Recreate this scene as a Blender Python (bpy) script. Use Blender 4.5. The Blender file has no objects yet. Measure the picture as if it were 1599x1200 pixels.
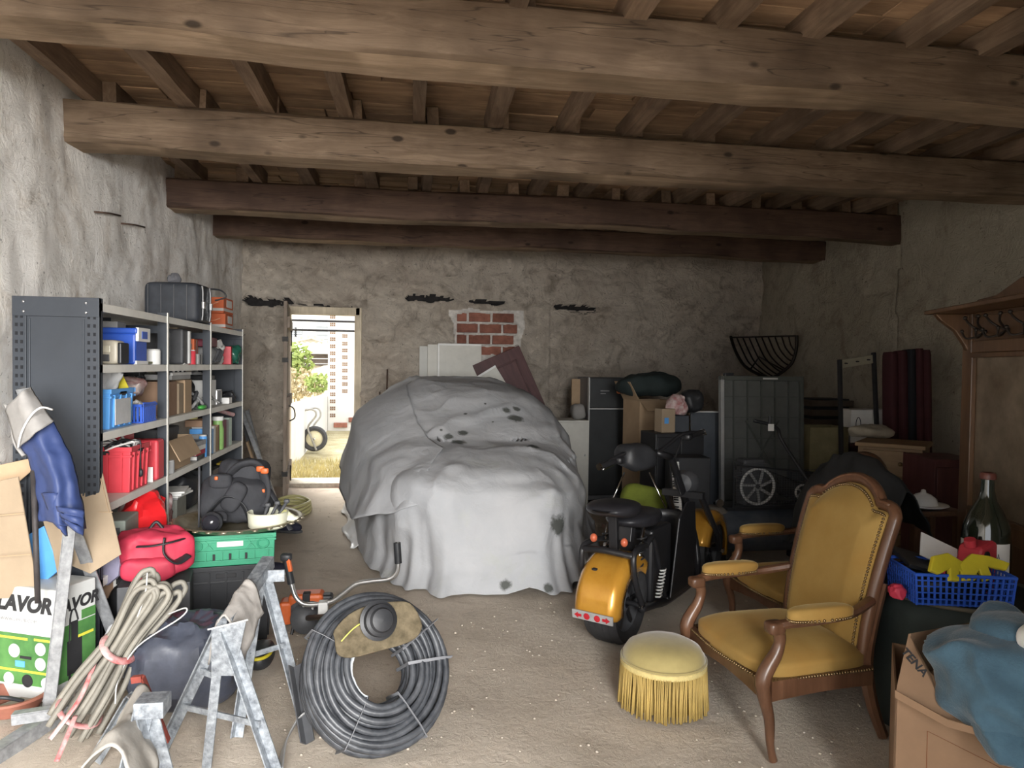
import bpy, bmesh, math, random
import numpy as np
from math import sin, cos, pi, radians, atan, sqrt, hypot
from mathutils import Vector, Matrix, Euler
random.seed(7)
scn = bpy.context.scene
COL = scn.collection
# ---------------------------------------------------------------- camera
FPX, EYE = 1100.0, 1.5
YAW, HORIZON, ROLL = 8.8, 572.0, 0.8
_th = atan((600 - HORIZON) / FPX); _ps = radians(YAW); _ro = radians(ROLL)
CW = Vector((sin(_ps) * cos(_th), cos(_ps) * cos(_th), -sin(_th)))
_r0 = Vector((cos(_ps), -sin(_ps), 0)); _u0 = _r0.cross(CW)
CR = _r0 * cos(_ro) + _u0 * sin(_ro); CU = _u0 * cos(_ro) - _r0 * sin(_ro)
CP = Vector((0, 0, EYE))
cam = bpy.data.cameras.new('camera'); camo = bpy.data.objects.new('camera', cam); COL.objects.link(camo)
cam.sensor_fit = 'HORIZONTAL'; cam.sensor_width = 36; cam.lens = FPX * 36 / 1599
cam.clip_start = .05; cam.clip_end = 200
m = Matrix((CR, CU, -CW)).transposed().to_4x4(); m.translation = CP
camo.matrix_world = m
scn.camera = camo
# ---------------------------------------------------------------- light
W = bpy.data.worlds.new('overcast_sky'); scn.world = W; W.use_nodes = True
bg = W.node_tree.nodes['Background']; bg.inputs[0].default_value = (.93, .96, 1, 1); bg.inputs[1].default_value = 2.6
def area(name, loc, rot, sx, sy, power, col, spread=180):
    l = bpy.data.lights.new(name, 'AREA'); l.shape = 'RECTANGLE'; l.size = sx; l.size_y = sy
    l.energy = power; l.color = col; l.spread = radians(spread)
    o = bpy.data.objects.new(name, l); COL.objects.link(o); o.location = loc; o.rotation_euler = rot
    return o
# daylight entering by the wide barn doorway behind the photographer
area('barn_doorway_daylight', (1.4, -7.0, 3.1), (radians(79), 0, radians(9)), 5.4, 5.0, 2800, (1, .985, .96), 180)
sun = bpy.data.lights.new('sun', 'SUN'); sun.energy = 9.0; sun.angle = radians(38); sun.color = (1, .96, .88)
so = bpy.data.objects.new('sun', sun); COL.objects.link(so); so.rotation_euler = Vector((.42, -.72, -.55)).to_track_quat('-Z', 'Y').to_euler()
vs = scn.view_settings
vs.view_transform = 'Standard'; vs.look = 'None'; vs.gamma = 1; vs.use_curve_mapping = False; vs.exposure = 0.32
# ---------------------------------------------------------------- pixel helpers (where a photo point stands in the room)
def ray(x, y): return CR * ((x - 799.5) / FPX) + CU * ((600 - y) / FPX) + CW
def _ax(x, y, k, v):
    d = ray(x, y); return CP + d * ((v - CP[k]) / d[k])
def PX(x, y, X): return _ax(x, y, 0, X)
def PY(x, y, Y): return _ax(x, y, 1, Y)
def PZ(x, y, z=0.): return _ax(x, y, 2, z)
def PD(x, y, d): return CP + ray(x, y) * d
# ---------------------------------------------------------------- numpy noise
def _h(ix, iy, iz, s):
    n = (ix * 374761393 + iy * 668265263 + iz * 2147483647 + s * 974711) & 0xffffffff
    n = ((n ^ (n >> 13)) * 1274126177) & 0xffffffff
    return ((n ^ (n >> 16)) & 0xffff) / 65535.0
def vn(x, y, z, s=0):
    x = np.asarray(x, float); y = np.asarray(y, float) + 0 * x; z = np.asarray(z, float) + 0 * x
    fx, fy, fz = np.floor(x), np.floor(y), np.floor(z)
    ix, iy, iz = fx.astype(np.int64), fy.astype(np.int64), fz.astype(np.int64)
    u, v, w = x - fx, y - fy, z - fz
    u, v, w = [t * t * (3 - 2 * t) for t in (u, v, w)]
    r = 0
    for a in (0, 1):
        for b in (0, 1):
            for c in (0, 1):
                r = r + _h(ix + a, iy + b, iz + c, s) * (u if a else 1 - u) * (v if b else 1 - v) * (w if c else 1 - w)
    return r * 2 - 1
def fbm(x, y, z=0., s=0, o=3):
    r = 0; a = 1.; f = 1.
    for i in range(o):
        r = r + a * vn(np.asarray(x) * f, np.asarray(y) * f, np.asarray(z) * f, s + i); a *= .5; f *= 2.1
    return r
# ---------------------------------------------------------------- materials
MATS = {}
def nod(nt, t, **k):
    n = nt.nodes.new(t)
    for a, b in k.items():
        if a.startswith('i_'): n.inputs[int(a[2:])].default_value = b
        else: setattr(n, a, b)
    return n
def ramp(nt, fac, stops):
    r = nt.nodes.new('ShaderNodeValToRGB'); e = r.color_ramp.elements
    while len(e) < len(stops): e.new(.5)
    for q, (p, c) in zip(e, stops): q.position = p; q.color = (*c, 1) if len(c) == 3 else c
    nt.links.new(fac, r.inputs[0]); return r.outputs[0]
def mix(nt, a, b, fac, mode='MIX'):
    n = nt.nodes.new('ShaderNodeMix'); n.data_type = 'RGBA'; n.blend_type = mode
    for s, i in ((fac, 0), (a, 6), (b, 7)):
        if hasattr(s, 'is_linked'): nt.links.new(s, n.inputs[i])
        elif i == 0: n.inputs[0].default_value = s
        else: n.inputs[i].default_value = (*s, 1)
    return n.outputs[2]
def noise(nt, sc, det=4, rough=.6, vec=None, dist=0):
    n = nod(nt, 'ShaderNodeTexNoise'); n.inputs['Scale'].default_value = sc; n.inputs['Detail'].default_value = det
    n.inputs['Roughness'].default_value = rough; n.inputs['Distortion'].default_value = dist
    if vec is not None: nt.links.new(vec, n.inputs['Vector'])
    return n.outputs['Fac']
def base(name):
    m = bpy.data.materials.new(name); m.use_nodes = True; nt = m.node_tree
    return m, nt, nt.nodes['Principled BSDF']
def bumpn(nt, b, h, st, dist=.01):
    n = nod(nt, 'ShaderNodeBump'); n.inputs['Strength'].default_value = st; n.inputs['Distance'].default_value = dist
    nt.links.new(h, n.inputs['Height']); nt.links.new(n.outputs[0], b.inputs['Normal'])
def sc3(c, k): return tuple(min(1, max(0, x * k)) for x in c)
def mat(name, c=(.5, .5, .5), r=.6, var=.18, sc=9, bump=.15, bs=60, metal=0, c2=None, rv=0, trans=0, spec=.4, coat=0, sheen=0, bd=.004):
    if name in MATS: return MATS[name]
    m, nt, b = base(name)
    tc = nod(nt, 'ShaderNodeTexCoord').outputs['Object']
    f = noise(nt, sc, 5, .65, tc)
    col = ramp(nt, f, [(.3, sc3(c, 1 - var)), (.7, c2 if c2 else sc3(c, 1 + var))])
    if rv:
        oi = nod(nt, 'ShaderNodeObjectInfo'); mr = nod(nt, 'ShaderNodeMapRange'); mr.inputs[3].default_value = 1 - rv; mr.inputs[4].default_value = 1 + rv
        nt.links.new(oi.outputs['Random'], mr.inputs[0])
        hs = nod(nt, 'ShaderNodeHueSaturation'); nt.links.new(mr.outputs[0], hs.inputs['Value']); nt.links.new(col, hs.inputs['Color']); col = hs.outputs[0]
    nt.links.new(col, b.inputs['Base Color'])
    b.inputs['Roughness'].default_value = r; b.inputs['Metallic'].default_value = metal
    b.inputs['Specular IOR Level'].default_value = spec
    if trans: b.inputs['Transmission Weight'].default_value = trans
    if coat: b.inputs['Coat Weight'].default_value = coat; b.inputs['Coat Roughness'].default_value = .15
    if sheen: b.inputs['Sheen Weight'].default_value = sheen; b.inputs['Sheen Roughness'].default_value = .4
    if bump: bumpn(nt, b, noise(nt, bs, 3, .6, tc), bump, bd)
    MATS[name] = m; return m
def wood(name, c, c2, axis=0, sc=3.0, stretch=12, r=.65, bump=.35, rv=.15, knots=False, coat=0):
    if name in MATS: return MATS[name]
    m, nt, b = base(name)
    tc = nod(nt, 'ShaderNodeTexCoord').outputs['Object']
    oi = nod(nt, 'ShaderNodeObjectInfo')
    ad = nod(nt, 'ShaderNodeVectorMath', operation='ADD'); nt.links.new(tc, ad.inputs[0])
    ml = nod(nt, 'ShaderNodeMath', operation='MULTIPLY', i_1=37.0); nt.links.new(oi.outputs['Random'], ml.inputs[0]); nt.links.new(ml.outputs[0], ad.inputs[1])
    mp = nod(nt, 'ShaderNodeMapping'); s = [stretch] * 3; s[axis] = 1; mp.inputs['Scale'].default_value = s
    nt.links.new(ad.outputs[0], mp.inputs[0])
    g = noise(nt, sc, 6, .7, mp.outputs[0], .6)
    col = ramp(nt, g, [(.25, c), (.5, tuple((a + d) / 2 for a, d in zip(c, c2))), (.72, c2)])
    pt = noise(nt, 2.2, 3, .6, ad.outputs[0])
    col = mix(nt, col, sc3(c, .62), ramp(nt, pt, [(.45, (0, 0, 0)), (.72, (.75, .75, .75))]))
    if knots:
        mk = nod(nt, 'ShaderNodeMapping'); s = [1.7] * 3; s[axis] = .9; mk.inputs['Scale'].default_value = s; nt.links.new(ad.outputs[0], mk.inputs[0])
        v = nod(nt, 'ShaderNodeTexVoronoi'); v.inputs['Scale'].default_value = 3.2; nt.links.new(mk.outputs[0], v.inputs['Vector'])
        col = mix(nt, col, sc3(c, .28), ramp(nt, v.outputs['Distance'], [(.075, (.92, .92, .92)), (.125, (0, 0, 0))]))
        m2 = nod(nt, 'ShaderNodeMapping'); s = [7.] * 3; s[axis] = .35; m2.inputs['Scale'].default_value = s; nt.links.new(ad.outputs[0], m2.inputs[0]); cr = noise(nt, sc, 2, .5, m2.outputs[0], .3)
        col = mix(nt, col, sc3(c, .3), ramp(nt, cr, [(.490, (0, 0, 0)), (.5, (.7, .7, .7)), (.510, (0, 0, 0))]))
    mr = nod(nt, 'ShaderNodeMapRange'); mr.inputs[3].default_value = 1 - rv; mr.inputs[4].default_value = 1 + rv
    nt.links.new(oi.outputs['Random'], mr.inputs[0])
    hs = nod(nt, 'ShaderNodeHueSaturation'); nt.links.new(mr.outputs[0], hs.inputs['Value']); nt.links.new(col, hs.inputs['Color'])
    nt.links.new(hs.outputs[0], b.inputs['Base Color']); b.inputs['Roughness'].default_value = r; b.inputs['Specular IOR Level'].default_value = .3
    if coat: b.inputs['Coat Weight'].default_value = coat; b.inputs['Coat Roughness'].default_value = .25
    bumpn(nt, b, g, bump, .006)
    MATS[name] = m; return m
def plaster(name, c, c2, stain, pits=.5, sc=1.3, bump=.6, streak=None):
    m, nt, b = base(name)
    tc = nod(nt, 'ShaderNodeTexCoord').outputs['Object']
    n1 = noise(nt, sc, 7, .62, tc, .4)
    col = ramp(nt, n1, [(.3, c), (.62, c2)])
    n2 = noise(nt, sc * 2.3, 8, .7, tc, 1.0)
    col = mix(nt, col, stain, ramp(nt, n2, [(.5, (0, 0, 0)), (.66, (.85, .85, .85))]))
    if streak:
        mp = nod(nt, 'ShaderNodeMapping'); mp.inputs['Scale'].default_value = (7, 7, .7); nt.links.new(tc, mp.inputs[0])
        col = mix(nt, col, streak, ramp(nt, noise(nt, 1.0, 5, .6, mp.outputs[0]), [(.52, (0, 0, 0)), (.75, (.5, .5, .5))]))
    v = noise(nt, 34, 4, .7, tc, .6)
    col = mix(nt, col, sc3(stain, .35), ramp(nt, v, [(.625, (0, 0, 0)), (.69, (pits, pits, pits))]))
    nt.links.new(col, b.inputs['Base Color']); b.inputs['Roughness'].default_value = .92; b.inputs['Specular IOR Level'].default_value = .15
    h = noise(nt, 6.5, 9, .74, tc, 2.6)
    bumpn(nt, b, h, bump, .07)
    MATS[name] = m; return m
# ---------------------------------------------------------------- mesh builder
I4 = Matrix.Identity(4)
def TR(loc=(0, 0, 0), rx=0, ry=0, rz=0):
    return Matrix.Translation(loc) @ Euler((radians(rx), radians(ry), radians(rz))).to_matrix().to_4x4()
class MB:
    def __init__(s): s.v = []; s.f = []; s.mi = []; s.cur = 0
    def add(s, vs, fs, mx=None):
        o = len(s.v)
        s.v += [tuple(mx @ Vector(p)) for p in vs] if mx is not None else [tuple(p) for p in vs]
        s.f += [tuple(i + o for i in f) for f in fs]; s.mi += [s.cur] * len(fs); return s
    def box(s, c, d, mx=None, taper=1.0):
        x, y, z = d[0] / 2, d[1] / 2, d[2] / 2; t = taper
        vs = [(-x, -y, -z), (x, -y, -z), (x, y, -z), (-x, y, -z), (-x * t, -y * t, z), (x * t, -y * t, z), (x * t, y * t, z), (-x * t, y * t, z)]
        vs = [(a + c[0], b + c[1], e + c[2]) for a, b, e in vs]
        return s.add(vs, [(3, 2, 1, 0), (4, 5, 6, 7), (0, 1, 5, 4), (1, 2, 6, 5), (2, 3, 7, 6), (3, 0, 4, 7)], mx)
    def b2(s, p, q, mx=None):
        return s.box([(a + b) / 2 for a, b in zip(p, q)], [abs(b - a) for a, b in zip(p, q)], mx)
    def bar(s, p, q, w, h, up=(0, 0, 1), mx=None):
        p, q = Vector(p), Vector(q); d = q - p; L = d.length; d.normalize(); u = Vector(up)
        if abs(d.dot(u)) > .98: u = Vector((1, 0, 0))
        x = d.cross(u).normalized(); u = x.cross(d)
        M = Matrix((x, d, u)).transposed().to_4x4(); M.translation = (p + q) / 2
        return s.box((0, 0, 0), (w, L, h), (mx @ M) if mx is not None else M)
    def angle(s, p, q, w, t, up=(0, 0, 1), mx=None):
        p, q = Vector(p), Vector(q); d = (q - p).normalized(); u = Vector(up)
        if abs(d.dot(u)) > .98: u = Vector((1, 0, 0))
        x = d.cross(u).normalized(); u = x.cross(d)
        s.bar(p, q, w, t, up, mx); return s.bar(p + x * (w / 2 - t / 2) - u * (w / 2), q + x * (w / 2 - t / 2) - u * (w / 2), t, w, up, mx)
    def tube(s, pts, r=.01, n=8, closed=False, cap=True, mx=None, flat=1.0):
        P = [Vector(p) for p in pts]; k = len(P); R = r if isinstance(r, (list, tuple)) else [r] * k
        T = []
        for i in range(k):
            a = P[(i + 1) % k] if (closed or i < k - 1) else P[i]; b = P[i - 1] if (closed or i > 0) else P[i]
            t = a - b; T.append(t.normalized() if t.length > 1e-9 else Vector((0, 0, 1)))
        u = Vector((0, 0, 1)) if abs(T[0].z) < .9 else Vector((1, 0, 0))
        vs = []
        for i in range(k):
            u = (u - T[i] * u.dot(T[i])); u = u.normalized() if u.length > 1e-6 else T[i].orthogonal().normalized()
            w = T[i].cross(u)
            for j in range(n):
                a = 2 * pi * j / n; vs.append(P[i] + u * (cos(a) * R[i] * flat) + w * (sin(a) * R[i]))
        fs = []
        for i in range(k if closed else k - 1):
            i2 = (i + 1) % k
            for j in range(n): j2 = (j + 1) % n; fs.append((i * n + j, i * n + j2, i2 * n + j2, i2 * n + j))
        if cap and not closed: fs.append(tuple(range(n - 1, -1, -1))); fs.append(tuple((k - 1) * n + j for j in range(n)))
        return s.add(vs, fs, mx)
    def lathe(s, prof, n=24, mx=None, a0=0, a1=2 * pi, sy=1.0):
        full = abs(a1 - a0 - 2 * pi) < 1e-6; m = n if full else n + 1; vs = []
        for r, z in prof:
            for j in range(m):
                a = a0 + (a1 - a0) * j / n; vs.append((r * cos(a), r * sin(a) * sy, z))
        fs = []
        for i in range(len(prof) - 1):
            for j in range(n): j2 = (j + 1) % m; fs.append((i * m + j, i * m + j2, (i + 1) * m + j2, (i + 1) * m + j))
        return s.add(vs, fs, mx)
    def prism(s, poly, d, mx=None, d0=0):
        n = len(poly); vs = [(x, y, d0) for x, y in poly] + [(x, y, d0 + d) for x, y in poly]
        fs = [tuple(range(n - 1, -1, -1)), tuple(range(n, 2 * n))] + [(i, (i + 1) % n, n + (i + 1) % n, n + i) for i in range(n)]
        return s.add(vs, fs, mx)
    def grid(s, fn, nu, nv, cu=False, mx=None):
        vs = [fn(i / (nu if cu else nu - 1), j / (nv - 1)) for i in range(nu) for j in range(nv)]
        fs = []
        for i in range(nu if cu else nu - 1):
            i2 = (i + 1) % nu
            for j in range(nv - 1): fs.append((i * nv + j, i2 * nv + j, i2 * nv + j + 1, i * nv + j + 1))
        return s.add(vs, fs, mx)
    def sup(s, c, r, e1=1., e2=1., nu=24, nv=14, mx=None, z0=-1.0, z1=1.0):
        def sg(v, e): return math.copysign(abs(v) ** e, v)
        def fn(u, v):
            t = -pi / 2 + pi * v; a = 2 * pi * u
            z = sg(sin(t), e1); z = max(z0, min(z1, z))
            return (c[0] + r[0] * sg(cos(t), e1) * sg(cos(a), e2), c[1] + r[1] * sg(cos(t), e1) * sg(sin(a), e2), c[2] + r[2] * z)
        return s.grid(fn, nu, nv, True, mx)
    def wob(s, amp, fr, seed=0, zk=1.0, o=3):
        a = np.array(s.v)
        d = [fbm(a[:, 0] * fr + 9.1 * k, a[:, 1] * fr + 3.3, a[:, 2] * fr + 1.7 * k, seed + 11 * k, o) for k in range(3)]
        a = a + amp * np.stack([d[0], d[1], d[2] * zk], 1); s.v = [tuple(p) for p in a]; return s
    def minz(s, z=0.0):
        s.v = [(p[0], p[1], max(z, p[2])) for p in s.v]; return s
    def mesh(s, name, mats, smooth=False):
        me = bpy.data.meshes.new(name); me.from_pydata(s.v, [], s.f)
        for q in (mats if isinstance(mats, (list, tuple)) else [mats]): me.materials.append(q)
        if any(s.mi): me.polygons.foreach_set('material_index', s.mi)
        bm = bmesh.new(); bm.from_mesh(me); bmesh.ops.recalc_face_normals(bm, faces=bm.faces)
        bm.to_mesh(me); bm.free()
        if smooth:
            me.polygons.foreach_set('use_smooth', [True] * len(me.polygons))
            if smooth is not True: me.set_sharp_from_angle(angle=radians(smooth))
        me.update(); return me
def obj(name, mb, mats, parent=None, smooth=False, bev=0, sub=0, solid=0, label=None):
    me = mb.mesh(name, mats, smooth) if isinstance(mb, MB) else mb
    o = bpy.data.objects.new(name, me); COL.objects.link(o)
    if parent is not None: o.parent = parent
    if solid: q = o.modifiers.new('thickness', 'SOLIDIFY'); q.thickness = solid; q.offset = 0
    if bev: q = o.modifiers.new('bevel', 'BEVEL'); q.width = bev; q.segments = 2; q.limit_method = 'ANGLE'; q.angle_limit = radians(40)
    if sub: q = o.modifiers.new('subdivision', 'SUBSURF'); q.levels = sub; q.render_levels = sub
    if label: o['label'] = label
    return o
def tag(o, label, cat, group=None, kind=None):
    o['label'] = label; o['category'] = cat
    if group: o['group'] = group
    if kind: o['kind'] = kind
    return o
def thing(name, label, cat, loc=(0, 0, 0), rz=0, group=None, rx=0, ry=0):
    o = bpy.data.objects.new(name, None); COL.objects.link(o); o.empty_display_size = .1
    o.matrix_basis = TR(loc, rx, ry, rz)
    return tag(o, label, cat, group)
def solo(name, label, cat, mb, mats, loc=(0, 0, 0), rz=0, group=None, rx=0, ry=0, **k):
    o = obj(name, mb, mats, **k); o.matrix_basis = TR(loc, rx, ry, rz); return tag(o, label, cat, group)
def struct(name, mb, mats, **k):
    o = obj(name, mb, mats, **k); o['kind'] = 'structure'; return o
def kids(o): return [c for c in bpy.data.objects if c.parent == o]
def copy_tree(o, parent=None):
    c = o.copy(); COL.objects.link(c); c.parent = parent
    for ch in kids(o): copy_tree(ch, c)
    return c
def spl(pts, n=6, closed=False):
    P = [Vector(p) for p in pts]; out = []; k = len(P)
    for i in range(k if closed else k - 1):
        a = P[i - 1] if (closed or i) else P[0]; b = P[i]; c = P[(i + 1) % k]; d = P[(i + 2) % k] if (closed or i < k - 2) else P[-1]
        for j in range(n):
            t = j / n; out.append(.5 * ((2 * b) + (c - a) * t + (2 * a - 5 * b + 4 * c - d) * t * t + (3 * b - a - 3 * c + d) * t ** 3))
    if not closed: out.append(P[-1])
    return out
def text_mesh(txt, size, mt, name, shear=0, bold=0, ext=.0008, space=1.0):
    cu = bpy.data.curves.new(name, 'FONT'); cu.body = txt; cu.size = size; cu.extrude = ext; cu.shear = shear; cu.offset = bold
    cu.align_x = 'CENTER'; cu.align_y = 'CENTER'; cu.space_character = space
    t = bpy.data.objects.new(name, cu); COL.objects.link(t)
    bpy.context.view_layer.update()
    me = bpy.data.meshes.new_from_object(t.evaluated_get(bpy.context.evaluated_depsgraph_get()))
    bpy.data.objects.remove(t); me.materials.clear(); me.materials.append(mt); return me
def text(txt, size, mt, mx, parent=None, name='lettering', **k):
    o = bpy.data.objects.new(name, text_mesh(txt, size, mt, name, **k)); COL.objects.link(o)
    if parent is not None: o.parent = parent
    o.matrix_basis = mx; return o
# ================================================================ THE SHELL
XL, XR, YB, YF, ZC = -1.92, 4.77, 8.9, -.85, 3.14
M_left = plaster('whitewashed_plaster', (.86, .83, .78), (.93, .905, .865), (.62, .56, .49), .8, 1.1, .45, streak=(.66, .615, .555))
M_back = plaster('rough_tan_plaster', (.60, .52, .435), (.78, .70, .60), (.40, .335, .27), .9, 1.5, 1.0)
M_right = plaster('grey_tan_plaster', (.38, .34, .265), (.50, .455, .365), (.29, .245, .185), .9, 1.2, .6)
M_void = mat('slit_shade_black', (.022, .02, .02), .95, .4, 20, .6, 30)  # near-black inside shallow slits and crack, depth shade put into the colour
M_mort = mat('pale_mortar', (.62, .59, .55), .95, .25, 14, .7, 40)
def floor_mat():
    m, nt, b = base('packed_dirt')
    tc = nod(nt, 'ShaderNodeTexCoord').outputs['Object']
    col = ramp(nt, noise(nt, 1.1, 6, .6, tc, .3), [(.3, (.50, .43, .35)), (.68, (.68, .60, .51))])
    col = mix(nt, col, (.35, .29, .23), ramp(nt, noise(nt, 2.6, 7, .7, tc, .8), [(.54, (0, 0, 0)), (.72, (.7, .7, .7))]))
    col = mix(nt, col, (.64, .58, .50), ramp(nt, noise(nt, 60, 3, .7, tc), [(.62, (0, 0, 0)), (.75, (.6, .6, .6))]))
    col = mix(nt, col, (.20, .165, .13), ramp(nt, noise(nt, 38, 3, .7, tc, 1), [(.66, (0, 0, 0)), (.74, (.6, .6, .6))]))
    nt.links.new(col, b.inputs['Base Color']); b.inputs['Roughness'].default_value = .95; b.inputs['Specular IOR Level'].default_value = .1
    bumpn(nt, b, noise(nt, 22, 8, .75, tc, .4), .55, .03)
    return m
M_floor = floor_mat()
def relief(x0, x1, z0, z1, step, fn, keep=None, slot=None):
    nx = int((x1 - x0) / step) + 1; nz = int((z1 - z0) / step) + 1
    xs = np.linspace(x0, x1, nx); zs = np.linspace(z0, z1, nz)
    A, Z = np.meshgrid(xs, zs, indexing='ij'); P = fn(A.ravel(), Z.ravel())
    mb = MB(); mb.v = [tuple(p) for p in P]
    for i in range(nx - 1):
        for j in range(nz - 1):
            cx, cz = (xs[i] + xs[i + 1]) / 2, (zs[j] + zs[j + 1]) / 2
            if keep and not keep(cx, cz): continue
            mb.f.append((i * nz + j, (i + 1) * nz + j, (i + 1) * nz + j + 1, i * nz + j + 1)); mb.mi.append(slot(cx, cz) if slot else 0)
    return mb
# floor: uneven trodden earth
fl = relief(XL - .2, XR + .2, YF - 1.5, YB + .3, .05, lambda a, b: np.stack([a, b, -.012 + .010 * fbm(a * 1.3, b * 1.3, 0, 3, 3) + .003 * fbm(a * 7, b * 7, 0, 8, 2)], 1))
fl.minz(-.04); floor = struct('floor', fl, M_floor, smooth=True)
# small stones lying about on the dirt: nobody could count them
st = MB()
for i in range(420):
    x, y = random.uniform(-.9, 2.6), random.uniform(2.2, 7.6)
    if -.6 < x < 1.75 and y > 4.35: y = random.uniform(2.2, 4.3)
    r = random.uniform(.003, .008) * (1.5 if random.random() < .06 else 1)
    st.sup((x, y, r * .2), (r, r * random.uniform(.6, 1), r * .6), 1, 1, 6, 4)
g = obj('gravel', st, mat('dusty_stone', (.46, .40, .33), .95, .3, 40), smooth=True); tag(g, 'loose pebbles and crumbs scattered over the dirt floor', 'gravel', kind='stuff')
# left wall
def wl(y, z):
    return np.stack([XL + .02 * fbm(y * 1.6, z * 1.6, 0, 5, 3) + .006 * fbm(y * 11, z * 11, 0, 9, 2), y, z], 1)
wall_left = struct('wall_left', relief(YF, YB + .05, -.05, ZC + .05, .04, wl), M_left, smooth=True)
k = MB().b2((XL - .5, YF - .4, -.05), (XL - .12, YB + .5, ZC + .3)); obj('masonry_core', k, M_left, wall_left)
# back wall with the doorway, dark slits under the old lintels and the bricked-up opening
DX0, DX1, DZ = -1.41, -.53, 2.17
SL = [(-1.93, -1.32, 2.24, .06, 1), (-1.30, -.62, 2.215, .012, 3), (.02, .62, 2.335, .05, 2), (.80, 1.30, 2.30, .03, 4), (1.92, 2.52, 2.262, .055, 5)]
def slit(x, z):
    for a, b, c, h, s in SL:
        if a < x < b:
            w = float(vn(x * 7, s, 0, 21)); w2 = float(vn(x * 12, s, 3, 23)); tp = min(1, (x - a) * 30, (b - x) * 18)
            if abs(z - c - .018 * w + .02 * (x - a)) < h * (.75 + .45 * w2) * max(.25, tp): return 1
    return 0
BX0, BX1, BZ0, BZ1 = .60, 1.50, 1.66, 2.21
def brk(x, z):
    e = .04 * float(vn(x * 7, z * 7, 0, 31))
    return BX0 + .07 + e < x < BX1 - .06 + e and z < BZ1 - .045 + e and z > BZ0
def wb(x, z):
    d = .030 * fbm(x * 1.8, z * 1.8, 0, 41, 3) + .022 * fbm(x * 5, z * 8, 0, 45, 3) + .008 * fbm(x * 16, z * 22, 0, 49, 2)
    rel = 1.0
    rec = np.array([slit(a, b) for a, b in zip(x, z)])
    bk = np.array([brk(a, b) for a, b in zip(x, z)])
    d = np.where(z > 2.0, d, d * .8) + .035 * ((x > 1.86) & (z < 2.24 + .02 * vn(x * 4, 0, 0, 53)))
    return np.stack([x, YB + d + .13 * rec + .035 * bk, z], 1)
def wslot(x, z):
    if slit(x, z): return 1
    if BX0 - .05 < x < BX1 + .04 and BZ0 - .2 < z < BZ1 + .03:
        e = .05 * float(vn(x * 6, z * 6, 0, 33)); 
        if BX0 + .0 + e < x < BX1 + .0 + e and z < BZ1 + e * .4: return 2
    return 0
wall_back = struct('wall_back', relief(XL - .05, XR + .05, -.05, ZC + .05, .016, wb, lambda x, z: not (DX0 < x < DX1 and z < DZ), wslot), [M_back, M_void, M_mort], smooth=True)
k = MB(); k.b2((XL - .5, YB + .12, -.05), (DX0, YB + .42, ZC + .3)); k.b2((DX1, YB + .17, -.05), (XR + .5, YB + .42, ZC + .3)); k.b2((DX0, YB + .12, DZ), (DX1, YB + .42, ZC + .3))
k.b2((DX1, YB + .04, -.05), (DX1 + .02, YB + .18, DZ))
obj('masonry_core', k, M_back, wall_back)
M_brick = mat('red_hollow_brick', (.27, .11, .078), .9, .3, 12, .6, 60, rv=.2)
bz = BZ1 - .035; row = 0
while bz > BZ0 + .02:
    hgt = .125; x = BX0 + .05 - (.0 if row % 2 else .14)
    while x < BX1 - .05:
        x1 = min(x + .285, BX1 - .06); x0 = max(x, BX0 + .06)
        if x1 - x0 > .05:
            b = MB().box(((x0 + x1) / 2, YB + .02 + random.uniform(-.006, .006), bz - hgt / 2), (x1 - x0 - .014, .06, hgt - .014)).wob(.003, 20, row)
            obj('brick', b, M_brick, wall_back, bev=.006)
        x += .30
    bz -= .14; row += 1
mm = MB()
for s in range(26):
    x = random.uniform(BX0 + .03, BX1 - .03); r = random.randint(1, 3); z = BZ1 - .035 - r * .14 + .0
    mm.sup((x, YB + .0, z), (random.uniform(.02, .09), .02, random.uniform(.008, .02)), 1, 1, 10, 6)
obj('mortar_smear', mm.wob(.01, 18, 2), M_mort, wall_back, smooth=True)
# right wall, with a projecting pier and a ragged crack beside it
def wr(y, z):
    d = .022 * fbm(y * 1.6, z * 1.6, 0, 61, 3) + .008 * fbm(y * 9, z * 9, 0, 64, 2)
    cr = np.abs(y - 6.22 - .03 * vn(z * 5, 0, 0, 66)) < .03
    ln = (np.abs(z - 2.32 - .02 * vn(y * 5, 0, 0, 67)) < .010) & (y > 6.3) & (y < 8.2)
    return np.stack([XR - d - .06 * (y < 6.2) + .07 * cr + .03 * ln, y, z], 1)
def rslot(y, z):
    if abs(y - 6.22 - .03 * float(vn(z * 5, 0, 0, 66))) < .02 and float(vn(z * 14, 2, 0, 69)) > -.35: return 1
    return 0
wall_right = struct('wall_right', relief(YF, YB + .05, -.05, ZC + .05, .035, wr, None, rslot), [M_right, M_void], smooth=True)
k = MB().b2((XR + .14, YF - .4, -.05), (XR + .5, YB + .5, ZC + .3)); obj('masonry_core', k, M_right, wall_right)
# wall behind the photographer with the wide barn doorway
OX0, OX1, OZ = -1.85, 1.0, 2.75
k = MB(); k.b2((XL - .5, YF - .4, -.05), (OX0, YF, ZC + .3)); k.b2((OX1, YF - .4, -.05), (XR + .5, YF, ZC + .3)); k.b2((OX0, YF - .4, OZ), (OX1, YF, ZC + .3))
struct('wall_front', k, M_right)
struct('forecourt_ground', relief(-9, 9, -12, YF - 1.3, .5, lambda a, b: np.stack([a, b, -.03 + 0 * a], 1)), M_floor)
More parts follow.
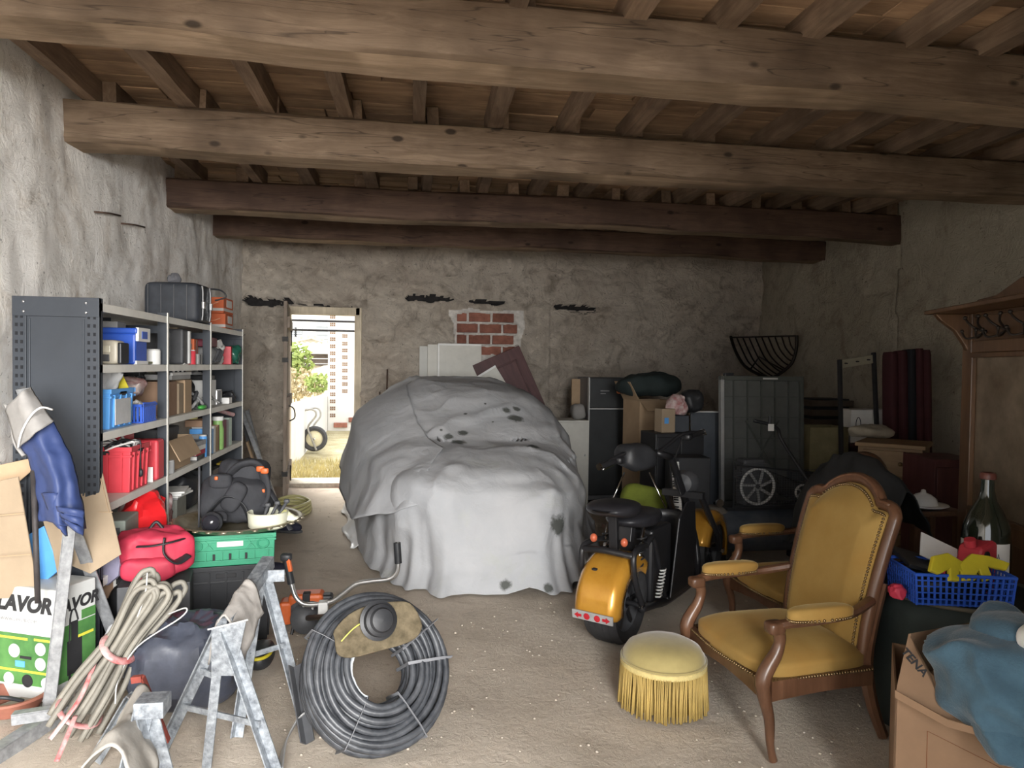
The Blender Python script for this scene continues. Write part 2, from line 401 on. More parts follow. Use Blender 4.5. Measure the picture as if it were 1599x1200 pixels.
# ceiling: beams across, joists along, boards on top
M_beam = wood('old_beam_wood', (.092, .060, .037), (.215, .155, .105), 0, 2.2, 9, .8, .7, .1, knots=True)
M_beam2 = wood('dark_beam_wood', (.062, .034, .024), (.135, .085, .06), 0, 2.2, 9, .8, .7, .12, knots=True)
M_joist = wood('joist_wood', (.12, .078, .05), (.28, .20, .14), 1, 2.5, 10, .85, .6, .25)
M_plank = wood('ceiling_board_wood', (.20, .12, .07), (.46, .31, .19), 0, 2.4, 9, .85, .5, .3)
ceiling = struct('ceiling', MB().b2((XL - .4, YF - .4, ZC + .05), (XR + .4, YB + .4, ZC + .2)), M_joist)
M_bounce = wood('pale_bounce_wood', (.17, .115, .07), (.36, .265, .18), 0, 2.2, 9, .8, .6, .1)  # pale wood for beam undersides, floor-bounce light painted into its colour
def beam(y, z0, h, w, seed, mt, x0=XL - .1, x1=XR + .1, tilt=0, skew=0):
    n = 90; prof = [(-.5, -.42), (-.42, -.5), (.42, -.5), (.5, -.42), (.5, .44), (.44, .5), (-.44, .5), (-.5, .44)]
    vs = []
    for i in range(n):
        u = i / (n - 1); x = x0 + (x1 - x0) * u
        by = .02 * float(fbm(x * .5, 0, 0, seed, 2)); bz_ = .018 * float(fbm(x * .6, 4, 0, seed + 5, 2))
        for j, (a, b) in enumerate(prof):
            e = .010 * float(fbm(x * 2.1, j * .9, 1, seed + 9, 3))
            vs.append((x, y + skew * (u - .5) + a * w + by + e, z0 + tilt * (u - .5) + (b + .5) * h + bz_ * (1 if b < 0 else .4) + e))
    m = 8; mb = MB(); fs = [(i * m + j, (i + 1) * m + j, (i + 1) * m + (j + 1) % m, i * m + (j + 1) % m) for i in range(n - 1) for j in range(m)]
    fs += [tuple(range(m)), tuple((n - 1) * m + j for j in range(m))]
    mb.add(vs, fs); mb.mi = [1 if (k_ < (n - 1) * m and k_ % m in (1,)) else 0 for k_ in range(len(fs))]; return obj('beam', mb, [mt, M_bounce], ceiling, smooth=40)
BY = [1.35, 3.12, 4.55, 6.26, 7.63]
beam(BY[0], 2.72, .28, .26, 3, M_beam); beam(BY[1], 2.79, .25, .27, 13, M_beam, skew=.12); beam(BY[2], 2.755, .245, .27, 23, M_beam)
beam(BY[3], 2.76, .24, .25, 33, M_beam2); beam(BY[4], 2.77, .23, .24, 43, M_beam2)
ys = [YF] + BY + [YB + .1]
jm = [MB() for _ in range(6)]
for k in range(6):
    a, b = ys[k], ys[k + 1]; L = b - a + .16
    vs = []; prof = [(-.045, -.06), (.045, -.06), (.045, .06), (-.045, .06)]
    n = 10
    for i in range(n):
        u = i / (n - 1)
        for (p, q) in prof: vs.append((p + .006 * float(vn(u * 4, k, p * 90, 71)), -.08 - (b - a) / 2 + L * u, q + .005 * float(vn(u * 4, k, q * 90 + 5, 72))))
    jm[k].add(vs, [(i * 4 + j, i * 4 + (j + 1) % 4, (i + 1) * 4 + (j + 1) % 4, (i + 1) * 4 + j) for i in range(n - 1) for j in range(4)] + [(3, 2, 1, 0), (n * 4 - 4, n * 4 - 3, n * 4 - 2, n * 4 - 1)])
jme = [q.mesh('joist', M_joist) for q in jm]
for k in range(6):
    x = XL + .12 + .1 * (k % 2)
    while x < XR - .05:
        o = obj('joist', jme[k], None, ceiling); wsc = random.uniform(.75, 1.25)
        o.matrix_basis = Matrix.Translation((x, (ys[k] + ys[k + 1]) / 2, 3.065 + random.uniform(-.008, .006))) @ Euler((0, random.uniform(-.08, .08), random.uniform(-.02, .02) - .02)).to_matrix().to_4x4() @ Matrix.Diagonal((wsc, 1, random.uniform(.92, 1.08), 1))
        x += .46 + random.uniform(-.05, .05)
pls = []
for L in (1.5, 2.0, 2.6):
    for s in range(2):
        q = MB().box((0, 0, 0), (L - .006, .165, .022)); pls.append((L, q.mesh('plank', M_plank)))
y = 1.0
while y < YB + .05:
    x = XL - .15 - random.uniform(0, 1.2)
    while x < XR + .1:
        L, me = random.choice(pls)
        if x + L > XL:
            o = obj('plank', me, None, ceiling, bev=.004); o.matrix_basis = TR((x + L / 2, y, 3.138 + random.uniform(-.007, .006)), random.uniform(-2.5, 2.5), 0, random.uniform(-.25, .25))
        x += L
    y += .172
# two rusty bars let into the left wall
for a, b in (((148, 331), (188, 337)), ((190, 349), (226, 355))):
    p, q = PX(*a, XL + .012), PX(*b, XL + .02)
    solo('iron_rod', 'rusty iron rod stuck in the white wall, ' + ('upper left one' if a[0] < 160 else 'lower right one'), 'rod', MB().tube([p, (p + q) / 2 + Vector((.01, 0, .004)), q], .006, 6), mat('rusty_iron', (.09, .055, .04), .85, .4, 30, .4), smooth=True)
# ---------------------------------------------------------------- doorway
M_frame = wood('weathered_frame_wood', (.45, .38, .28), (.70, .62, .48), 2, 2.5, 10, .8, .4)
M_door = wood('grey_door_wood', (.17, .13, .10), (.36, .30, .25), 2, 2.5, 10, .8, .5)
df = struct('trim_1', MB().b2((DX1 - .055, YB - .03, 0), (DX1 + .02, YB + .1, DZ + .02)).b2((DX0 - .02, YB - .03, 0), (DX0 + .05, YB + .1, DZ)).b2((DX0, YB - .03, DZ - .075), (DX1, YB + .10, DZ + .02)).b2((DX1 - .07, YB + .05, 0), (DX1 - .05, YB + .13, DZ - .05)), M_frame, bev=.006)
struct('trim_2', MB().b2((DX0 - .02, YB - .08, -.03), (DX1 + .02, YB + .40, .035)).wob(.008, 5), mat('stone_sill', (.46, .42, .35), .95, .3, 14, .6), bev=.01)
hp = Vector((DX0 + .04, YB - .06, 0)); ep = PZ(444, 787, 0.02); an = math.degrees(math.atan2(ep.y - hp.y, ep.x - hp.x)); dl = (ep - hp).length
door = struct('door_1', MB(), M_door); door.matrix_basis = TR((hp.x, hp.y, .03), 0, 0, an)
for i in range(6): obj('plank', MB().b2((i * dl / 6 + .003, -.018, 0), ((i + 1) * dl / 6 - .003, .018, 2.12)), M_door, door, bev=.004)
for z in (.25, 1.05, 1.9): obj('ledge_rail', MB().b2((.04, .018, z - .06), (dl - .03, .045, z + .06)), M_door, door, bev=.004)
for z in (.3, 1.5, 1.72): obj('iron_bolt', MB().b2((dl - .05, -.03, z - .025), (dl + .006, .03, z + .025)).tube([(dl - .02, .06, z - .07), (dl - .02, .06, z + .09)], .008, 6), mat('black_iron', (.03, .028, .026), .6, .3, 30, .2, metal=.4), door)
obj('pull_handle', MB().tube(spl([(dl - .03, .04, 1.02), (dl + .02, .09, .99), (dl + .02, .1, .9), (dl - .03, .05, .86)]), .007, 6), MATS['black_iron'], door, smooth=True)
# ---------------------------------------------------------------- the yard beyond the doorway
M_dry = mat('dry_grass_ground', (.40, .33, .17), .95, .3, 3, .8, 30, c2=(.50, .45, .29), bd=.03)
M_white = mat('white_render', (.68, .665, .63), .9, .05, 3, .3, 20)
gr = relief(-14, 8, YB + .38, 40, .5, lambda a, b: np.stack([a, b, -.03 + .02 * fbm(a, b, 0, 81, 2)], 1)); struct('yard_ground', gr, M_dry, smooth=True)
gs = MB()
for i in range(2600):
    y = 9.4 + 1.9 * random.random() ** 1.2; t = y / 8.9; x = random.uniform(-1.5 * t, -.45 * t); h = random.uniform(.02, .08); a = random.uniform(0, pi); w = .006
    gs.add([(x - w * cos(a), y - w * sin(a), -.03), (x + w * cos(a), y + w * sin(a), -.03), (x + random.uniform(-.03, .03), y + random.uniform(-.03, .03), h)], [(0, 1, 2)])
tag(obj('dry_grass', gs, mat('straw_blades', (.46, .40, .20), .9, .3, 4, 0)), 'short dry straw coloured grass on the yard outside the doorway', 'grass', kind='stuff')
# white house wall with columns of small vent bricks
HY = 16.4
c0 = PY(514, 672, HY); c1 = PY(566, 672, HY)
hs = thing('vented_house', 'blank white house wall with two columns of small perforated vents, seen through doorway', 'house', (c0.x, HY, 0))
obj('wall', MB().b2((-.04, 0, -.1), (5.5, 4, 7)), M_white, hs, bev=.02)
for i in range(3): obj('base_brick', MB().b2((.1 + i * .33, -.05, .05 + (i % 2) * .12), (.40 + i * .33, .0, .16 + (i % 2) * .12)), MATS['red_hollow_brick'], hs, bev=.01)
vm = MB()
for i in range(3):
    for j in range(2): vm.box(((i - 1) * .042, 0, (j - .5) * .045), (.030, .012, .034))
vme = vm.mesh('vent_brick', mat('vent_hole', (.20, .11, .06), .9, .2))
for cx, rows in ((519.5, [495, 507, 519, 530, 541, 552, 562.5, 573, 584, 594.5, 605, 616, 627, 638, 649]), (538.5, [490, 525, 537, 547.5, 558, 569, 579, 590, 600, 611])):
    for ry in rows:
        p = PY(cx, ry, HY); o = obj('vent_brick', vme, None, hs); o.location = (p.x - c0.x, -.004, p.z)
# white retaining wall, running away from the doorway
q0, q1 = PZ(440, 720, 0), PZ(516, 655, 0)
mb = MB()
mb.prism([(0, -.1), ((q1 - q0).length, -.1), ((q1 - q0).length, PY(514, 612, q1.y).z), (0, PY(440, 634, q0.y).z)], .2, TR((0, 0, 0), 90, 0, 0))
solo('retaining_wall', 'low whitewashed wall sloping up behind the wheelbarrow outside', 'wall', mb, M_white, (q0.x, q0.y, 0), math.degrees(math.atan2(q1.y - q0.y, q1.x - q0.x)), bev=.02)
# weed bank, bush, shed, far houses
M_leaf = mat('yard_leaf', (.24, .36, .09), .7, .3, 6, 0, c2=(.45, .52, .18)); M_dryleaf = mat('dry_weed', (.50, .42, .26), .8, .3, 6, 0)
bk = MB().grid(lambda u, v: (-7 + 7.6 * u, 17.3 + 7 * v, -.2 + (1.65 + .1 * sin(u * 9)) * min(1, v * 1.6) + .08 * sin(u * 31 + v * 20)), 24, 10)
struct('yard_bank', bk, mat('bank_soil', (.48, .40, .27), .95, .3, 2, .6), smooth=True)
def shrub(name, label, px, py, Y, rx, rz, n, mt, ls, base_z):
    c = PY(px, py, Y); t = thing(name, label, 'plant', (c.x, c.y, base_z)); L = MB()
    for i in range(n):
        while True:
            d = Vector((random.uniform(-1, 1), random.uniform(-1, 1), random.uniform(-1, 1)))
            if d.length < 1: break
        p = Vector((d.x * rx, d.y * rx * .6, c.z - base_z + d.z * rz)); M = Matrix.Translation(p) @ Euler((random.random() * 6, random.random() * 6, random.random() * 6)).to_matrix().to_4x4()
        s = ls * random.uniform(.6, 1.3); L.add([(-s * .35, 0, 0), (0, -s * .6, 0), (s * .35, 0, .1 * s), (0, s * .8, 0)], [(0, 1, 2, 3)], M)
    obj('foliage', L, mt, t); s_ = MB()
    for i in range(5): s_.tube([(random.uniform(-.1, .1), 0, 0), (random.uniform(-rx, rx) * .5, random.uniform(-.1, .1), c.z - base_z)], .02, 5)
    obj('stem', s_, M_dryleaf, t)
shrub('leafy_bush', 'pale green leafy bush beside the shed roof, seen through doorway', 462, 565, 19.5, .45, .50, 420, M_leaf, .13, .9)
shrub('weed_clump', 'bright green weed clump low on the bank, seen through doorway', 497, 598, 18.2, .34, .25, 260, M_leaf, .10, .6)
shrub('dry_weeds', 'dry straw weeds on the bank left of the green clump', 465, 600, 18.6, .55, .4, 420, M_dryleaf, .10, .5)
sp = PY(497, 560, 23); sh = thing('open_shed', 'low shed with corrugated roof and dark boards, seen through doorway', 'shed', (sp.x, 23, 1.2))
M_sd = wood('shed_board', (.10, .08, .07), (.24, .20, .17), 0, 2, 8)
for i in range(4): obj('board', MB().b2((-1.1, -.02, -.02 + i * .16), (1.0, .04, .12 + i * .16)), M_sd, sh)
rf = MB().grid(lambda u, v: (-1.4 + 2.6 * u, -.5 + 1.4 * v, .66 + .3 * v + .03 * sin(u * 90)), 90, 3); obj('corrugated_roof', rf, mat('fibre_cement', (.55, .53, .5), .9, .2), sh, solid=.02)
fp = PY(470, 535, 42); fh = thing('far_house', 'far pale house with tiled roof and shuttered windows at top of doorway', 'house', (fp.x, 42, 0))
obj('wall', MB().b2((-6, 0, -.1), (6, 5, 5.6)), M_white, fh)
M_shut = mat('grey_shutter', (.36, .37, .38), .7, .1)
for cx, cy, w, h in ((457.5, 519, .46, .55), (466.5, 519, .46, .55), (504, 518, .75, .95)):
    p = PY(cx, cy, 42); wd = obj('window', MB().box((p.x - fp.x, -.03, p.z), (w, .06, h)), M_shut, fh)
    for i in range(4): obj('slat', MB().box((p.x - fp.x, -.07, p.z - h * .38 + i * h * .25), (w * .9, .03, h * .14)), mat('pale_slat', (.52, .53, .53), .7), wd)
nh = PY(478, 540, 30); t = thing('tiled_roof_annex', 'pale gabled annex roof in front of the far house', 'house', (nh.x, 30, 0))
rr = MB(); zt = PY(484, 525, 30).z; ze = PY(448, 540, 30).z
rr.prism([(-1.6, ze), (.25, zt), (1.4, ze + .05), (1.4, ze - .1), (.25, zt - .12), (-1.6, ze - .12)], .3, TR((0, 0, 0), 90)); obj('roof', rr, mat('pale_tile', (.66, .60, .54), .9, .2), t)
obj('gable_wall', MB().prism([(-1.5, 0), (1.3, 0), (1.3, ze), (.25, zt - .12), (-1.5, ze - .1)], .2, TR((0, .2, 0), 90)), M_white, t)
for i in range(11): p = -1.5 + i * .27; z = (ze + (zt - ze) * (p + 1.6) / 1.85) if p < .25 else (zt - (zt - ze) * (p - .25) / 1.15); obj('ridge_tile', MB().tube([(p, -.35, z + .02), (p, .1, z + .04)], .05, 6), mat('tile_end', (.55, .47, .40), .9), t)
for n_, (ya, yb_) in enumerate(((499.5, 503.5), (514.5, 518))):
    a, b = PY(438, ya, YB + .432), PY(575, yb_, YB + .432)
    solo('overhead_cable', ('upper' if n_ == 0 else 'lower') + ' dark cable stretched across the top of the doorway outside', 'cable', MB().tube([a - Vector((1, 0, 0)), a, b, b + Vector((1, 0, 0))], .014, 6), mat('cable_black', (.05, .05, .06), .6, .1, 10, 0))
# wheelbarrow tipped up against the low wall
wp = PZ(491, 705, 0); t = thing('wheelbarrow', 'white wheelbarrow tipped on end with black tyre, seen through doorway', 'wheelbarrow', wp)
R = .215
obj('tyre', MB().lathe([(R - .075, -.035), (R - .03, -.05), (R, -.03), (R, .03), (R - .03, .05), (R - .075, .035), (R - .075, -.035)], 28, TR((0, 0, R), 90, 0, 0)), mat('tyre_grey', (.06, .06, .065), .8, .2, 20, .2), t, smooth=40)
hub = MB().lathe([(.02, -.05), (.05, -.04), (.14, -.012), (.145, .012), (.05, .04), (.02, .05)], 24, TR((0, 0, R), 90, 0, 0)); obj('wheel_rim', hub, mat('cream_rim', (.62, .58, .42), .6), t, smooth=40)
obj('frame_tube', MB().tube(spl([(-.52, 0, .72), (-.34, -.05, .66), (-.05, -.06, .72), (.03, -.06, .62), (-.10, -.06, .42), (-.05, -.06, .25), (.04, -.06, .02)]), .017, 8).tube(spl([(-.52, .3, .74), (-.3, .25, .67), (.0, .2, .73), (.08, .16, .6), (-.04, .1, .40), (0, .08, .22)]), .017, 8), mat('grey_tube', (.30, .29, .27), .5, .2), t, smooth=True)
tb = MB().grid(lambda u, v: (-.62 + .34 * v - .1 * (1 - v) * 0 + .05 * sin(u * pi), -.28 + .56 * u, .03 + .7 * v if u else .03 + .7 * v), 9, 7).b2((-.64, -.3, .02), (-.20, -.24, .55)); obj('tub', tb, M_white, t, solid=.01, smooth=40)
# ================================================================ SHELVING ON THE LEFT
M_navy = mat('charcoal_metal', (.036, .042, .052), .5, .12, 3, .05, 60, metal=.2)
M_cream = mat('cream_shelf_paint', (.74, .73, .68), .55, .1, 6, .1)
M_blackp = mat('black_plastic', (.022, .023, .026), .45, .2, 12, .08, 80)
M_dgrey = mat('dark_grey_plastic', (.07, .072, .078), .5, .2, 12, .08, 80)
M_grey = mat('grey_plastic', (.30, .30, .30), .55, .15)
M_lgrey = mat('light_grey_plastic', (.55, .55, .54), .5, .12)
M_whitep = mat('white_plastic', (.78, .78, .76), .45, .06)
M_card = mat('cardboard', (.40, .285, .18), .9, .1, 5, .12, 90, rv=.1)
M_cardp = mat('pale_cardboard', (.31, .24, .165), .9, .08, 5, .1, 90, rv=.06)
M_cardd = mat('dark_cardboard', (.30, .19, .125), .9, .12, 5, .1, 90)
M_red = mat('red_plastic', (.62, .055, .075), .42, .12, 6, .05)
M_pinkr = mat('raspberry_red', (.48, .035, .07), .6, .15, 6, .1)
M_blue = mat('sky_blue_plastic', (.10, .33, .72), .4, .08, 6, .04)
M_cob = mat('cobalt_plastic', (.03, .10, .50), .4, .12, 8, .05)
M_yel = mat('yellow_plastic', (.58, .49, .03), .5, .1)
M_green = mat('green_plastic', (.035, .27, .15), .45, .12, 8, .05)
M_galv = mat('galvanised_steel', (.27, .28, .295), .45, .25, 30, .12, 90, metal=.45, c2=(.39, .40, .415))
M_steel = mat('bright_steel', (.65, .66, .67), .28, .08, 20, .03, metal=.9)
M_paper = mat('paper', (.76, .75, .72), .8, .06)
M_film = mat('cloudy_film', (.72, .73, .74), .25, .12, 8, .3, 14, trans=.25)
M_lab = mat('black_ink', (.02, .02, .022), .7, .1, 10, 0)
SX0, SX1 = -1.77, -1.40
SYS = [3.55, 4.50, 5.46, 6.50]; SZ = [.09, .45, .795, 1.145, 1.468, 1.757]
sh = thing('metal_shelving', 'long charcoal metal shelving with cream shelves against the white wall', 'shelving', (0, 0, 0))
for i, y in enumerate(SYS):
    for x in (SX0, SX1):
        s = -1 if x == SX1 else 1
        p = MB().b2((x, y - .0015, 0), (x + s * .055, y + .0015, 1.79)); p.b2((x, y, 0), (x + s * .003, y + .03, 1.79))
        obj('post', p, M_navy, sh)
    if i in (1, 2, 3): obj('post_edge', MB().b2((SX1 + .001, y - .012, .0), (SX1 + .005, y + .014, 1.79)), M_cream, sh)
    for j in range(5):
        if 0 < i < 3: obj('cross_brace', MB().b2((SX0, y - .004, SZ[j + 1] - .09), (SX1, y + .004, SZ[j + 1] - .045)), M_navy, sh) if j in (4,) else None
for y, sg in ((SYS[0], -1), (SYS[-1], 1)):
    p = obj('side_panel', MB().b2((SX0 + .05, y - .002, .02), (SX1 - .05, y + .002, 1.74)), M_navy, sh)
    obj('panel_frame', MB().b2((SX0, y - .012, 1.70), (SX1, y + .012, 1.79)).b2((SX0, y - .010, 0), (SX0 + .058, y + .01, 1.79)).b2((SX1 - .062, y - .010, 0), (SX1, y + .01, 1.79)).b2((SX0 + .065, y - .007, .05), (SX0 + .073, y + .004, 1.69)).b2((SX1 - .075, y - .007, .05), (SX1 - .068, y + .004, 1.69)), M_navy, p, bev=.002)
pf = MB()
for x in (SX0 + .018, SX0 + .04, SX1 - .02, SX1 - .045):
    for j in range(44): pf.box((x, SYS[0] - .0105, .06 + j * .039), (.011, .002, .016))
q = obj('slot_row', pf, mat('slot_dark', (.012, .013, .016), .9, 0, 5, 0), sh); q['kind'] = 'stuff'
for x in (SX0 + .05, SX1 - .055):
    for z in (1.765, 1.72): obj('bolt', MB().sup((x, SYS[0] - .014, z), (.006, .004, .006), 1, 1, 8, 5), M_steel, sh, smooth=True)
for b in range(3):
    for z in SZ:
        m_ = MB().b2((SX0 + .004, SYS[b] + .004, z - .003), (SX1 - .003, SYS[b + 1] - .004, z + .012)).b2((SX1 - .006, SYS[b] + .006, z - .028), (SX1 + .0, SYS[b + 1] - .006, z + .012)).b2((SX0 + .004, SYS[b] + .006, z - .028), (SX0 + .010, SYS[b + 1] - .006, z + .012))
        obj('shelf', m_, M_cream, sh, bev=.002)
def yy(px, X=-1.42): return PX(px, 600, X).y
ST = [z + .0125 for z in SZ]
# --- builders for household things
def carton(name, label, loc, d, mt=None, rz=0, flaps=(), tape=True, group=None, rx=0, ry=0, cat='box', open_top=False):
    mt = mt or M_card; t = thing(name, label, cat, loc, rz, group, rx, ry); x, y, z = d; b = MB(); w = .006
    if open_top or flaps:
        b.b2((-x / 2, -y / 2, 0), (x / 2, y / 2, w)); b.b2((-x / 2, -y / 2, 0), (-x / 2 + w, y / 2, z)); b.b2((x / 2 - w, -y / 2, 0), (x / 2, y / 2, z))
        b.b2((-x / 2, -y / 2, 0), (x / 2, -y / 2 + w, z)); b.b2((-x / 2, y / 2 - w, 0), (x / 2, y / 2, z))
    else: b.box((0, 0, z / 2), d)
    obj('body', b, mt, t, bev=.004)
    for side, ang in flaps:
        L = (y if side in 'ew' else x); f = MB().b2((-L / 2 + .004, 0, -.003), (L / 2 - .004, min(.22, (x if side in 'ew' else y) * .5), .003))
        pos, rz_ = {'s': ((0, -y / 2, z), 180), 'n': ((0, y / 2, z), 0), 'e': ((x / 2, 0, z), -90), 'w': ((-x / 2, 0, z), 90)}[side]
        o = obj('flap', f, mt, t); o.matrix_basis = TR(pos, 0, 0, rz_) @ TR((0, 0, 0), ang, 0, 0)
    if tape and not flaps and not open_top: obj('tape', MB().box((0, 0, z + .0005), (x + .002, .045, .002)).box((x / 2 + .0006, 0, z - .03), (.0015, .045, .06)), mat('parcel_tape', (.50, .38, .22), .3, .1), t)
    return t
def crate(name, label, loc, d, mt, rz=0, ribs=6, hole=True, cat='crate', group=None, flare=1.06, ry=0):
    t = thing(name, label, cat, loc, rz, group, 0, ry); x, y, z = d[0] / 2, d[1] / 2, d[2]; w = .006; k = 1 / flare; b = MB()
    def ring(s, zz): return [(-x * s, -y * s, zz), (x * s, -y * s, zz), (x * s, y * s, zz), (-x * s, y * s, zz)]
    def ri(s, zz): return [(-x * s + w, -y * s + w, zz), (x * s - w, -y * s + w, zz), (x * s - w, y * s - w, zz), (-x * s + w, y * s - w, zz)]
    vs = ring(k, 0) + ring(1, z) + ri(1, z) + ri(k, w)
    fs = [(3, 2, 1, 0), (12, 13, 14, 15)]
    for a in range(3): fs += [(a * 4 + i, a * 4 + (i + 1) % 4, a * 4 + 4 + (i + 1) % 4, a * 4 + 4 + i) for i in range(4)]
    b.add(vs, fs); obj('tub', b, mt, t, bev=.003)
    r = MB()
    for zz, h in ((z - .012, .024), (z * .80, .012)):
        e = .007
        r.box((0, -y - e / 2 + .002, zz), (2 * x + 2 * e, e, h)).box((0, y + e / 2 - .002, zz), (2 * x + 2 * e, e, h)).box((-x - e / 2 + .002, 0, zz), (e, 2 * y, h)).box((x + e / 2 - .002, 0, zz), (e, 2 * y, h))
    obj('rim', r, mt, t, bev=.002)
    for i in range(ribs):
        u = -1 + 2 * (i + .5) / ribs
        for p_, q_, n_ in (((u * x * .95 * k, -y * k - .002, .01), (u * x * .95, -y - .003, z - .03), (0, 1, 0)), ((x * k + .002, u * y * .95 * k, .01), (x + .003, u * y * .95, z - .03), (1, 0, 0))):
            obj('rib', MB().bar(p_, q_, .010, .012, n_), mt, t)
    if hole:
        for s in (-1, 1): obj('handle_hole', MB().box((s * (x + .003), 0, z * .88), (.004, min(.09, y * .6), .022)).box((0, s * (y + .003), z * .88), (min(.1, x * .6), .004, .022)), M_lab, t, bev=.003)
    return t
def blob(name, label, cat, loc, r, mt, seed=1, amp=.2, fr=3., e=.8, rz=0, group=None, flat=True, parts=None, nu=40, nv=22):
    m_ = MB().sup((0, 0, r[2]), r, e, .85, nu, nv); k = max(r); m_.wob(k * amp, fr / k * .5, seed, 1, 3)
    if flat: m_.minz(0)
    return solo(name, label, cat, m_, mt, loc, rz, group, smooth=True)
def book(label, loc, d, mt, rz=0, rx=0, group=None, name='book', ry=0):
    t = thing(name, label, 'book', loc, rz, group, rx, ry); x, y, z = d   # x depth, y thickness, z height
    obj('cover', MB().b2((-x / 2, -y / 2, 0), (x / 2, -y / 2 + .003, z)).b2((-x / 2, y / 2 - .003, 0), (x / 2, y / 2, z)).b2((x / 2 - .003, -y / 2, 0), (x / 2, y / 2, z)), mt, t, bev=.001)
    obj('pages', MB().b2((-x / 2 + .004, -y / 2 + .003, .003), (x / 2 - .004, y / 2 - .003, z - .003)), M_paper, t); return t
def cables(name, label, loc, r, n, mt, seed, rad=.004, h=.08, rz=0):
    rnd = random.Random(seed); t = thing(name, label, 'cable', loc, rz)
    for i in range(n):
        ps = []; a = rnd.random() * 6.3
        for j in range(9):
            a += rnd.uniform(.3, 1.2); q = rnd.uniform(.3, 1); ps.append((r[0] * q * cos(a), r[1] * q * sin(a), rad + h * rnd.random() * (1 - .4 * q)))
        obj('strand', MB().tube(spl(ps, 5), rad * rnd.uniform(.7, 1.2), 6), mt if not isinstance(mt, list) else mt[i % len(mt)], t, smooth=True)
    return t
def bottle(name, label, loc, r, h, mt, cap, rz=0, neck=.35, group=None):
    t = thing(name, label, 'bottle', loc, rz, group)
    obj('body', MB().lathe([(0, 0), (r * .95, 0), (r, .01), (r, h * .62), (r * .85, h * .72), (r * neck, h * .82), (r * neck, h * .9)], 18), mt, t, smooth=40)
    obj('cap', MB().lathe([(r * neck * 1.2, h * .88), (r * neck * 1.2, h), (0, h)], 14), cap, t, smooth=40); return t
# ---- top of the shelving
z = ST[5]; y0 = yy(305); 
t = thing('equipment_case', 'black ribbed hard case with chrome latches on top of the shelving', 'case', (-1.575, y0 + .155, z), -3)
obj('shell', MB().sup((0, 0, .14), (.185, .155, .14), .25, .25, 40, 22), mat('black_case_fabric', (.030, .034, .042), .6, .25, 14, .2, 120), t, smooth=50)
for i in range(4): obj('rib', MB().b2((-.15 + i * .085, -.161, .02), (-.144 + i * .085, -.153, .26)), M_dgrey, t, bev=.002)
for i, yv in enumerate((-.085, .075)):
    obj('edge_strip', MB().tube([(.187, yv, .02), (.193, yv, .06), (.193, yv, .22), (.187, yv, .26)], .006, 6), M_steel, t)
    obj('latch', MB().b2((.188, yv - .018, .10), (.204, yv + .018, .15)), M_steel, t, bev=.003)
obj('carry_handle', MB().tube(spl([(.16, .10, .26), (.24, .16, .255), (.27, .18, .21), (.2, .15, .18)]), .006, 6), M_blackp, t, smooth=True)
blob('grey_pouch', 'small dark grey pouch lying on the black hard case', 'pouch', (-1.60, y0 + .12, z + .277), (.045, .04, .032), mat('grey_felt', (.11, .11, .12), .9), 4, .25)
y0 = yy(357); M_org = mat('orange_carton', (.56, .13, .05), .7, .12, 8)
for i in range(2):
    t = carton('orange_carton', ('upper' if i else 'lower') + ' of two stacked orange printed cartons on top of the shelving', (-1.575 - .005 * i, y0 + .16, z + i * .133), (.24, .30, .131), M_org, 2 - 3 * i, tape=False, group='orange cartons')
    obj('print_band', MB().box((0, -.1506, .03), (.236, .002, .022)).box((.1206, 0, .03), (.002, .29, .022)), M_lgrey, t)
    obj('label_patch', MB().box((.1206, .02, .085), (.002, .16, .06)), M_paper, t)
    obj('print_line', MB().tube([(-.1 + k * .02, -.1512, .082 + .012 * sin(k * .8)) for k in range(10)], .003, 4), mat('pale_orange', (.75, .42, .28), .7), t)
# ---- upper row
z = ST[4]
t = thing('car_radio', 'beige and black portable radio at near end of upper shelf', 'radio', (-1.50, 3.86, z), -4)
obj('casing', MB().sup((0, 0, .062), (.085, .05, .062), .3, .3, 28, 14), mat('beige_plastic', (.46, .42, .34), .4, .1), t, smooth=50)
obj('speaker', MB().b2((-.115, -.045, .004), (-.08, .045, .118)), M_blackp, t, bev=.006); obj('speaker', MB().b2((.08, -.045, .004), (.10, .045, .11)), M_blackp, t, bev=.006)
obj('display', MB().b2((-.055, -.054, .06), (.05, -.047, .095)), mat('pale_display', (.62, .58, .46), .2), t, bev=.002)
obj('cassette_door', MB().b2((-.05, -.054, .015), (.045, -.046, .05)), M_dgrey, t, bev=.002)
t = thing('blue_toolbox', 'cobalt blue lidded plastic box behind the radio on upper shelf', 'box', (-1.585, 4.15, z), 0)
obj('tub', MB().box((0, 0, .085), (.32, .18, .17)), M_cob, t, bev=.012); obj('lid', MB().b2((-.17, -.10, .165), (.17, .10, .196)), M_cob, t, bev=.008)
obj('clasp', MB().b2((.160, -.09, .125), (.176, .09, .20)), M_whitep, t, bev=.003); obj('foot', MB().b2((.15, -.085, 0), (.166, .085, .02)), M_whitep, t)
obj('clasp_slot', MB().b2((.174, -.04, .14), (.178, .04, .18)), M_cob, t)
text('LF', .05, M_lab, TR((-.04, -.0915, .135), 90, 0, 0), t, bold=.001)
t = thing('cardboard_offcuts', 'bundle of folded cardboard offcuts beside the blue lidded box', 'cardboard', (-1.56, 4.36, z + .004), 0)
for i in range(5): obj('strip', MB().box((.02 * (i % 2), -.05 + .022 * i, .095), (.05 + .03 * (i % 3), .012, .16 + .015 * (i % 2))), M_cardp, t, bev=.002)
obj('tray_piece', MB().b2((-.1, -.08, .0), (.11, .06, .012)), mat('moss_card', (.30, .30, .18), .9), t)
t = thing('grey_power_case', 'dark grey plastic tool case standing in middle of upper shelf', 'case', (-1.585, 4.995, z), 0)
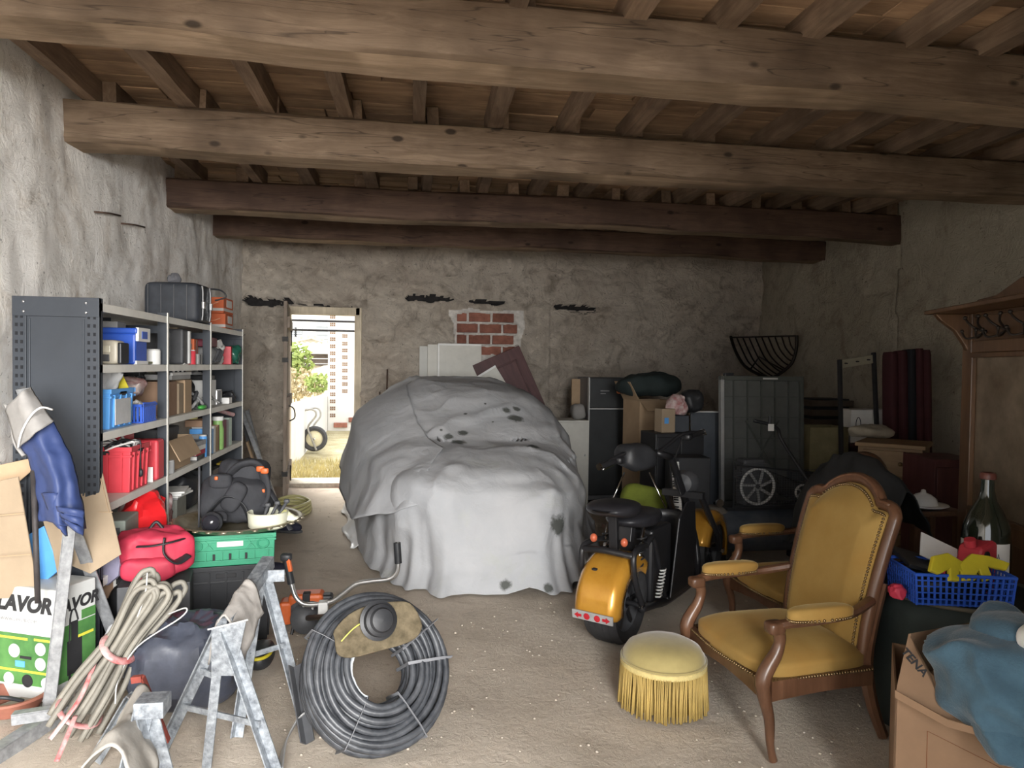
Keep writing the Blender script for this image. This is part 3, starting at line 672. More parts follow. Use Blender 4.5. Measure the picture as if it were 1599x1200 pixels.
obj('shell', MB().b2((-.15, -.07, .0), (.15, .06, .235)), M_dgrey, t, bev=.014)
for i in range(3): obj('rib', MB().b2((-.10 + i * .08, -.078, .02), (-.085 + i * .08, -.068, .21)), M_dgrey, t, bev=.003)
obj('rim_edge', MB().b2((.145, .03, .005), (.163, .062, .225)), M_lgrey, t, bev=.004)
obj('cap_piece', MB().b2((.02, -.02, .232), (.1, .02, .245)), M_cardp, t)
for i, (y, h, w, mt, lb, zz) in enumerate(((5.17, .075, .10, M_whitep, 'white carton with red stripe right of the dark grey tool case', 0), (5.31, .075, .10, M_lgrey, 'pale grey small carton near second bay end of upper shelf', 0), (5.2, .10, .13, M_org, 'small orange carton tilted on top of white cartons, upper shelf', .076))):
    t = carton('small_carton', lb, (-1.50, y, z + zz), (.14, w, h), mt, 4 * (i - 1), tape=False, group='small cartons on the upper shelf')
    obj('stripe', MB().box((.0706, .02 * (i - 1), h / 2), (.002, .025, h * .9)).box((0, -w / 2 - .0006, h * .5), (.11, .002, h * .35)), M_red if i == 0 else M_dgrey, t)
carton('maroon_carton', 'maroon flat carton on the pile in far bay of upper shelf', (-1.55, 5.72, z + .135), (.22, .26, .07), mat('maroon_card', (.20, .03, .055), .6), 6, tape=False)
t = thing('tool_organiser', 'grey metal tool tin under the maroon carton', 'tin', (-1.55, 5.72, z)); obj('body', MB().sup((0, 0, .067), (.13, .14, .067), .35, .35, 24, 12), M_grey, t, smooth=50)
for i in range(3): obj('tool', MB().tube([(.13, -.1 + i * .08, .02), (.155, -.06 + i * .07, .10), (.12, -.05 + .08 * i, .12)], .009, 6), M_dgrey, t)
blob('white_paper_bag', 'crumpled white paper bag in far bay of upper shelf', 'bag', (-1.50, 5.99, z), (.07, .10, .10), M_paper, 12, .3)
carton('red_tin', 'small red carton at the far end of upper shelf', (-1.47, 6.22, z), (.09, .10, .15), M_red, 6, tape=False)
blob('green_bottle_bag', 'dark green glossy bundle overhanging far end of upper shelf', 'bundle', (-1.43, 6.33, z), (.05, .08, .085), mat('bottle_green', (.02, .10, .07), .25), 15, .2)
carton('rust_carton', 'rust orange carton behind the white paper bag', (-1.64, 6.16, z), (.14, .2, .2), M_org, -4, tape=False)
# ---- second row
z = ST[3]
cr = crate('blue_bin', 'tall sky blue plastic bin at near end of second shelf', (-1.565, 3.885, z), (.28, .31, .20), M_blue, 0, 4)
obj('film_panel', MB().b2((.148, -.12, .02), (.151, .08, .15)), M_film, cr)
blob('plastic_bag', 'crumpled clear white plastic bag stuffed into tall blue bin', 'bag', (-1.57, 3.86, z + .165), (.115, .115, .085), M_film, 21, .3, 4)
solo('yellow_sheet', 'bright yellow plastic piece beside the clear bag in blue bin', 'sheet', MB().prism([(0, 0), (.10, -.02), (.03, .12)], .004, TR((0, 0, 0), 80, 0, 0)), M_yel, (-1.53, 4.01, z + .20))
t = thing('handled_basket', 'small cobalt slatted plastic basket on second shelf', 'basket', (-1.49, 4.24, z), 0)
for i in range(9): obj('slat', MB().b2((.075, -.10 + i * .022, .0), (.081, -.085 + i * .022, .11)), M_cob, t); obj('slat', MB().b2((-.08 + i * .018, -.112, .0), (-.068 + i * .018, -.106, .10)), M_cob, t)
obj('rim', MB().b2((-.08, -.114, .088), (.082, -.104, .104)).b2((.073, -.114, .088), (.083, .11, .104)).b2((-.08, .1, .088), (.082, .11, .104)).b2((-.085, -.114, .088), (-.075, .11, .104)).b2((-.08, -.11, 0), (.08, .11, .008)), M_cob, t, bev=.002)
blob('white_rag', 'small white rag in the cobalt basket', 'rag', (-1.49, 4.26, z + .01), (.05, .07, .05), M_paper, 33, .3)
blob('striped_bag', 'red and white carrier bag on the clutter behind cobalt basket', 'bag', (-1.60, 4.30, z + .13), (.12, .14, .06), mat('red_white_film', (.55, .07, .07), .4, .3, 7, .3, 14, c2=(.75, .72, .68)), 41, .25)
carton('parts_box', 'low brown parts box behind the cobalt basket', (-1.66, 4.30, z), (.17, .24, .13), M_cardd, 0, tape=False)
cables('dark_cables', 'dark cable ends hanging behind second bay post', (-1.58, 4.42, z + .22), (.08, .05, 0), 3, M_blackp, 5, .006, .05)
for i, (yc, dd, mt, lb) in enumerate(((4.74, (.25, .16, .215), M_cardd, 'brown corrugated box nearest the second post, second shelf'), (4.89, (.26, .10, .20), M_cardp, 'grey tan carton between two brown boxes, second shelf'), (5.03, (.27, .14, .22), M_card, 'plain tan carton right of the grey tan one, second shelf'))):
    carton('shelf_carton', lb, (-1.565, yc, z), dd, mt, 1 - i, tape=False, group='cartons in second bay')
t = thing('printer_tray', 'long pale grey plastic tray lying across the tan cartons', 'tray', (-1.58, 4.88, z + .224)); obj('tray', MB().b2((-.15, -.2, 0), (.15, .2, .035)), M_grey, t, bev=.006); obj('lip', MB().b2((.14, -.2, .03), (.155, .2, .048)), M_lgrey, t)
for i in range(7): solo('white_cassette', ('first', 'second', 'third', 'fourth', 'fifth', 'sixth', 'seventh')[i] + (' cassette, white,' if i % 2 else ' cassette, black,') + ' from the second post, on the grey tray', 'cassette', MB().b2((-.05, -.012, 0), (.05, .012, .04)).b2((.045, -.006, .008), (.053, .006, .03)), M_whitep if i % 2 else M_lab, (-1.49, 4.72 + i * .045, z + .2725), group='cassettes on the grey tray', bev=.002)
solo('grey_file_box', 'flat light grey file box lying above the white cassettes', 'box', MB().b2((-.13, -.17, 0), (.13, .17, .045)).b2((.12, -.15, .012), (.133, .15, .03)), M_lgrey, (-1.57, 4.86, z + .3135 - .0), rx=0, bev=.004) if False else None
t = thing('white_notebook', 'white and yellow notebooks stacked on the cassettes', 'book', (-1.54, 4.9, z + .3128)); obj('block', MB().b2((-.1, -.16, 0), (.1, .18, .006)), M_yel, t)
carton('white_note_box', 'small white box on top of the yellow notebook, second shelf', (-1.50, 5.02, z + .3195), (.12, .14, .028), M_whitep, 4, tape=False)
carton('black_case_box', 'black flat box at back above the tan cartons', (-1.66, 4.66, z + .216), (.14, .12, .09), M_blackp, 0, tape=False)
t = cables('cable_coil', 'thick grey cable coils spilling over second shelf by far post', (-1.52, 5.32, z + .0), (.10, .14, 0), 5, [M_dgrey, M_grey, M_blackp], 11, .012, .15)
solo('green_torch', 'small green plastic piece on front edge of second shelf', 'tool', MB().sup((0, 0, .016), (.025, .07, .016), .8, .8, 14, 8), mat('leaf_green', (.06, .33, .06), .4), (-1.43, 5.36, z), smooth=True)
carton('white_carton', 'white carton with black label in far bay of second shelf', (-1.585, 5.85, z + .0), (.2, .22, .20), M_whitep, 0, tape=False)
solo('black_manual', 'black folded box lid leaning on white carton in far bay', 'lid', MB().b2((-.09, -.1, 0), (.09, .1, .035)), M_blackp, (-1.58, 5.84, z + .202), bev=.006)
blob('grey_bag', 'crumpled pale bag behind black lid in far bay', 'bag', (-1.66, 5.98, z + .0), (.08, .1, .14), M_film, 52, .25)
t = thing('strap_bundle', 'tangle of grey straps over front edge of far bay', 'straps', (-1.49, 5.68, z + .005))
for i in range(4): obj('strap', MB().tube(spl([(.0, -.14 + .02 * i, .01 + .02 * i), (.03, -.02, .09 - .015 * i), (.02, .12, .05), (.05, .2 + .02 * i, .01)]), .012, 6, flat=.35), M_dgrey if i % 2 else M_lgrey, t, smooth=True)
blob('dark_gadget', 'small dark gadget at far end of second shelf', 'gadget', (-1.48, 6.28, z), (.05, .09, .05), M_blackp, 61, .3)
carton('tape_box', 'small white box in front of dark gadget, second shelf', (-1.44, 6.12, z), (.06, .1, .05), M_whitep, 0, tape=False)
# ---- third row
z = ST[2]
cr = crate('red_crate', 'raspberry red open crate full of cables on third shelf', (-1.55, 4.075, z), (.29, .28, .24), M_red, 0, 4)
cables('charger_cables', 'tangle of black and white charger cables heaped in red crate', (-1.55, 4.06, z + .19), (.15, .15, 0), 16, [M_blackp, M_whitep, M_blackp, M_lgrey], 71, .0065, .11)
solo('hanging_plug', 'black plug lead hanging down the front of the red crate', 'cable', MB().tube(spl([(.0, 0, .25), (.03, .01, .26), (.035, .0, .18), (.033, .01, .10)]), .004, 6).sup((.034, .01, .085), (.012, .010, .022), .8, .8, 10, 8), M_blackp, (-1.435, 4.06, z), smooth=True)
t = thing('red_folder', 'red padded lid standing over a brown box at back of third shelf', 'lid', (-1.64, 4.22, z + .21)); obj('panel', MB().sup((0, 0, .045), (.12, .15, .045), .4, .4, 20, 10), M_red, t, smooth=True)
carton('brown_box', 'brown carton supporting the red lid at back of third shelf', (-1.68, 4.20, z), (.1, .3, .208), M_card, 0, tape=False)
t = thing('red_toolcase', 'flat red tool case upright at the second post of third shelf', 'case', (-1.50, 4.385, z), 0); obj('shell', MB().b2((-.12, -.05, 0), (.10, .07, .235)), M_red, t, bev=.016); obj('disc', MB().lathe([(0, .0), (.05, .0), (.05, .012), (0, .012)], 20, TR((-.03, -.05, .13), 90)), M_cardp, t)
solo('poster_card', 'small green and white printed card beside the red tool case', 'card', MB().b2((-.045, -.002, 0), (.045, .002, .085)).b2((-.03, -.004, .02), (.0, -.002, .06)), [M_whitep], (-1.455, 4.285, z))
carton('flap_box', 'tan carton with a wide open flap hanging over third shelf', (-1.57, 4.83, z), (.29, .46, .20), M_card, 0, flaps=(('e', -62), ('w', 100)))
t = thing('dark_monitor', 'dark grey plastic housing behind the open carton flap', 'housing', (-1.62, 4.9, z + .02)); obj('shell', MB().prism([(-.11, .0), (.10, .0), (.12, .24), (-.12, .24)], .36, TR((0, .18, 0), 90)), M_dgrey, t, bev=.01); obj('edge', MB().bar((.125, -.17, .23), (.105, .15, .02), .01, .012), M_lgrey, t)
for i in range(3): book('dark %s book lying at far end of the open carton, third shelf' % ('red', 'blue', 'white')[i], (-1.50, 5.30, z + .0 + .028 * i), (.16, .19, .026), (M_pinkr, M_navy, M_whitep)[i], 0, 0, 'books lying by the open carton') if False else None
for i in range(4):
    t = thing('flat_book', 'flat %s book stacked by third post of third shelf' % ('navy', 'dark red', 'white', 'grey')[i], 'book', (-1.50, 5.27, z + .001 + i * .033), 2 - i * 2, 'flat stacked books on third shelf')
    obj('cover', MB().b2((-.08, -.1, 0), (.085, .11, .003)).b2((-.08, -.1, .028), (.085, .11, .031)).b2((.082, -.1, 0), (.086, .11, .031)), (M_navy, M_pinkr, M_whitep, M_grey)[i], t); obj('pages', MB().b2((-.078, -.097, .003), (.08, .107, .028)), M_paper, t)
cols = [('black and white', M_grey, .15, .07), ('sky blue', M_blue, .185, .05), ('pale', M_paper, .2, .045), ('tan', M_card, .19, .05), ('dark brown', M_cardd, .2, .04), ('plum', mat('plum_cloth', (.22, .08, .11), .7), .225, .09), ('slate', M_grey, .22, .06), ('mint green', mat('mint_cover', (.55, .68, .60), .6), .225, .10)]
y = 5.50
for i, (nm, mt, h, w) in enumerate(cols):
    if i == 5:
        bottle('green_spray_bottle', 'tall light green bottle between books on third shelf', (-1.45, y + .06, z), .045, .26, mat('lime_bottle', (.28, .50, .16), .4), M_whitep, neck=.8); y += .12
    book('%s book standing upright in far bay of third shelf' % nm, (-1.50, y + w / 2, z), (.16, w, h), mt, 0, 0, 'upright books'); y += w + .012
carton('open_brown_tray', 'brown and grey folded carton lying over the upright books', (-1.53, 5.63, z + .205), (.16, .2, .05), M_cardd, 8, open_top=True)
solo('yellow_pot', 'small yellow lidded pot on top of the books', 'pot', MB().lathe([(0, 0), (.055, 0), (.06, .05), (.062, .05), (.062, .065), (0, .068)], 20), mat('pale_yellow', (.68, .62, .25), .5), (-1.60, 5.66, z + .256), smooth=40)
solo('striped_leaflet', 'white and red rolled leaflet jutting over far end of third shelf', 'leaflet', MB().tube([(-.08, -.14, .05), (.02, .14, -.02)], .018, 10), mat('leaflet_print', (.72, .68, .66), .5, .3, 20, 0, c2=(.5, .12, .14)), (-1.46, 6.2, z + .262), smooth=40)
# ---- fourth row
z = ST[1]
t = thing('grey_appliance_box', 'grey green printed appliance box on fourth shelf', 'box', (-1.54, 3.95, z), 5); obj('body', MB().box((0, 0, .11), (.27, .25, .22)), mat('sage_card', (.30, .34, .30), .7, .12), t, bev=.008)
obj('print', MB().b2((-.11, -.127, .15), (.11, -.125, .185)), M_dgrey, t)
carton('brown_parcel', 'brown parcel with white barcode label standing below fourth shelf', (-1.45, 3.90, .30), (.20, .22, .15), M_cardd, 12); 
o = [c for c in bpy.data.objects if c.name.startswith('brown_parcel')][0]; obj('label_patch', MB().box((.02, -.1112, .08), (.055, .002, .07)), M_paper, o); obj('barcode', MB().box((.02, -.1125, .085), (.03, .001, .03)), M_lab, o)
t = thing('tin_toolbox', 'grey metal toolbox standing under the brown parcel', 'toolbox', (-1.47, 3.90, 0), 8); obj('body', MB().box((0, 0, .147), (.25, .27, .294)), M_dgrey, t, bev=.012); obj('lid_line', MB().box((0, 0, .22), (.256, .276, .012)), M_grey, t)
rb = MB().sup((0, 0, .15), (.13, .15, .15), .7, .6, 36, 20).wob(.06, 6, 81).minz(0)
solo('red_carrier_bag', 'bright red glossy carrier bag spilling from fourth shelf', 'bag', rb, mat('red_film', (.72, .02, .025), .3, .12, 9, .4, 14), (-1.44, 4.27, z - .02), 20, smooth=30)
blob('red_white_towel', 'red and white patterned cloth behind the red carrier bag', 'cloth', (-1.52, 4.55, z), (.14, .16, .11), mat('red_white_print', (.40, .05, .07), .8, .3, 14, .2, c2=(.70, .66, .64)), 85, .2)
t = thing('grey_cash_box', 'grey metal parts box with papers in second bay of fourth shelf', 'box', (-1.55, 4.88, z), 4); obj('body', MB().box((0, 0, .075), (.24, .26, .15)), mat('olive_grey', (.25, .26, .23), .6), t, bev=.006); obj('lid', MB().box((0, 0, .156), (.25, .27, .012)), M_grey, t, bev=.003)
for i in range(3): solo('magazine', ('lowest', 'middle', 'topmost')[i] + ' of three white magazines on grey parts box', 'magazine', MB().b2((-.1, -.12, 0), (.1, .12, .012)), M_paper if i != 1 else M_whitep, (-1.50, 4.88, z + .163 + i * .0125), 8 * i - 6, group='magazines on the grey box', bev=.002)
blob('black_holdall', 'black nylon holdall in third bay of fourth shelf', 'bag', (-1.57, 5.25, z), (.15, .17, .13), M_blackp, 91, .15)
carton('yellow_carton', 'carton with yellow stripe in far bay of fourth shelf', (-1.55, 5.85, z), (.22, .3, .2), M_dgrey, 0, tape=False); carton('yellow_sleeve', 'yellow cardboard sleeve at far end of fourth shelf', (-1.47, 6.18, z), (.1, .14, .2), mat('mustard_card', (.62, .45, .05), .7), 0, tape=False)
blob('dark_sack', 'dark sack under the shelving by third post', 'sack', (-1.55, 5.0, ST[0]), (.16, .3, .14), M_dgrey, 95, .2)
# ---- smaller clutter between the larger things
for nm, lb, ct, kind, lc, sz, mt in (
    ('tool_roll', 'dark rolled tool wrap at back of upper shelf beside the cardboard offcuts', 'tool roll', 'b', (-1.68, 4.40, ST[4]), (.07, .07, .07), M_dgrey),
    ('drill_box', 'grey drill bit box lying on the blue lidded box', 'box', 'c', (-1.62, 4.16, ST[4] + .197), (.18, .12, .035), M_grey),
    ('paint_tin', 'small white paint tin at the first post of upper shelf', 'tin', 't', (-1.46, 4.44, ST[4]), (.04, .09), M_whitep),
    ('glue_tin', 'small red tin beside the dark grey tool case', 'tin', 't', (-1.44, 5.12, ST[4]), (.03, .10), M_red),
    ('sander_bag', 'black cloth bag pushed behind the strap bundle', 'bag', 'b', (-1.66, 5.64, ST[3]), (.09, .11, .12), M_blackp),
    ('silver_tin', 'silver tin on the far bay of second shelf', 'tin', 't', (-1.50, 6.02, ST[3]), (.045, .12), M_steel),
    ('orange_drill', 'orange plastic tool body on second shelf beside the cable coils', 'tool', 'b', (-1.60, 5.18, ST[3]), (.06, .06, .06), M_org),
    ('black_adapter', 'black power adapter on top of the cables in red crate', 'adapter', 'c', (-1.50, 4.00, ST[2] + .30), (.07, .05, .035), M_blackp),
    ('white_router', 'white router lying on the cables in red crate', 'router', 'c', (-1.58, 4.13, ST[2] + .295), (.12, .09, .025), M_whitep),
    ('grey_mug', 'grey mug in front of the open carton, third shelf', 'mug', 't', (-1.43, 4.62, ST[2]), (.035, .08), M_grey),
    ('spray_can', 'white and blue spray can beside the flat books', 'can', 't', (-1.44, 5.42, ST[2]), (.028, .16), M_blue),
    ('dark_jar', 'dark glass jar standing beside spray can, third shelf', 'jar', 't', (-1.56, 5.44, ST[2]), (.04, .13), M_blackp),
    ('brown_jar', 'brown jar at far end of fourth shelf', 'jar', 't', (-1.46, 6.35, ST[1]), (.04, .13), M_cardd),
    ('rubble_sack', 'grey woven sack on the lowest shelf near first post', 'sack', 'b', (-1.56, 4.25, ST[0]), (.15, .18, .13), M_grey),
    ('lowest_carton', 'brown carton on the lowest shelf in far bay', 'box', 'c', (-1.57, 5.85, ST[0]), (.28, .34, .22), M_card)):
    if kind == 'b': blob(nm, lb, ct, lc, sz, mt, hash(nm) % 97 if False else len(lb), .2)
    elif kind == 'c': carton(nm, lb, lc, sz, mt, len(nm) - 9, tape=False, cat=ct)
    else:
        t = thing(nm, lb, ct, lc); r, h = sz
        obj('body', MB().lathe([(0, 0), (r, 0), (r, h * .9), (r * .92, h * .93), (0, h * .93)], 18), mt, t, smooth=40); obj('lid', MB().lathe([(r * .9, h * .92), (r * .95, h), (0, h)], 18), M_lgrey if mt is not M_lgrey else M_dgrey, t, smooth=40)
# ---- timber and metal lengths leaning by the shelving end
for i, (a, b, w, mt, lb) in enumerate((((380, 640), (440, 800), .035, M_galv, 'grey metal angle bar leaning nearest the shelving end'), ((388, 640), (428, 790), .03, M_galv, 'second grey metal bar leaning by shelving end'), ((386, 690), (420, 798), .045, M_card, 'tan wooden lath leaning among metal bars'), ((384, 660), (412, 800), .03, M_dgrey, 'dark narrow bar leaning among metal bars'))):
    q = PZ(*b, .01); p = PX(a[0], a[1], -1.62 + .03 * i); p = PY(a[0], a[1], 7.05 + .12 * i)
    solo('leaning_bar', lb, 'bar', MB().angle(p, q, w, .006, (1, 0, 0)) if i != 2 else MB().bar(p, q, w, .018, (1, 0, 0)), mt, group='bars leaning by the shelving')
hc = PZ(448, 800, 0); t = thing('garden_hose', 'coiled yellow green garden hose on floor by the door', 'hose', hc)
for i in range(4): obj('loop', MB().tube([(.23 * cos(a) * (1 - .06 * i) + .01 * i, .36 * sin(a) * (1 - .05 * i), .018 + .027 * i + .008 * sin(3 * a + i)) for a in np.linspace(0, 2 * pi, 30)[:-1]], .015, 8, closed=True), mat('hose_green', (.50, .47, .22), .45, .1), t, smooth=True)
# ================================================================ CAR UNDER A WHITE SHEET
def tarp_mat():
    m, nt, b = base('white_fleece_cover')
    tc = nod(nt, 'ShaderNodeTexCoord').outputs['Object']
    col = ramp(nt, noise(nt, 2.2, 5, .6, tc), [(.3, (.41, .42, .44)), (.7, (.49, .495, .51))])
    col = mix(nt, col, (.42, .44, .36), ramp(nt, noise(nt, 3.1, 6, .7, tc, .5), [(.57, (0, 0, 0)), (.8, (.5, .5, .5))]))
    # mould spots, each where it grew on the cloth
    n = noise(nt, 16, 4, .7, tc)
    for (x, y, z, r) in [tuple(p) + (r,) for p, r in SPOTS]:
        d = nod(nt, 'ShaderNodeVectorMath', operation='DISTANCE'); nt.links.new(tc, d.inputs[0]); d.inputs[1].default_value = (x, y, z)
        q = nod(nt, 'ShaderNodeMath', operation='MULTIPLY_ADD', i_1=1 / r, i_2=-.35); nt.links.new(d.outputs['Value'], q.inputs[0])
        a = nod(nt, 'ShaderNodeMath', operation='ADD'); nt.links.new(q.outputs[0], a.inputs[0]); nt.links.new(n, a.inputs[1])
        col = mix(nt, col, (.055, .06, .05), ramp(nt, a.outputs[0], [(.50, (.88, .88, .88)), (.80, (0, 0, 0))]))
    nt.links.new(col, b.inputs['Base Color']); b.inputs['Roughness'].default_value = .85; b.inputs['Specular IOR Level'].default_value = .2
    bumpn(nt, b, noise(nt, 5.5, 4, .55, tc, .5), .42, .035)
    return m
CX, CY = .56, 6.55
HP = [(4.45, .70), (4.75, .80), (5.2, .86), (5.65, .93), (6.0, 1.08), (6.35, 1.25), (6.75, 1.345), (7.4, 1.37), (7.9, 1.28), (8.3, 1.05)]
def hprof(y): return float(np.interp(y, [a for a, _ in HP], [b for _, b in HP]))
def rimpt(a):   # plan outline of the sheet where it meets the ground; a=0 is +X
    c, s = cos(a), sin(a); e = .42
    ex = math.copysign(abs(c) ** e, c); ey = math.copysign(abs(s) ** e, s)
    y = CY + (1.74 if ey > 0 else 1.98) * ey
    w = np.interp(y, [4.5, 5.0, 5.6, 6.4, 7.5, 8.6], [.70, .80, .92, 1.02, 1.02, .85])
    cx = np.interp(y, [4.5, 5.2, 6.4, 8.6], [.69, .66, .58, .48])
    return cx + w * ex, y
def cover(u, v):
    a = 2 * pi * u; X, Y = rimpt(a); cx = np.interp(Y, [4.5, 5.2, 6.4, 8.6], [.69, .66, .58, .48]); cy = CY
    if v < .62:
        t = v / .62; k = t * .90; x = cx * k + CX * (1 - k) + (X - cx) * k; y = cy + (Y - cy) * k
        h = hprof(y); side = abs(x - np.interp(y, [4.5, 5.2, 6.4, 8.6], [.69, .66, .58, .48])) / np.interp(y, [4.5, 5.0, 5.6, 6.4, 7.5, 8.6], [.70, .80, .92, 1.02, 1.02, .85])
        drop = .17 * (t ** 5) + .42 * max(0, h - .9) * max(0, min(1, (side - .25) / .65)) ** 1.5
        z = h - drop
    else:
        t = (v - .62) / .38; k0 = .90
        x0 = cx * k0 + CX * (1 - k0) + (X - cx) * k0; y0 = cy + (Y - cy) * k0; h = hprof(y0)
        side = abs(x0 - cx) / max(.3, abs(X - cx) + .001 if abs(X - cx) > .3 else 1.0)
        side = abs(x0 - np.interp(y0, [4.5, 5.2, 6.4, 8.6], [.69, .66, .58, .48])) / np.interp(y0, [4.5, 5.0, 5.6, 6.4, 7.5, 8.6], [.70, .80, .92, 1.02, 1.02, .85])
        zt = h - .17 - .42 * max(0, h - .9) * max(0, min(1, (side - .25) / .65)) ** 1.5
        s = t ** .75; fold = .020 * t * sin(a * 9 + 2.5 * sin(a * 4 + 1)) + .012 * t * sin(a * 23 + 3 * sin(a * 5)) + .004 * t * sin(a * 47)
        kk = 1 + (.02 + fold)
        x = x0 + (cx + (X - cx) * kk - x0) * s; y = y0 + (cy + (Y - cy) * kk - y0) * s
        z = zt * (1 - t) + .0
        if z < .25 and 4.3 < Y < 5.2 and X > .75: z += .05 * t * max(0, sin(a * 15))
    return (x, y, z)
cv = MB().grid(cover, 260, 80, True)
A = np.array(cv.v); n1 = fbm(A[:, 0] * 1.6, A[:, 1] * 1.6, A[:, 2] * 1.6, 101, 3); nd = 1 - np.abs(fbm(A[:, 0] * 1.5 + A[:, 1] * .9 + 4, A[:, 1] * 1.0 - A[:, 0] * .8, A[:, 2] * 2.2, 111, 3))
nd2 = 1 - np.abs(fbm(A[:, 0] * 3.1 - A[:, 1] * 1.4, A[:, 1] * 2.2 + A[:, 0] * 1.5 + 7, A[:, 2] * 3.5, 117, 2)); rg = np.clip(nd - .55, 0, 1) ** 2 * .30 + np.clip(nd2 - .6, 0, 1) ** 2 * .14
zz = A[:, 2]; wt = np.clip(zz / .15, 0, 1)
A[:, 2] += wt * (.03 * n1 + rg * .45); A[:, 1] -= .09 * n1 * wt * (zz < .75) + rg * .35 * (zz < .8); A[:, 0] += .04 * n1 * wt * np.sign(A[:, 0] - CX) * (zz < .9)
A[:, 2] = np.maximum(A[:, 2], .004)
cv.v = [tuple(p) for p in A]
def surf(px, py):   # nearest sheet vertex to a photo point
    d = ray(px, py).normalized(); dd = np.array(d); Q = A - np.array(CP); t = Q @ dd; r = np.linalg.norm(Q - t[:, None] * dd, axis=1)
    cand = np.where(r < .05)[0]
    if len(cand) == 0: cand = [int(np.argmin(r))]
    return A[min(cand, key=lambda i: t[i])]
SPOTS = [(surf(px, py), r) for px, py, r in ((808, 645, .11), (836, 688, .10), (718, 681, .11), (700, 673, .075), (724, 669, .075), (733, 640, .03), (795, 634, .07), (812, 633, .06), (690, 663, .025), (771, 650, .02), (757, 622, .022), (880, 826, .13), (790, 906, .07), (860, 912, .06))]
t = thing('covered_car', 'car hidden under a large white fleece sheet with mould spots', 'car', (0, 0, 0))
M_tarp = tarp_mat(); obj('cover_sheet', cv, M_tarp, t, smooth=True)
# tyres and sill shade the sheet's foot from inside
for sx in (-.45, .45):
    for y in (5.5, 7.7): obj('tyre', MB().lathe([(.18, -.09), (.27, -.1), (.30, -.06), (.30, .06), (.27, .1), (.18, .09)], 24, TR((.6 + sx, y, .30), 0, 90, 0)), M_blackp, t, smooth=40)
# a second grey sheet hanging loose on the car's left flank
def flap(u, v):
    a_ = pi * (.80 + .56 * u); v0 = .30 + .14 * u; vv = v0 + (.84 - .12 * abs(u - .4) - .22 * max(0, u - .55) - v0) * v
    x, y, z = cover(a_ / (2 * pi), vv); k = .012 + .05 * v * (1 + .5 * sin(u * 19 + 3 * v))
    return (x - k - .10 * v * v * sin(pi * u), y - .03 * v, z + .018 + .012 * v * sin(u * 13 + v * 5))
solo('loose_grey_sheet', 'second white sheet folded over the left flank of the covered car', 'sheet', MB().grid(flap, 70, 40).wob(.014, 4, 7), M_tarp, smooth=True, solid=.004)
def skirt(u, v): return (-.40 + .16 * u - .20 * v - .03 * sin(u * 12), 7.5 - 1.75 * u + .05 * v, max(.01, .42 * (1 - v) * (1 - .75 * u) + .015 * sin(u * 23) * v))
solo('clear_floor_sheet', 'clear plastic sheet crumpled on the floor left of the covered car', 'sheet', MB().grid(skirt, 40, 14).wob(.012, 7, 3).minz(.006), mat('clear_film', (.78, .79, .80), .3, .06, 4, .3, 12), smooth=True, solid=.003)
solo('red_bucket', 'red plastic bucket behind the sheet edge by the doorway', 'bucket', MB().lathe([(0, 0), (.10, 0), (.13, .24), (.14, .24), (.14, .255), (.125, .255), (.1, .02)], 22), M_red, PZ(553, 765, 0) + Vector((0, .2, 0)), smooth=40)
# ================================================================ PANELS AND DOORS LEANING ON THE BACK WALL
def panel(name, label, px0, px1, ptop, pyb, Y, lean, mt, th=.022, cat='board', rail=False):
    a, b = PY(px0, ptop, Y), PY(px1, ptop, Y); w = b.x - a.x; h = a.z
    t = thing(name, label, cat, ((a.x + b.x) / 2, Y - lean, 0), 0, None, -math.degrees(math.asin(min(.9, lean / h))))
    obj('board', MB().b2((-w / 2, 0, 0), (w / 2, th, h)), mt, t, bev=.004)
    if rail: obj('edge_strip', MB().b2((-w / 2 - .003, -.006, 0), (-w / 2 + .018, th, h)).b2((-w / 2, -.004, h - .02), (w / 2, th, h + .004)), M_whitep, t, bev=.002)
    return t
M_pan = mat('off_white_laminate', (.62, .61, .56), .55, .06)
panel('wardrobe_board', 'front off-white wardrobe panel leaning under the brick patch', 684, 752, 536, 700, 8.55, .16, M_pan, rail=True)
panel('wardrobe_board', 'middle off-white wardrobe panel, edge showing left of front one', 668, 730, 537, 700, 8.63, .15, M_pan)
panel('wardrobe_board', 'rear greyish wardrobe panel farthest left of the three', 655, 715, 540, 700, 8.71, .12, mat('grey_laminate', (.56, .56, .53), .6, .06))
M_mah = wood('mahogany_door', (.062, .020, .022), (.115, .045, .045), 2, 2.5, 9, .5, .15)
pt = PY(808, 540, 8.62); t = thing('mahogany_door', 'dark mahogany panelled door tilted against back wall beside white panels', 'door', (pt.x, 8.5, pt.z), 0, None, -6, -24)
obj('slab', MB().b2((-.62, 0, -1.9), (0, .035, 0)), M_mah, t, bev=.005)
obj('moulding', MB().b2((-.52, -.012, -.16), (-.10, 0, -.14)).b2((-.12, -.012, -1.6), (-.10, 0, -.14)).b2((-.52, -.012, -1.6), (-.50, 0, -.14)), M_mah, t, bev=.003)
pt = PY(771, 571, 8.5); t = thing('white_board', 'white square board tilted in front of the mahogany door', 'board', (pt.x, 8.36, pt.z), 0, None, -4, -32); obj('board', MB().b2((-.45, 0, -.9), (0, .015, 0)), M_pan, t, bev=.003); obj('edge_trim', MB().b2((-.45, -.004, -.02), (0, .017, .004)), M_whitep, t)
for i, (a, b, r) in enumerate(((605, 577, .009), (598, 625, .012), (593, 612, .008), (607, 640, .01))):
    q = PY(a, b, 8.75); f = PY(a - 4, 700, 8.6); f.z = 0
    solo('steel_rod', 'rusty rod standing by doorway, %s from the door' % ('third', 'second', 'first', 'fourth')[i], 'rod', MB().tube([f, q], r, 6), MATS['rusty_iron'], group='rods by the doorway', smooth=True)
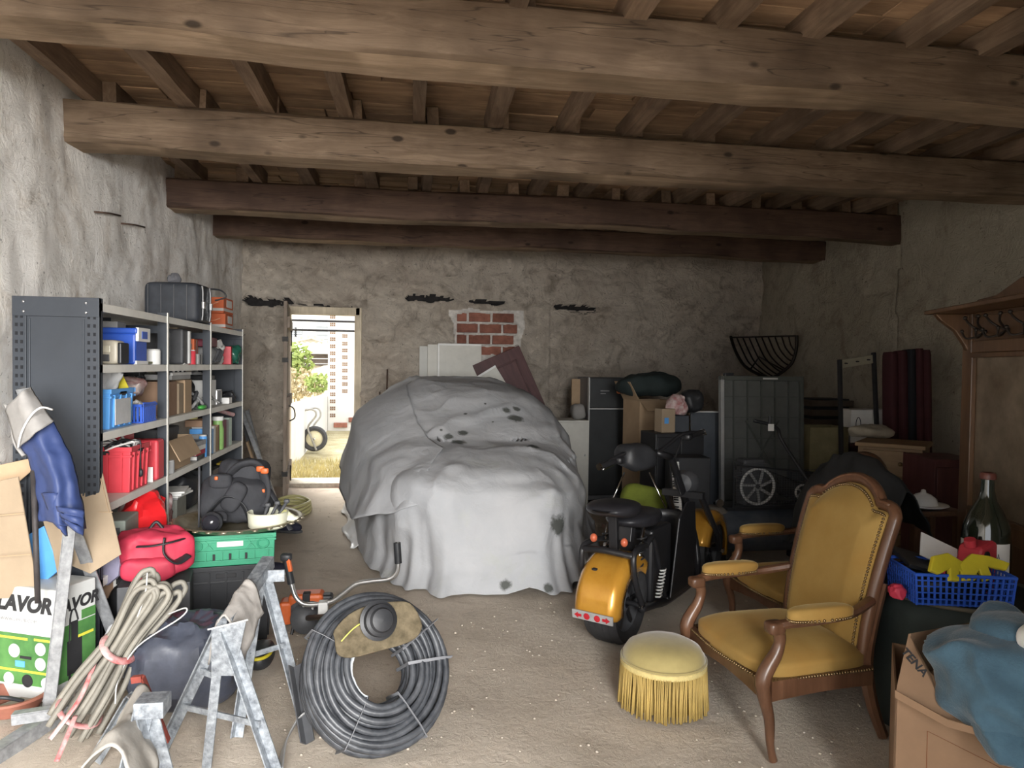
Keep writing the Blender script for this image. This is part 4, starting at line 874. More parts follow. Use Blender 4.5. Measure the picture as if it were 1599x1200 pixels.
q = PY(640, 600, 8.7); solo('dark_rod', 'dark rod leaning left of the white panels', 'rod', MB().tube([Vector((PY(612, 700, 8.3).x, 8.3, 0)), PY(622, 680, 8.4), q], .012, 6), MATS['rusty_iron'], smooth=True)
# ================================================================ ARMCHAIRS
def velvet():
    m, nt, b = base('mustard_velvet'); tc = nod(nt, 'ShaderNodeTexCoord').outputs['Object']
    col = ramp(nt, noise(nt, 3, 5, .6, tc), [(.3, (.26, .155, .042)), (.7, (.36, .235, .075))])
    col = mix(nt, col, (.34, .14, .016), ramp(nt, noise(nt, 1.7, 3, .5, tc), [(.5, (0, 0, 0)), (.7, (.6, .6, .6))]))
    d = nod(nt, 'ShaderNodeVectorMath', operation='DISTANCE'); nt.links.new(tc, d.inputs[0]); d.inputs[1].default_value = (.60, .30, .82)
    q = nod(nt, 'ShaderNodeMath', operation='MULTIPLY_ADD', i_1=7., i_2=0); nt.links.new(d.outputs['Value'], q.inputs[0]); a = nod(nt, 'ShaderNodeMath', operation='ADD'); nt.links.new(q.outputs[0], a.inputs[0]); nt.links.new(noise(nt, 9, 3, .6, tc), a.inputs[1])
    col = mix(nt, col, (.17, .13, .07), ramp(nt, a.outputs[0], [(.55, (.65, .65, .65)), (1.0, (0, 0, 0))]))
    nt.links.new(col, b.inputs['Base Color']); b.inputs['Roughness'].default_value = .85; b.inputs['Specular IOR Level'].default_value = .15
    b.inputs['Sheen Weight'].default_value = .5; b.inputs['Sheen Roughness'].default_value = .35; b.inputs['Sheen Tint'].default_value = (.9, .75, .4, 1)
    bumpn(nt, b, noise(nt, 160, 2, .6, tc), .12, .002); return m
M_vel = velvet()
M_wal = wood('walnut_polish', (.075, .034, .018), (.17, .085, .048), 2, 3, 8, .32, .12, .1, coat=.35)
M_nail = mat('brass_nail', (.22, .15, .075), .3, .3, 50, 0, metal=.8)
M_trim = mat('dark_braid', (.06, .04, .025), .8)
def make_armchair():
    t = thing('armchair', 'x', 'armchair')
    W_, D_ = .58, .50
    # local: x to the back, y to the far side, near front foot at the origin
    def cab(y, s):   # front post: cabriole leg up into the curved arm support
        P = spl([(.035, y, 0), (.02, y, .06), (.012, y, .16), (-.018, y, .27), (-.012, y, .33), (.035, y, .40), (.052, y, .455), (.035, y, .505)], 5)
        R = [np.interp(i / (len(P) - 1), [0, .12, .3, .5, .62, .8, 1], [.017, .015, .021, .031, .029, .022, .026]) for i in range(len(P))]
        return MB().tube(P, R, 10)
    for y in (0, W_): obj('front_leg', cab(y, 1), M_wal, t, smooth=40)
    for y in (.05, W_ - .05):
        P = spl([(D_ + .09, y, 0), (D_ + .03, y, .14), (D_ - .005, y, .30), (D_ + .015, y, .45), (D_ + .06, y, .62)], 5); obj('back_leg', MB().tube(P, [.022 + .006 * min(1, i / 8) for i in range(len(P))], 8), M_wal, t, smooth=40)
    def rail(p, q, sag): 
        p, q = Vector(p), Vector(q); m_ = MB(); n = 12; up = Vector((0, 0, 1)); dr = (q - p).normalized(); sd = dr.cross(up)
        vs = []; 
        for i in range(n):
            u = i / (n - 1); c = p.lerp(q, u); s = sag * sin(u * pi) if sag < .05 else .03 * sin(u * pi)
            h0 = -.045 + s
            for a, b in ((-.016, h0), (.016, h0), (.016, .03), (-.016, .03)): vs.append(c + sd * a + up * b)
        m_.add(vs, [(i * 4 + j, i * 4 + (j + 1) % 4, i * 4 + 4 + (j + 1) % 4, i * 4 + 4 + j) for i in range(n - 1) for j in range(4)] + [(0, 1, 2, 3), (n * 4 - 1, n * 4 - 2, n * 4 - 3, n * 4 - 4)]); return m_
    obj('seat_rail', rail((0, .02, .275), (0, W_ - .02, .275), .02), M_wal, t, smooth=40)
    for y in (0, W_): obj('seat_rail', rail((.01, y, .275), (D_, y * .9 + .03, .275), .008), M_wal, t, smooth=40)
    obj('seat_rail', rail((D_, .05, .275), (D_, W_ - .05, .275), .0), M_wal, t, smooth=40)
    def seatf(u, v):
        a = u * 2 * pi; cx, cy = D_ / 2 + .01, W_ / 2; e = .32
        ex = math.copysign(abs(cos(a)) ** e, cos(a)); ey = math.copysign(abs(sin(a)) ** e, sin(a)); r = v
        hw = .5 - .035 * (ex * .5 + .5)
        bow = -.025 * (1 - ey * ey) * (1 if ex < 0 else 0)
        x = cx + (D_ / 2 + .005) * ex * min(1, r * 1.25) + bow * min(1, r * 1.25); y = cy + W_ * hw * ey * min(1, r * 1.25)
        if r < .8: z = .345 + .065 * (1 - (r / .8) ** 3.2)
        else: z = .345 - .05 * (r - .8) / .2
        return (x, y, z)
    obj('seat_cushion', MB().grid(seatf, 64, 26, True), M_vel, t, smooth=True)
    # back: leaning shield with shaped crest. coordinates (s across 0..1, h up 0..1)
    bw0, bw1 = .50, .54
    def bpt(s, h, off=0.0):
        z = .30 + .70 * h; x = D_ - .02 + .03 * h + .15 * h ** 1.8; w = bw0 + (bw1 - bw0) * min(1, h * 1.3)
        return Vector((x + off, W_ / 2 + (s - .5) * w - .0, z))
    crest = lambda s: .885 + .115 * (max(0, 1 - ((s - .5) / .30) ** 2) ** .75 if abs(s - .5) < .30 else 0) - .05 * (max(0, abs(s - .5) - .36) / .14) ** 2
    def padf(u, v):
        s = .06 + .88 * u; top = crest(s) - .035; h = .03 + (top - .03) * v; ed = min(u, 1 - u, v * 1.2, (1 - v) * 1.4); b = .055 * min(1, ed / .16) ** .6
        return tuple(bpt(s, h, -.012 - b))
    obj('back_cushion', MB().grid(padf, 34, 44), M_vel, t, smooth=True)
    obj('back_lining', MB().grid(lambda u, v: tuple(bpt(.05 + .9 * u, .03 + (crest(.05 + .9 * u) - .06) * v, .012)), 20, 20), M_vel, t, smooth=True)
    fr = [bpt(.03, h) for h in np.linspace(0, .80, 12)] + [bpt(.03 + .0 * k, .83) for k in range(1)] + [bpt(s, crest(s) - .008) for s in np.linspace(.06, .94, 34)] + [bpt(.97, .83)] + [bpt(.97, h) for h in np.linspace(.80, 0, 12)]
    obj('back_frame', MB().tube(fr, .026, 10), M_wal, t, smooth=True)
    mo = [bpt(s, crest(s) + .012, -.022) for s in np.linspace(.08, .92, 34)]; obj('crest_moulding', MB().tube(mo, .0085, 6), M_wal, t, smooth=True)
    nm = MB().sup((0, 0, 0), (.0062, .0062, .0062), 1, 1, 7, 5); nails = MB()
    def studs(P, off=(0, 0, 0)):
        for p in P: nails.add([(v[0] + p[0], v[1] + p[1], v[2] + p[2]) for v in nm.v], nm.f)
    studs([bpt(.085, h, -.030) for h in np.linspace(.03, .83, 44)] + [bpt(.915, h, -.030) for h in np.linspace(.03, .83, 44)] + [bpt(s, crest(s) - .045, -.032) for s in np.linspace(.1, .9, 40)])
    studs([(x, -.004, .302) for x in np.linspace(.03, D_ - .02, 36)] + [(x, W_ + .004, .302) for x in np.linspace(.03, D_ - .02, 36)] + [(-.012 - .022 * sin(u * pi), .03 + (W_ - .06) * u, .302) for u in np.linspace(0, 1, 40)])
    for yb in (0, W_):
        sg = -1 if yb == 0 else 1
        ar = spl([(.02, yb, .503), (.07, yb + sg * .012, .515), (.20, yb + sg * .022, .522), (.36, yb + sg * .008, .530), (D_ - .0, (.06 if sg < 0 else W_ - .06) * .6 + yb * .4, .556)], 6)
        obj('arm_rail', MB().tube(ar, [.023] * len(ar), 8, flat=.8), M_wal, t, smooth=40)
        obj('scroll_end', MB().sup((.028, yb, .502), (.036, .031, .024), .5, .5, 16, 10), M_wal, t, smooth=True)
        obj('arm_pad', MB().sup((.215, yb + sg * .02, .548), (.145, .037, .030), .55, .7, 28, 12), M_vel, t, smooth=True)
        studs([(.215 + .143 * math.copysign(abs(cos(a)) ** .7, cos(a)), yb + sg * .02 + .037 * math.copysign(abs(sin(a)) ** .7, sin(a)), .531) for a in np.linspace(0, 2 * pi, 60)])
    n_ = obj('nail_heads', nails, M_nail, t, smooth=True); n_['kind'] = 'stuff'
    return t
ch = make_armchair(); c2 = copy_tree(ch)
for o, loc, rz, lb in ((ch, (1.384, 2.475, 0), 6.4, 'mustard velvet armchair with brass nails nearest the camera, beside the fringed footstool'), (c2, (1.93, 3.22, 0), 5, 'second mustard velvet armchair, behind, with black cloth thrown over its back')):
    o.matrix_basis = TR(loc, 0, 0, rz) @ Matrix.Diagonal((1, 1, 1.03, 1)); o['label'] = lb; o['group'] = 'mustard armchairs'
# black cloth over the second chair's back
def drape(u, v):
    a = (u - .5) * 2; s = (v - .5) * 2; r = abs(s)
    x = 2.50 + .04 * s + .20 * math.copysign(max(0, r - .1), s) * (1.3 if s > 0 else 1); y = 3.56 + .38 * a * (1 + .1 * r)
    z = 1.035 - .08 * a * a - .52 * max(0, r - .12) ** 1.1 * (1.1 if s < 0 else .8) - .16 * max(0, abs(a) - .5)
    return (x, y, max(.44, z))
solo('black_cloth', 'black coat-like cloth heaped over the second armchair', 'cloth', MB().grid(drape, 40, 40).wob(.035, 4, 17), mat('black_fabric', (.018, .019, .020), .8, .3, 6, .2), smooth=True, solid=.006)
# ================================================================ FRINGED FOOTSTOOL
t = thing('footstool', 'round mustard velvet footstool with long gold fringe', 'footstool', (1.155, 2.955, 0))
M_vel2 = mat('pale_mustard_velvet', (.34, .275, .11), .85, .18, 4, .12, 160, sheen=.5); M_fr = mat('gold_fringe', (.40, .28, .085), .7, .2, 12, .2, 90)
R = .182
obj('cushion', MB().lathe([(0, .302), (.06, .300), (.12, .289), (.16, .268), (R - .004, .24), (R, .215), (R - .006, .2)], 40), M_vel2, t, smooth=True)
obj('base_drum', MB().lathe([(R - .02, .2), (R - .012, .03), (0, .03)], 32).lathe([(.02, 0), (.02, .03)], 8), M_fr, t, smooth=40)
obj('piping', MB().tube([((R + .002) * cos(a), (R + .002) * sin(a), .218) for a in np.linspace(0, 2 * pi, 48)[:-1]], .006, 6, closed=True), M_vel2, t, smooth=True)
obj('braid', MB().lathe([(R, .214), (R + .007, .21), (R + .007, .19), (R, .186)], 48), mat('pale_braid', (.58, .47, .20), .7, .15, 60), t, smooth=40)
for i in range(150):
    a = 2 * pi * i / 150 + random.uniform(-.01, .01); r0, r1 = R + .004, R + .004 + random.uniform(-.004, .012); da = random.uniform(-.03, .03); b0 = random.uniform(.008, .022)
    obj('tassel', MB().tube([(r0 * cos(a), r0 * sin(a), .195), ((r0 + r1) / 2 * cos(a + da), (r0 + r1) / 2 * sin(a + da), .1), (r1 * cos(a + da * 1.2), r1 * sin(a + da * 1.2), b0)], [.0036, .0040, .0046], 5), M_fr, t, smooth=True)
# ================================================================ ELECTRIC SCOOTER
RW = Vector((1.165, 3.70, 0)); FW = Vector((2.12, 4.75, 0)); hd = math.degrees(math.atan2(FW.y - RW.y, FW.x - RW.x)); WB = (FW - RW).length
t = thing('electric_scooter', 'gold and black fat-tyred electric scooter seen from behind', 'scooter', RW, hd)
M_tyr = mat('tyre_rubber', (.030, .030, .032), .8, .25, 25, .3, 60); M_chr = mat('chrome', (.72, .72, .72), .15, .05, 10, 0, metal=1)
M_blk = mat('black_paint', (.018, .018, .020), .35, .2, 10, .05); M_seat = mat('seat_vinyl', (.022, .022, .026), .38, .2, 20, .15, 120)
M_gold = mat('amber_gold_paint', (.56, .26, .030), .26, .12, 5, .02, metal=.35, coat=.6, c2=(.66, .34, .05))
R, TW = .225, .095
def wheel(x, par):
    pr = [(R - .075, -TW * .72), (R - .05, -TW * .95), (R - .018, -TW), (R - .002, -TW * .62), (R, 0), (R - .002, TW * .62), (R - .018, TW), (R - .05, TW * .95), (R - .075, TW * .72)]
    w = obj('tyre', MB().lathe(pr, 44, TR((x, 0, R), 90, 0, 0)), M_tyr, par, smooth=50)
    for k in (-.055, -.02, .02, .055): obj('tread_groove', MB().lathe([(R + .0004 - abs(k) * .02, k - .003), (R + .001 - abs(k) * .02, k + .003)], 44, TR((x, 0, R), 90, 0, 0)), M_lab, w)
    obj('wheel_rim', MB().lathe([(.03, -.07), (.09, -.045), (R - .09, -.05), (R - .072, -.072), (R - .072, .072), (R - .09, .05), (.09, .045), (.03, .07)], 36, TR((x, 0, R), 90, 0, 0)), M_dgrey, par, smooth=50)
    for k in range(6): a = k * pi / 3; obj('spoke', MB().bar((x + .04 * cos(a), -.056, R + .04 * sin(a)), (x + .145 * cos(a), -.06, R + .145 * sin(a)), .025, .012, (0, 1, 0)), M_blk, par)
    obj('axle', MB().tube([(x, -.15, R), (x, .15, R)], .014, 10), M_blk, par, smooth=40); obj('axle_nut', MB().tube([(x, -.165, R), (x, -.145, R)], .02, 6), M_chr, par)
wheel(0, t); wheel(WB, t)
def fender(cx, a0, a1, Rf, w, name, par):
    def fn(u, v):
        a = a0 + (a1 - a0) * u; s = (v - .5) * 2; r = Rf - .045 * max(0, abs(s) - .62) / .38 * 1.0 - .05 * max(0, abs(s) - .86) / .14
        ww = w * (1 if abs(s) < .86 else 1.0)
        return (cx + r * cos(a), ww * min(1, abs(s) / .86) * math.copysign(1, s), R + r * sin(a))
    return obj(name, MB().grid(fn, 30, 25), M_gold, par, smooth=60, solid=.004)
rf = fender(0, radians(50), radians(186), R + .045, .125, 'rear_fender', t)
fender(WB, radians(-22), radians(165), R + .045, .125, 'front_fender', t)
# tail light bar at the fender's lower edge
a = radians(181); lp = Vector((cos(a) * (R + .05), 0, R + sin(a) * (R + .05)))
tl = obj('tail_light', MB().box((0, 0, 0), (.012, .235, .048)), M_grey, t, bev=.004); tl.matrix_basis = TR(lp + Vector((-.004, 0, -.01)), 0, -8, 0)
M_tred = mat('tail_red', (.42, .02, .03), .25, .1)
for y in (-.03, .03): obj('lamp', MB().lathe([(0, .007), (.017, .005), (.018, 0)], 16, TR((-.004, y, 0), 0, -90, 0)), M_tred, tl, smooth=40)
for s in (-1, 1): obj('arrow', MB().prism([(s * .060, -.007), (s * .080, -.007), (s * .080, -.016), (s * .102, 0), (s * .080, .016), (s * .080, .007), (s * .060, .007)], .003, Matrix(((0, 0, -1, -.006), (1, 0, 0, 0), (0, 1, 0, 0), (0, 0, 0, 1)))), M_tred, tl)
obj('fender_badge', MB().sup((-.18, .04, R + .205), (.016, .016, .006), .6, .6, 8, 6), M_lab, rf)
# frame
fm = MB()
for s in (-1, 1):
    fm.tube(spl([(.0, s * .155, R), (-.10, s * .155, R + .16), (-.11, s * .15, R + .29), (.0, s * .14, R + .31), (.1, s * .13, R + .30)]), .017, 8)
    fm.tube(spl([(0, s * .15, R - .02), (.2, s * .14, .17), (.45, s * .13, .13), (.95, s * .12, .14), (1.06, s * .09, .30), (1.03, s * .04, .55)]), .022, 8)
    fm.tube(spl([(.1, s * .13, R + .30), (.22, s * .12, .54), (.32, s * .12, .36), (.42, s * .12, .15)]), .017, 8)
fm.tube(spl([(-.11, -.15, R + .285), (-.135, 0, R + .30), (-.11, .15, R + .285)]), .018, 8)
obj('frame', fm, M_blk, t, smooth=True)
for s in (-1, 1):
    P = [(.02 + .10 * k / 40 * 1.0 + .0, s * .105, R + .10 + .29 * k / 40) for k in range(41)]
    hx = [(p[0] + .026 * cos(k * 1.25), p[1] + .026 * sin(k * 1.25), p[2]) for k, p in enumerate(P)]
    obj('shock_spring', MB().tube(spl(hx[10:36], 3), .0055, 6), M_blk, t, smooth=True); obj('shock_body', MB().tube([P[0], P[-1]], .012, 8), M_chr, t, smooth=True)
obj('side_spring', MB().tube([(.24 + .018 * cos(k * 1.3) + .0016 * k, -.15 + .018 * sin(k * 1.3), .20 + .0035 * k) for k in range(44)], .005, 6), M_whitep, t, smooth=True)
for s in (-1, 1): obj('indicator', MB().sup((-.10, s * .09, R + .35), (.02, .02, .024), 1, 1, 12, 8), mat('amber_lens', (.5, .12, .06), .2), t, smooth=True)
obj('seat_post', MB().bar((-.03, 0, R + .28), (-.05, 0, .70), .05, .03).bar((.12, 0, R + .3), (.14, 0, .62), .08, .05), M_blk, t, bev=.004)
def saddle(c, r, nm):
    m_ = MB().sup(c, r, .7, .75, 36, 16); m_.v = [(x, y * (1 - .25 * max(0, (x - c[0]) / r[0])), z - .02 * ((x - c[0]) / r[0]) ** 2 * (1 if z > c[2] else 0) + .02 * max(0, -(x - c[0]) / r[0])) for x, y, z in m_.v]; return obj(nm, m_, M_seat, t, smooth=True)
saddle((-.02, 0, .735), (.19, .135, .045), 'passenger_seat'); saddle((.26, 0, .64), (.24, .135, .05), 'seat')
obj('footboard', MB().b2((.40, -.15, .125), (.95, .15, .16)), M_blk, t, bev=.01); obj('battery_box', MB().b2((.22, -.12, .16), (.52, .12, .58)), M_blk, t, bev=.02)
sp_ = MB().prism([(.42, .15), (.82, .15), (.86, .40), (.82, .66), (.68, .68), (.55, .60)], .012, TR((0, 0, 0), 90)); o = obj('side_skirt', sp_, M_blk, t, bev=.004); o.location = (0, -.145, 0)
obj('leg_shield', MB().grid(lambda u, v: (.92 + .05 * sin(pi * u) - .10 * v, -.13 + .26 * u, .16 + .42 * v), 12, 8), M_blk, t, smooth=True, solid=.012)
top = Vector((WB - .62, .0, .93)); ax = Vector((WB, 0, R))
fk = MB()
for s in (-1, 1): fk.tube([ax + Vector((0, s * .135, 0)), ax + Vector((-.06, s * .135, .12)), ax.lerp(top, .62) + Vector((0, s * .12, 0))], .022, 8)
fk.tube([ax.lerp(top, .45), top], .026, 8); fk.bar(ax.lerp(top, .62) + Vector((0, -.14, 0)), ax.lerp(top, .62) + Vector((0, .14, 0)), .05, .04)
obj('front_fork', fk, M_blk, t, smooth=40)
M_inv = t.matrix_basis.inverted()
lg, rg_ = M_inv @ PD(940, 728, 4.12), M_inv @ PD(1094, 676, 4.75); cb = (lg + rg_) / 2
bar = spl([lg, lg.lerp(cb, .4) + Vector((.02, 0, .03)), cb + Vector((.02, 0, -.03)), rg_.lerp(cb, .45) + Vector((.02, 0, .03)), rg_], 6)
obj('handlebar', MB().tube(bar, .012, 8), M_blk, t, smooth=True); obj('bar_riser', MB().tube([top, cb + Vector((.02, 0, -.03))], .022, 8), M_blk, t, smooth=True)
for g, o_ in ((lg, cb), (rg_, cb)):
    d = (o_ - g).normalized(); gp = obj('grip', MB().tube([g - d * .02, g + d * .11], .019, 10), M_blk, t, smooth=40); obj('grip_end', MB().tube([g - d * .03, g - d * .02], .021, 10), M_chr, gp, smooth=40)
    obj('brake_lever', MB().tube(spl([g + d * .13 + Vector((.03, 0, 0)), g + d * .06 + Vector((.07, 0, -.01)), g - d * .03 + Vector((.06, 0, -.02))]), .007, 6), M_chr, t, smooth=True)
    obj('switch_box', MB().sup(tuple(g + d * .15), (.03, .03, .022), .5, .5, 12, 8), M_blk, t, smooth=True)
obj('brake_cable', MB().tube(spl([rg_ + (cb - rg_) * .2, rg_.lerp(cb, .5) + Vector((.12, 0, .03)), rg_.lerp(cb, .75) + Vector((.14, 0, -.15)), top + Vector((.06, -.05, -.25))]), .005, 6), M_blk, t, smooth=True)
hl = obj('headlight', MB().lathe([(0, .0), (.075, .0), (.085, .05), (.06, .11), (0, .13)], 20, TR(tuple(ax.lerp(top, .72) + Vector((.16, 0, .0))), 0, -90, 0)), M_dgrey, t, smooth=40)
# black bag strapped on the handlebar
p = PD(992, 712, 4.35); o = MB().sup((0, 0, 0), (.13, .09, .075), .7, .7, 30, 16).wob(.02, 6, 5); solo('handlebar_bag', 'black bag strapped to the scooter handlebar', 'bag', o, M_blackp, p, 15, smooth=True)
for i, (a, b) in enumerate((((975, 738), (953, 790)), ((1014, 738), (1040, 795)))): obj('chrome_stay', MB().tube([M_inv @ PD(*a, 4.25), M_inv @ PD(*b, 4.2)], .005, 6), M_chr, t, smooth=True)
# ================================================================ COIL OF BLACK PIPE
M_pipe = mat('black_pipe', (.030, .034, .042), .38, .3, 14, .12, 40, c2=(.085, .09, .10))
cc = PD(586, 1074, 2.82); cc.z = .272; cT = Matrix.Translation(cc) @ Euler((radians(60), radians(-4), radians(20))).to_matrix().to_4x4()
t = thing('pipe_coil', 'coil of thick black water pipe bound with grey bands', 'pipe', (0, 0, 0)); t.matrix_basis = cT
rnd = random.Random(3); r0 = .0138
for lay in range(6):
    for k in range(7):
        if 0 < lay < 5 and 1 < k < 5: continue
        rr = .132 + .0262 * lay + .0126 * (k % 2) + .004 * rnd.random(); zc = -.078 + .026 * k + rnd.uniform(-.005, .005); ph = rnd.random() * 6
        obj('winding', MB().tube([((rr + .006 * sin(2 * a + ph)) * cos(a), (rr + .006 * sin(2 * a + ph)) * 1.05 * sin(a), zc + .008 * sin(a + ph)) for a in np.linspace(0, 2 * pi, 46)[:-1]], r0, 7, closed=True), M_pipe, t, smooth=True)
M_band = mat('grey_band', (.17, .175, .19), .6, .15)
for a in (-2.25, -1.15, -.1, .42, 2.45):
    c, s = cos(a), sin(a); q = [(.112, -.09), (.112, .09), (.15, .100), (.25, .100), (.296, .085), (.298, -.085), (.25, -.100), (.15, -.100)]
    obj('band', MB().tube([(r * c, r * s * 1.05, z) for r, z in q], .007, 6, closed=True, flat=.3), M_band, t, smooth=40)
obj('film_wrap', MB().grid(lambda u, v: (.113 * cos(2.3 + 1.7 * u), .117 * sin(2.3 + 1.7 * u), -.09 + .18 * v), 14, 5).wob(.006, 20, 3), mat('printed_film', (.62, .66, .70), .25, .15, 30, .2), t, smooth=True, solid=.002)
# ================================================================ BRUSHCUTTER
ep = PZ(478, 985, .0) + Vector((0, .02, .10)); hp = PD(580, 958, 2.86); M_stihl = mat('orange_plastic', (.58, .12, .03), .42, .15)
t = thing('brushcutter', 'orange and black brushcutter with bicycle handlebar lying across the pipe coil', 'brushcutter', (0, 0, 0))
en = obj('engine_body', MB().sup((0, 0, 0), (.10, .085, .085), .6, .6, 24, 14), M_dgrey, t, smooth=True); en.location = ep + Vector((.0, .05, .0))
obj('engine_cover', MB().b2((-.10, -.02, .035), (.09, .10, .10)), M_stihl, t, bev=.02).location = ep; obj('fuel_tank', MB().b2((-.15, -.02, -.07), (-.08, .10, .06)), M_stihl, t, bev=.018).location = ep
obj('cover_slot', MB().b2((-.02, -.03, .05), (.02, .02, .11)), M_lab, t, bev=.004).location = ep; obj('air_filter', MB().b2((.07, -.0, .04), (.14, .08, .085)), M_blackp, t, bev=.015).location = ep
fr_ = ep + Vector((-.0, -.05, -.02)); fd = (hp - fr_).normalized()
for k in range(9): a = k * 2 * pi / 9; obj('cooling_fin', MB().bar((fr_.x + .03 * cos(a), fr_.y, fr_.z + .03 * sin(a)), (fr_.x + .078 * cos(a + .3), fr_.y - .01, fr_.z + .078 * sin(a + .3)), .012, .02, (0, 1, 0)), M_lgrey, t)
obj('clutch_housing', MB().lathe([(.082, -.01), (.085, .015), (.06, .04), (.03, .06), (.0, .06)], 22, Matrix.Translation(fr_) @ fd.to_track_quat('Z', 'Y').to_matrix().to_4x4()), M_dgrey, t, smooth=40)
for k in range(3): obj('foot_stand', MB().tube([ep + Vector((-.06 + .06 * k, -.06, -.05)), ep + Vector((-.07 + .07 * k, -.08, -.098))], .008, 6), M_blackp, t)
obj('shaft', MB().tube([fr_ + fd * .04, hp], .0145, 10), mat('dusty_tube', (.17, .13, .10), .5, .2), t, smooth=True)
hb = [PD(447, 872, 3.72), PD(455, 912, 3.72), PD(464, 936, 3.72), PD(482, 945, 3.72), PD(517, 940, 3.72), PD(537, 927, 3.72), PD(556, 913, 3.72), PD(580, 908, 3.72), PD(606, 905, 3.72), PD(618, 897, 3.72), PD(622, 880, 3.72), PD(620, 848, 3.72)]
obj('handlebar', MB().tube(spl(hb, 5), .0125, 10), M_steel, t, smooth=True); obj('grip', MB().tube([hb[-1], hb[-2].lerp(hb[-1], .0)], .019, 10), M_blackp, t, smooth=40)
g1 = obj('grip', MB().tube([hb[0], hb[1]], .019, 10), M_blackp, t, smooth=40); obj('trigger', MB().bar(hb[0] + Vector((.012, -.012, .0)), hb[0].lerp(hb[1], .5) + Vector((.012, -.012, 0)), .02, .02), M_stihl, g1, bev=.004); obj('thumb_switch', MB().sup(tuple(hb[0] + Vector((.0, 0, .005))), (.03, .024, .02), .5, .5, 12, 8), M_blackp, g1, smooth=True)
obj('clamp', MB().b2((-.025, -.03, -.06), (.025, .03, .03)), M_lgrey, t, bev=.006).location = PD(505, 948, 3.72)
gm = mat('muddy_guard', (.095, .075, .042), .95, .4, 22, .9, 50, c2=(.15, .12, .075)); Dg = 2.84
gp = [(522, 985), (545, 960), (575, 946), (612, 940), (640, 942), (656, 965), (658, 985), (640, 1003), (590, 1018), (548, 1028), (527, 1022), (523, 1000)]
nrm = -(cT.to_3x3() @ Vector((0, 0, 1))).normalized(); nrm = (nrm * .8 + CW * .4).normalized(); c0_ = cc - nrm * .19 + Vector((0, 0, .10))
def onpl(px, py): d = ray(px, py); return CP + d * ((c0_ - CP).dot(nrm) / d.dot(nrm))
poly = spl([onpl(*q) for q in gp], 3, True); m_ = MB(); n = len(poly); m_.v = [tuple(q - nrm * .004) for q in poly] + [tuple(q + nrm * .03) for q in poly]; m_.f = [tuple(range(n)), tuple(range(2 * n - 1, n - 1, -1))] + [(i, n + i, n + (i + 1) % n, (i + 1) % n) for i in range(n)]; m_.mi = [0] * len(m_.f)
obj('guard', m_, gm, t, bev=.006)
hT = Matrix.Translation(onpl(588, 970) - nrm * .008) @ (-nrm + Vector((.25, 0, 0))).normalized().to_track_quat('Z', 'Y').to_matrix().to_4x4()
hd_ = obj('trimmer_head', MB().lathe([(.03, -.03), (.055, -.02), (.058, .0), (.058, .012), (.072, .014), (.073, .022), (.060, .026), (.058, .05), (.046, .056), (.040, .070), (.022, .074), (0, .075)], 28, hT), M_blackp, t, smooth=35)
obj('gear_knob', MB().tube([onpl(578, 945), onpl(580, 955)], .017, 8), mat('olive_dirt', (.26, .23, .13), .9), t, smooth=40)
obj('nylon_line', MB().tube(spl([onpl(572, 968) - nrm * .03, onpl(550, 983) - nrm * .04, onpl(532, 1002) - nrm * .04]), .0022, 6), mat('lime_line', (.62, .65, .10), .4), t, smooth=True)
# ================================================================ TRESTLES, ANGLE IRON
M_galv2 = mat('spattered_zinc', (.19, .21, .24), .5, .35, 40, .2, 70, metal=.4, c2=(.40, .43, .46))
t = thing('metal_trestle', 'spattered galvanised folding trestle with grey rag over its top rail', 'trestle', (0, 0, 0))
TN, TF = PD(352, 968, 2.62), PD(412, 880, 3.05); fN = [PZ(257, 1168), PZ(436, 1215)]; fF = [PZ(372, 1152), PZ(474, 1112)]
obj('top_rail', MB().angle(TN, TF + (TF - TN).normalized() * .06, .05, .006), M_galv2, t)
for f in fN: obj('leg', MB().angle(f, TN + (f - TN) * .06, .038, .005, CW), M_galv2, t)
for f in fF: obj('leg', MB().angle(f, TF + (f - TF) * .06, .038, .005, CW), M_galv2, t)
obj('centre_post', MB().bar(PD(322, 1205, 2.62), TN + Vector((-.01, 0, 0)), .035, .006, CW), M_galv2, t)
for k, rust in ((.66, True), (.38, False)): obj('cross_brace', MB().bar(fN[0].lerp(TN, 1 - k) - Vector((0, .012, 0)), fN[1].lerp(TN, 1 - k) - Vector((0, .012, 0)), .022, .008, CW), M_galv2, t) if rust else obj('cross_brace', MB().bar(fN[0].lerp(TN, 1 - k) - Vector((0, .012, 0)), TN.lerp(PD(322, 1205, 2.62), k), .022, .008, CW), M_galv2, t)
obj('cross_brace', MB().bar(fF[0].lerp(TF, .45), fF[1].lerp(TF, .45), .022, .006, CW), M_galv2, t)
gq = [PD(330, 982, 2.59), PD(384, 971, 2.59), PD(366, 1056, 2.60), PD(330, 1056, 2.60)]; m_ = MB(); m_.v = [tuple(q) for q in gq] + [tuple(q + CW * .005) for q in gq]; m_.f = [(0, 1, 2, 3), (7, 6, 5, 4)] + [(i, 4 + i, 4 + (i + 1) % 4, (i + 1) % 4) for i in range(4)]; m_.mi = [0] * 6
obj('gusset_plate', m_, M_galv2, t); obj('end_plate', MB().box((0, 0, 0), (.10, .012, .05)), M_galv2, t).location = TF + Vector((.04, -.02, -.05))
obj('wire_tie', MB().tube([gq[0] + Vector((-.01, -.01, 0)), gq[1] + Vector((.01, -.012, .01))], .003, 5), M_lgrey, t)
def rag(u, v):
    c = TN.lerp(TF, .0 + .52 * u); s = (v - .5) * 2; side = Vector((.92, -.39, 0)); h = abs(s)
    q = c + side * (s * .055 + math.copysign(.02, s) * h) + Vector((0, 0, .028 - .21 * h ** 1.5 * (1 - .45 * u)))
    return tuple(q)
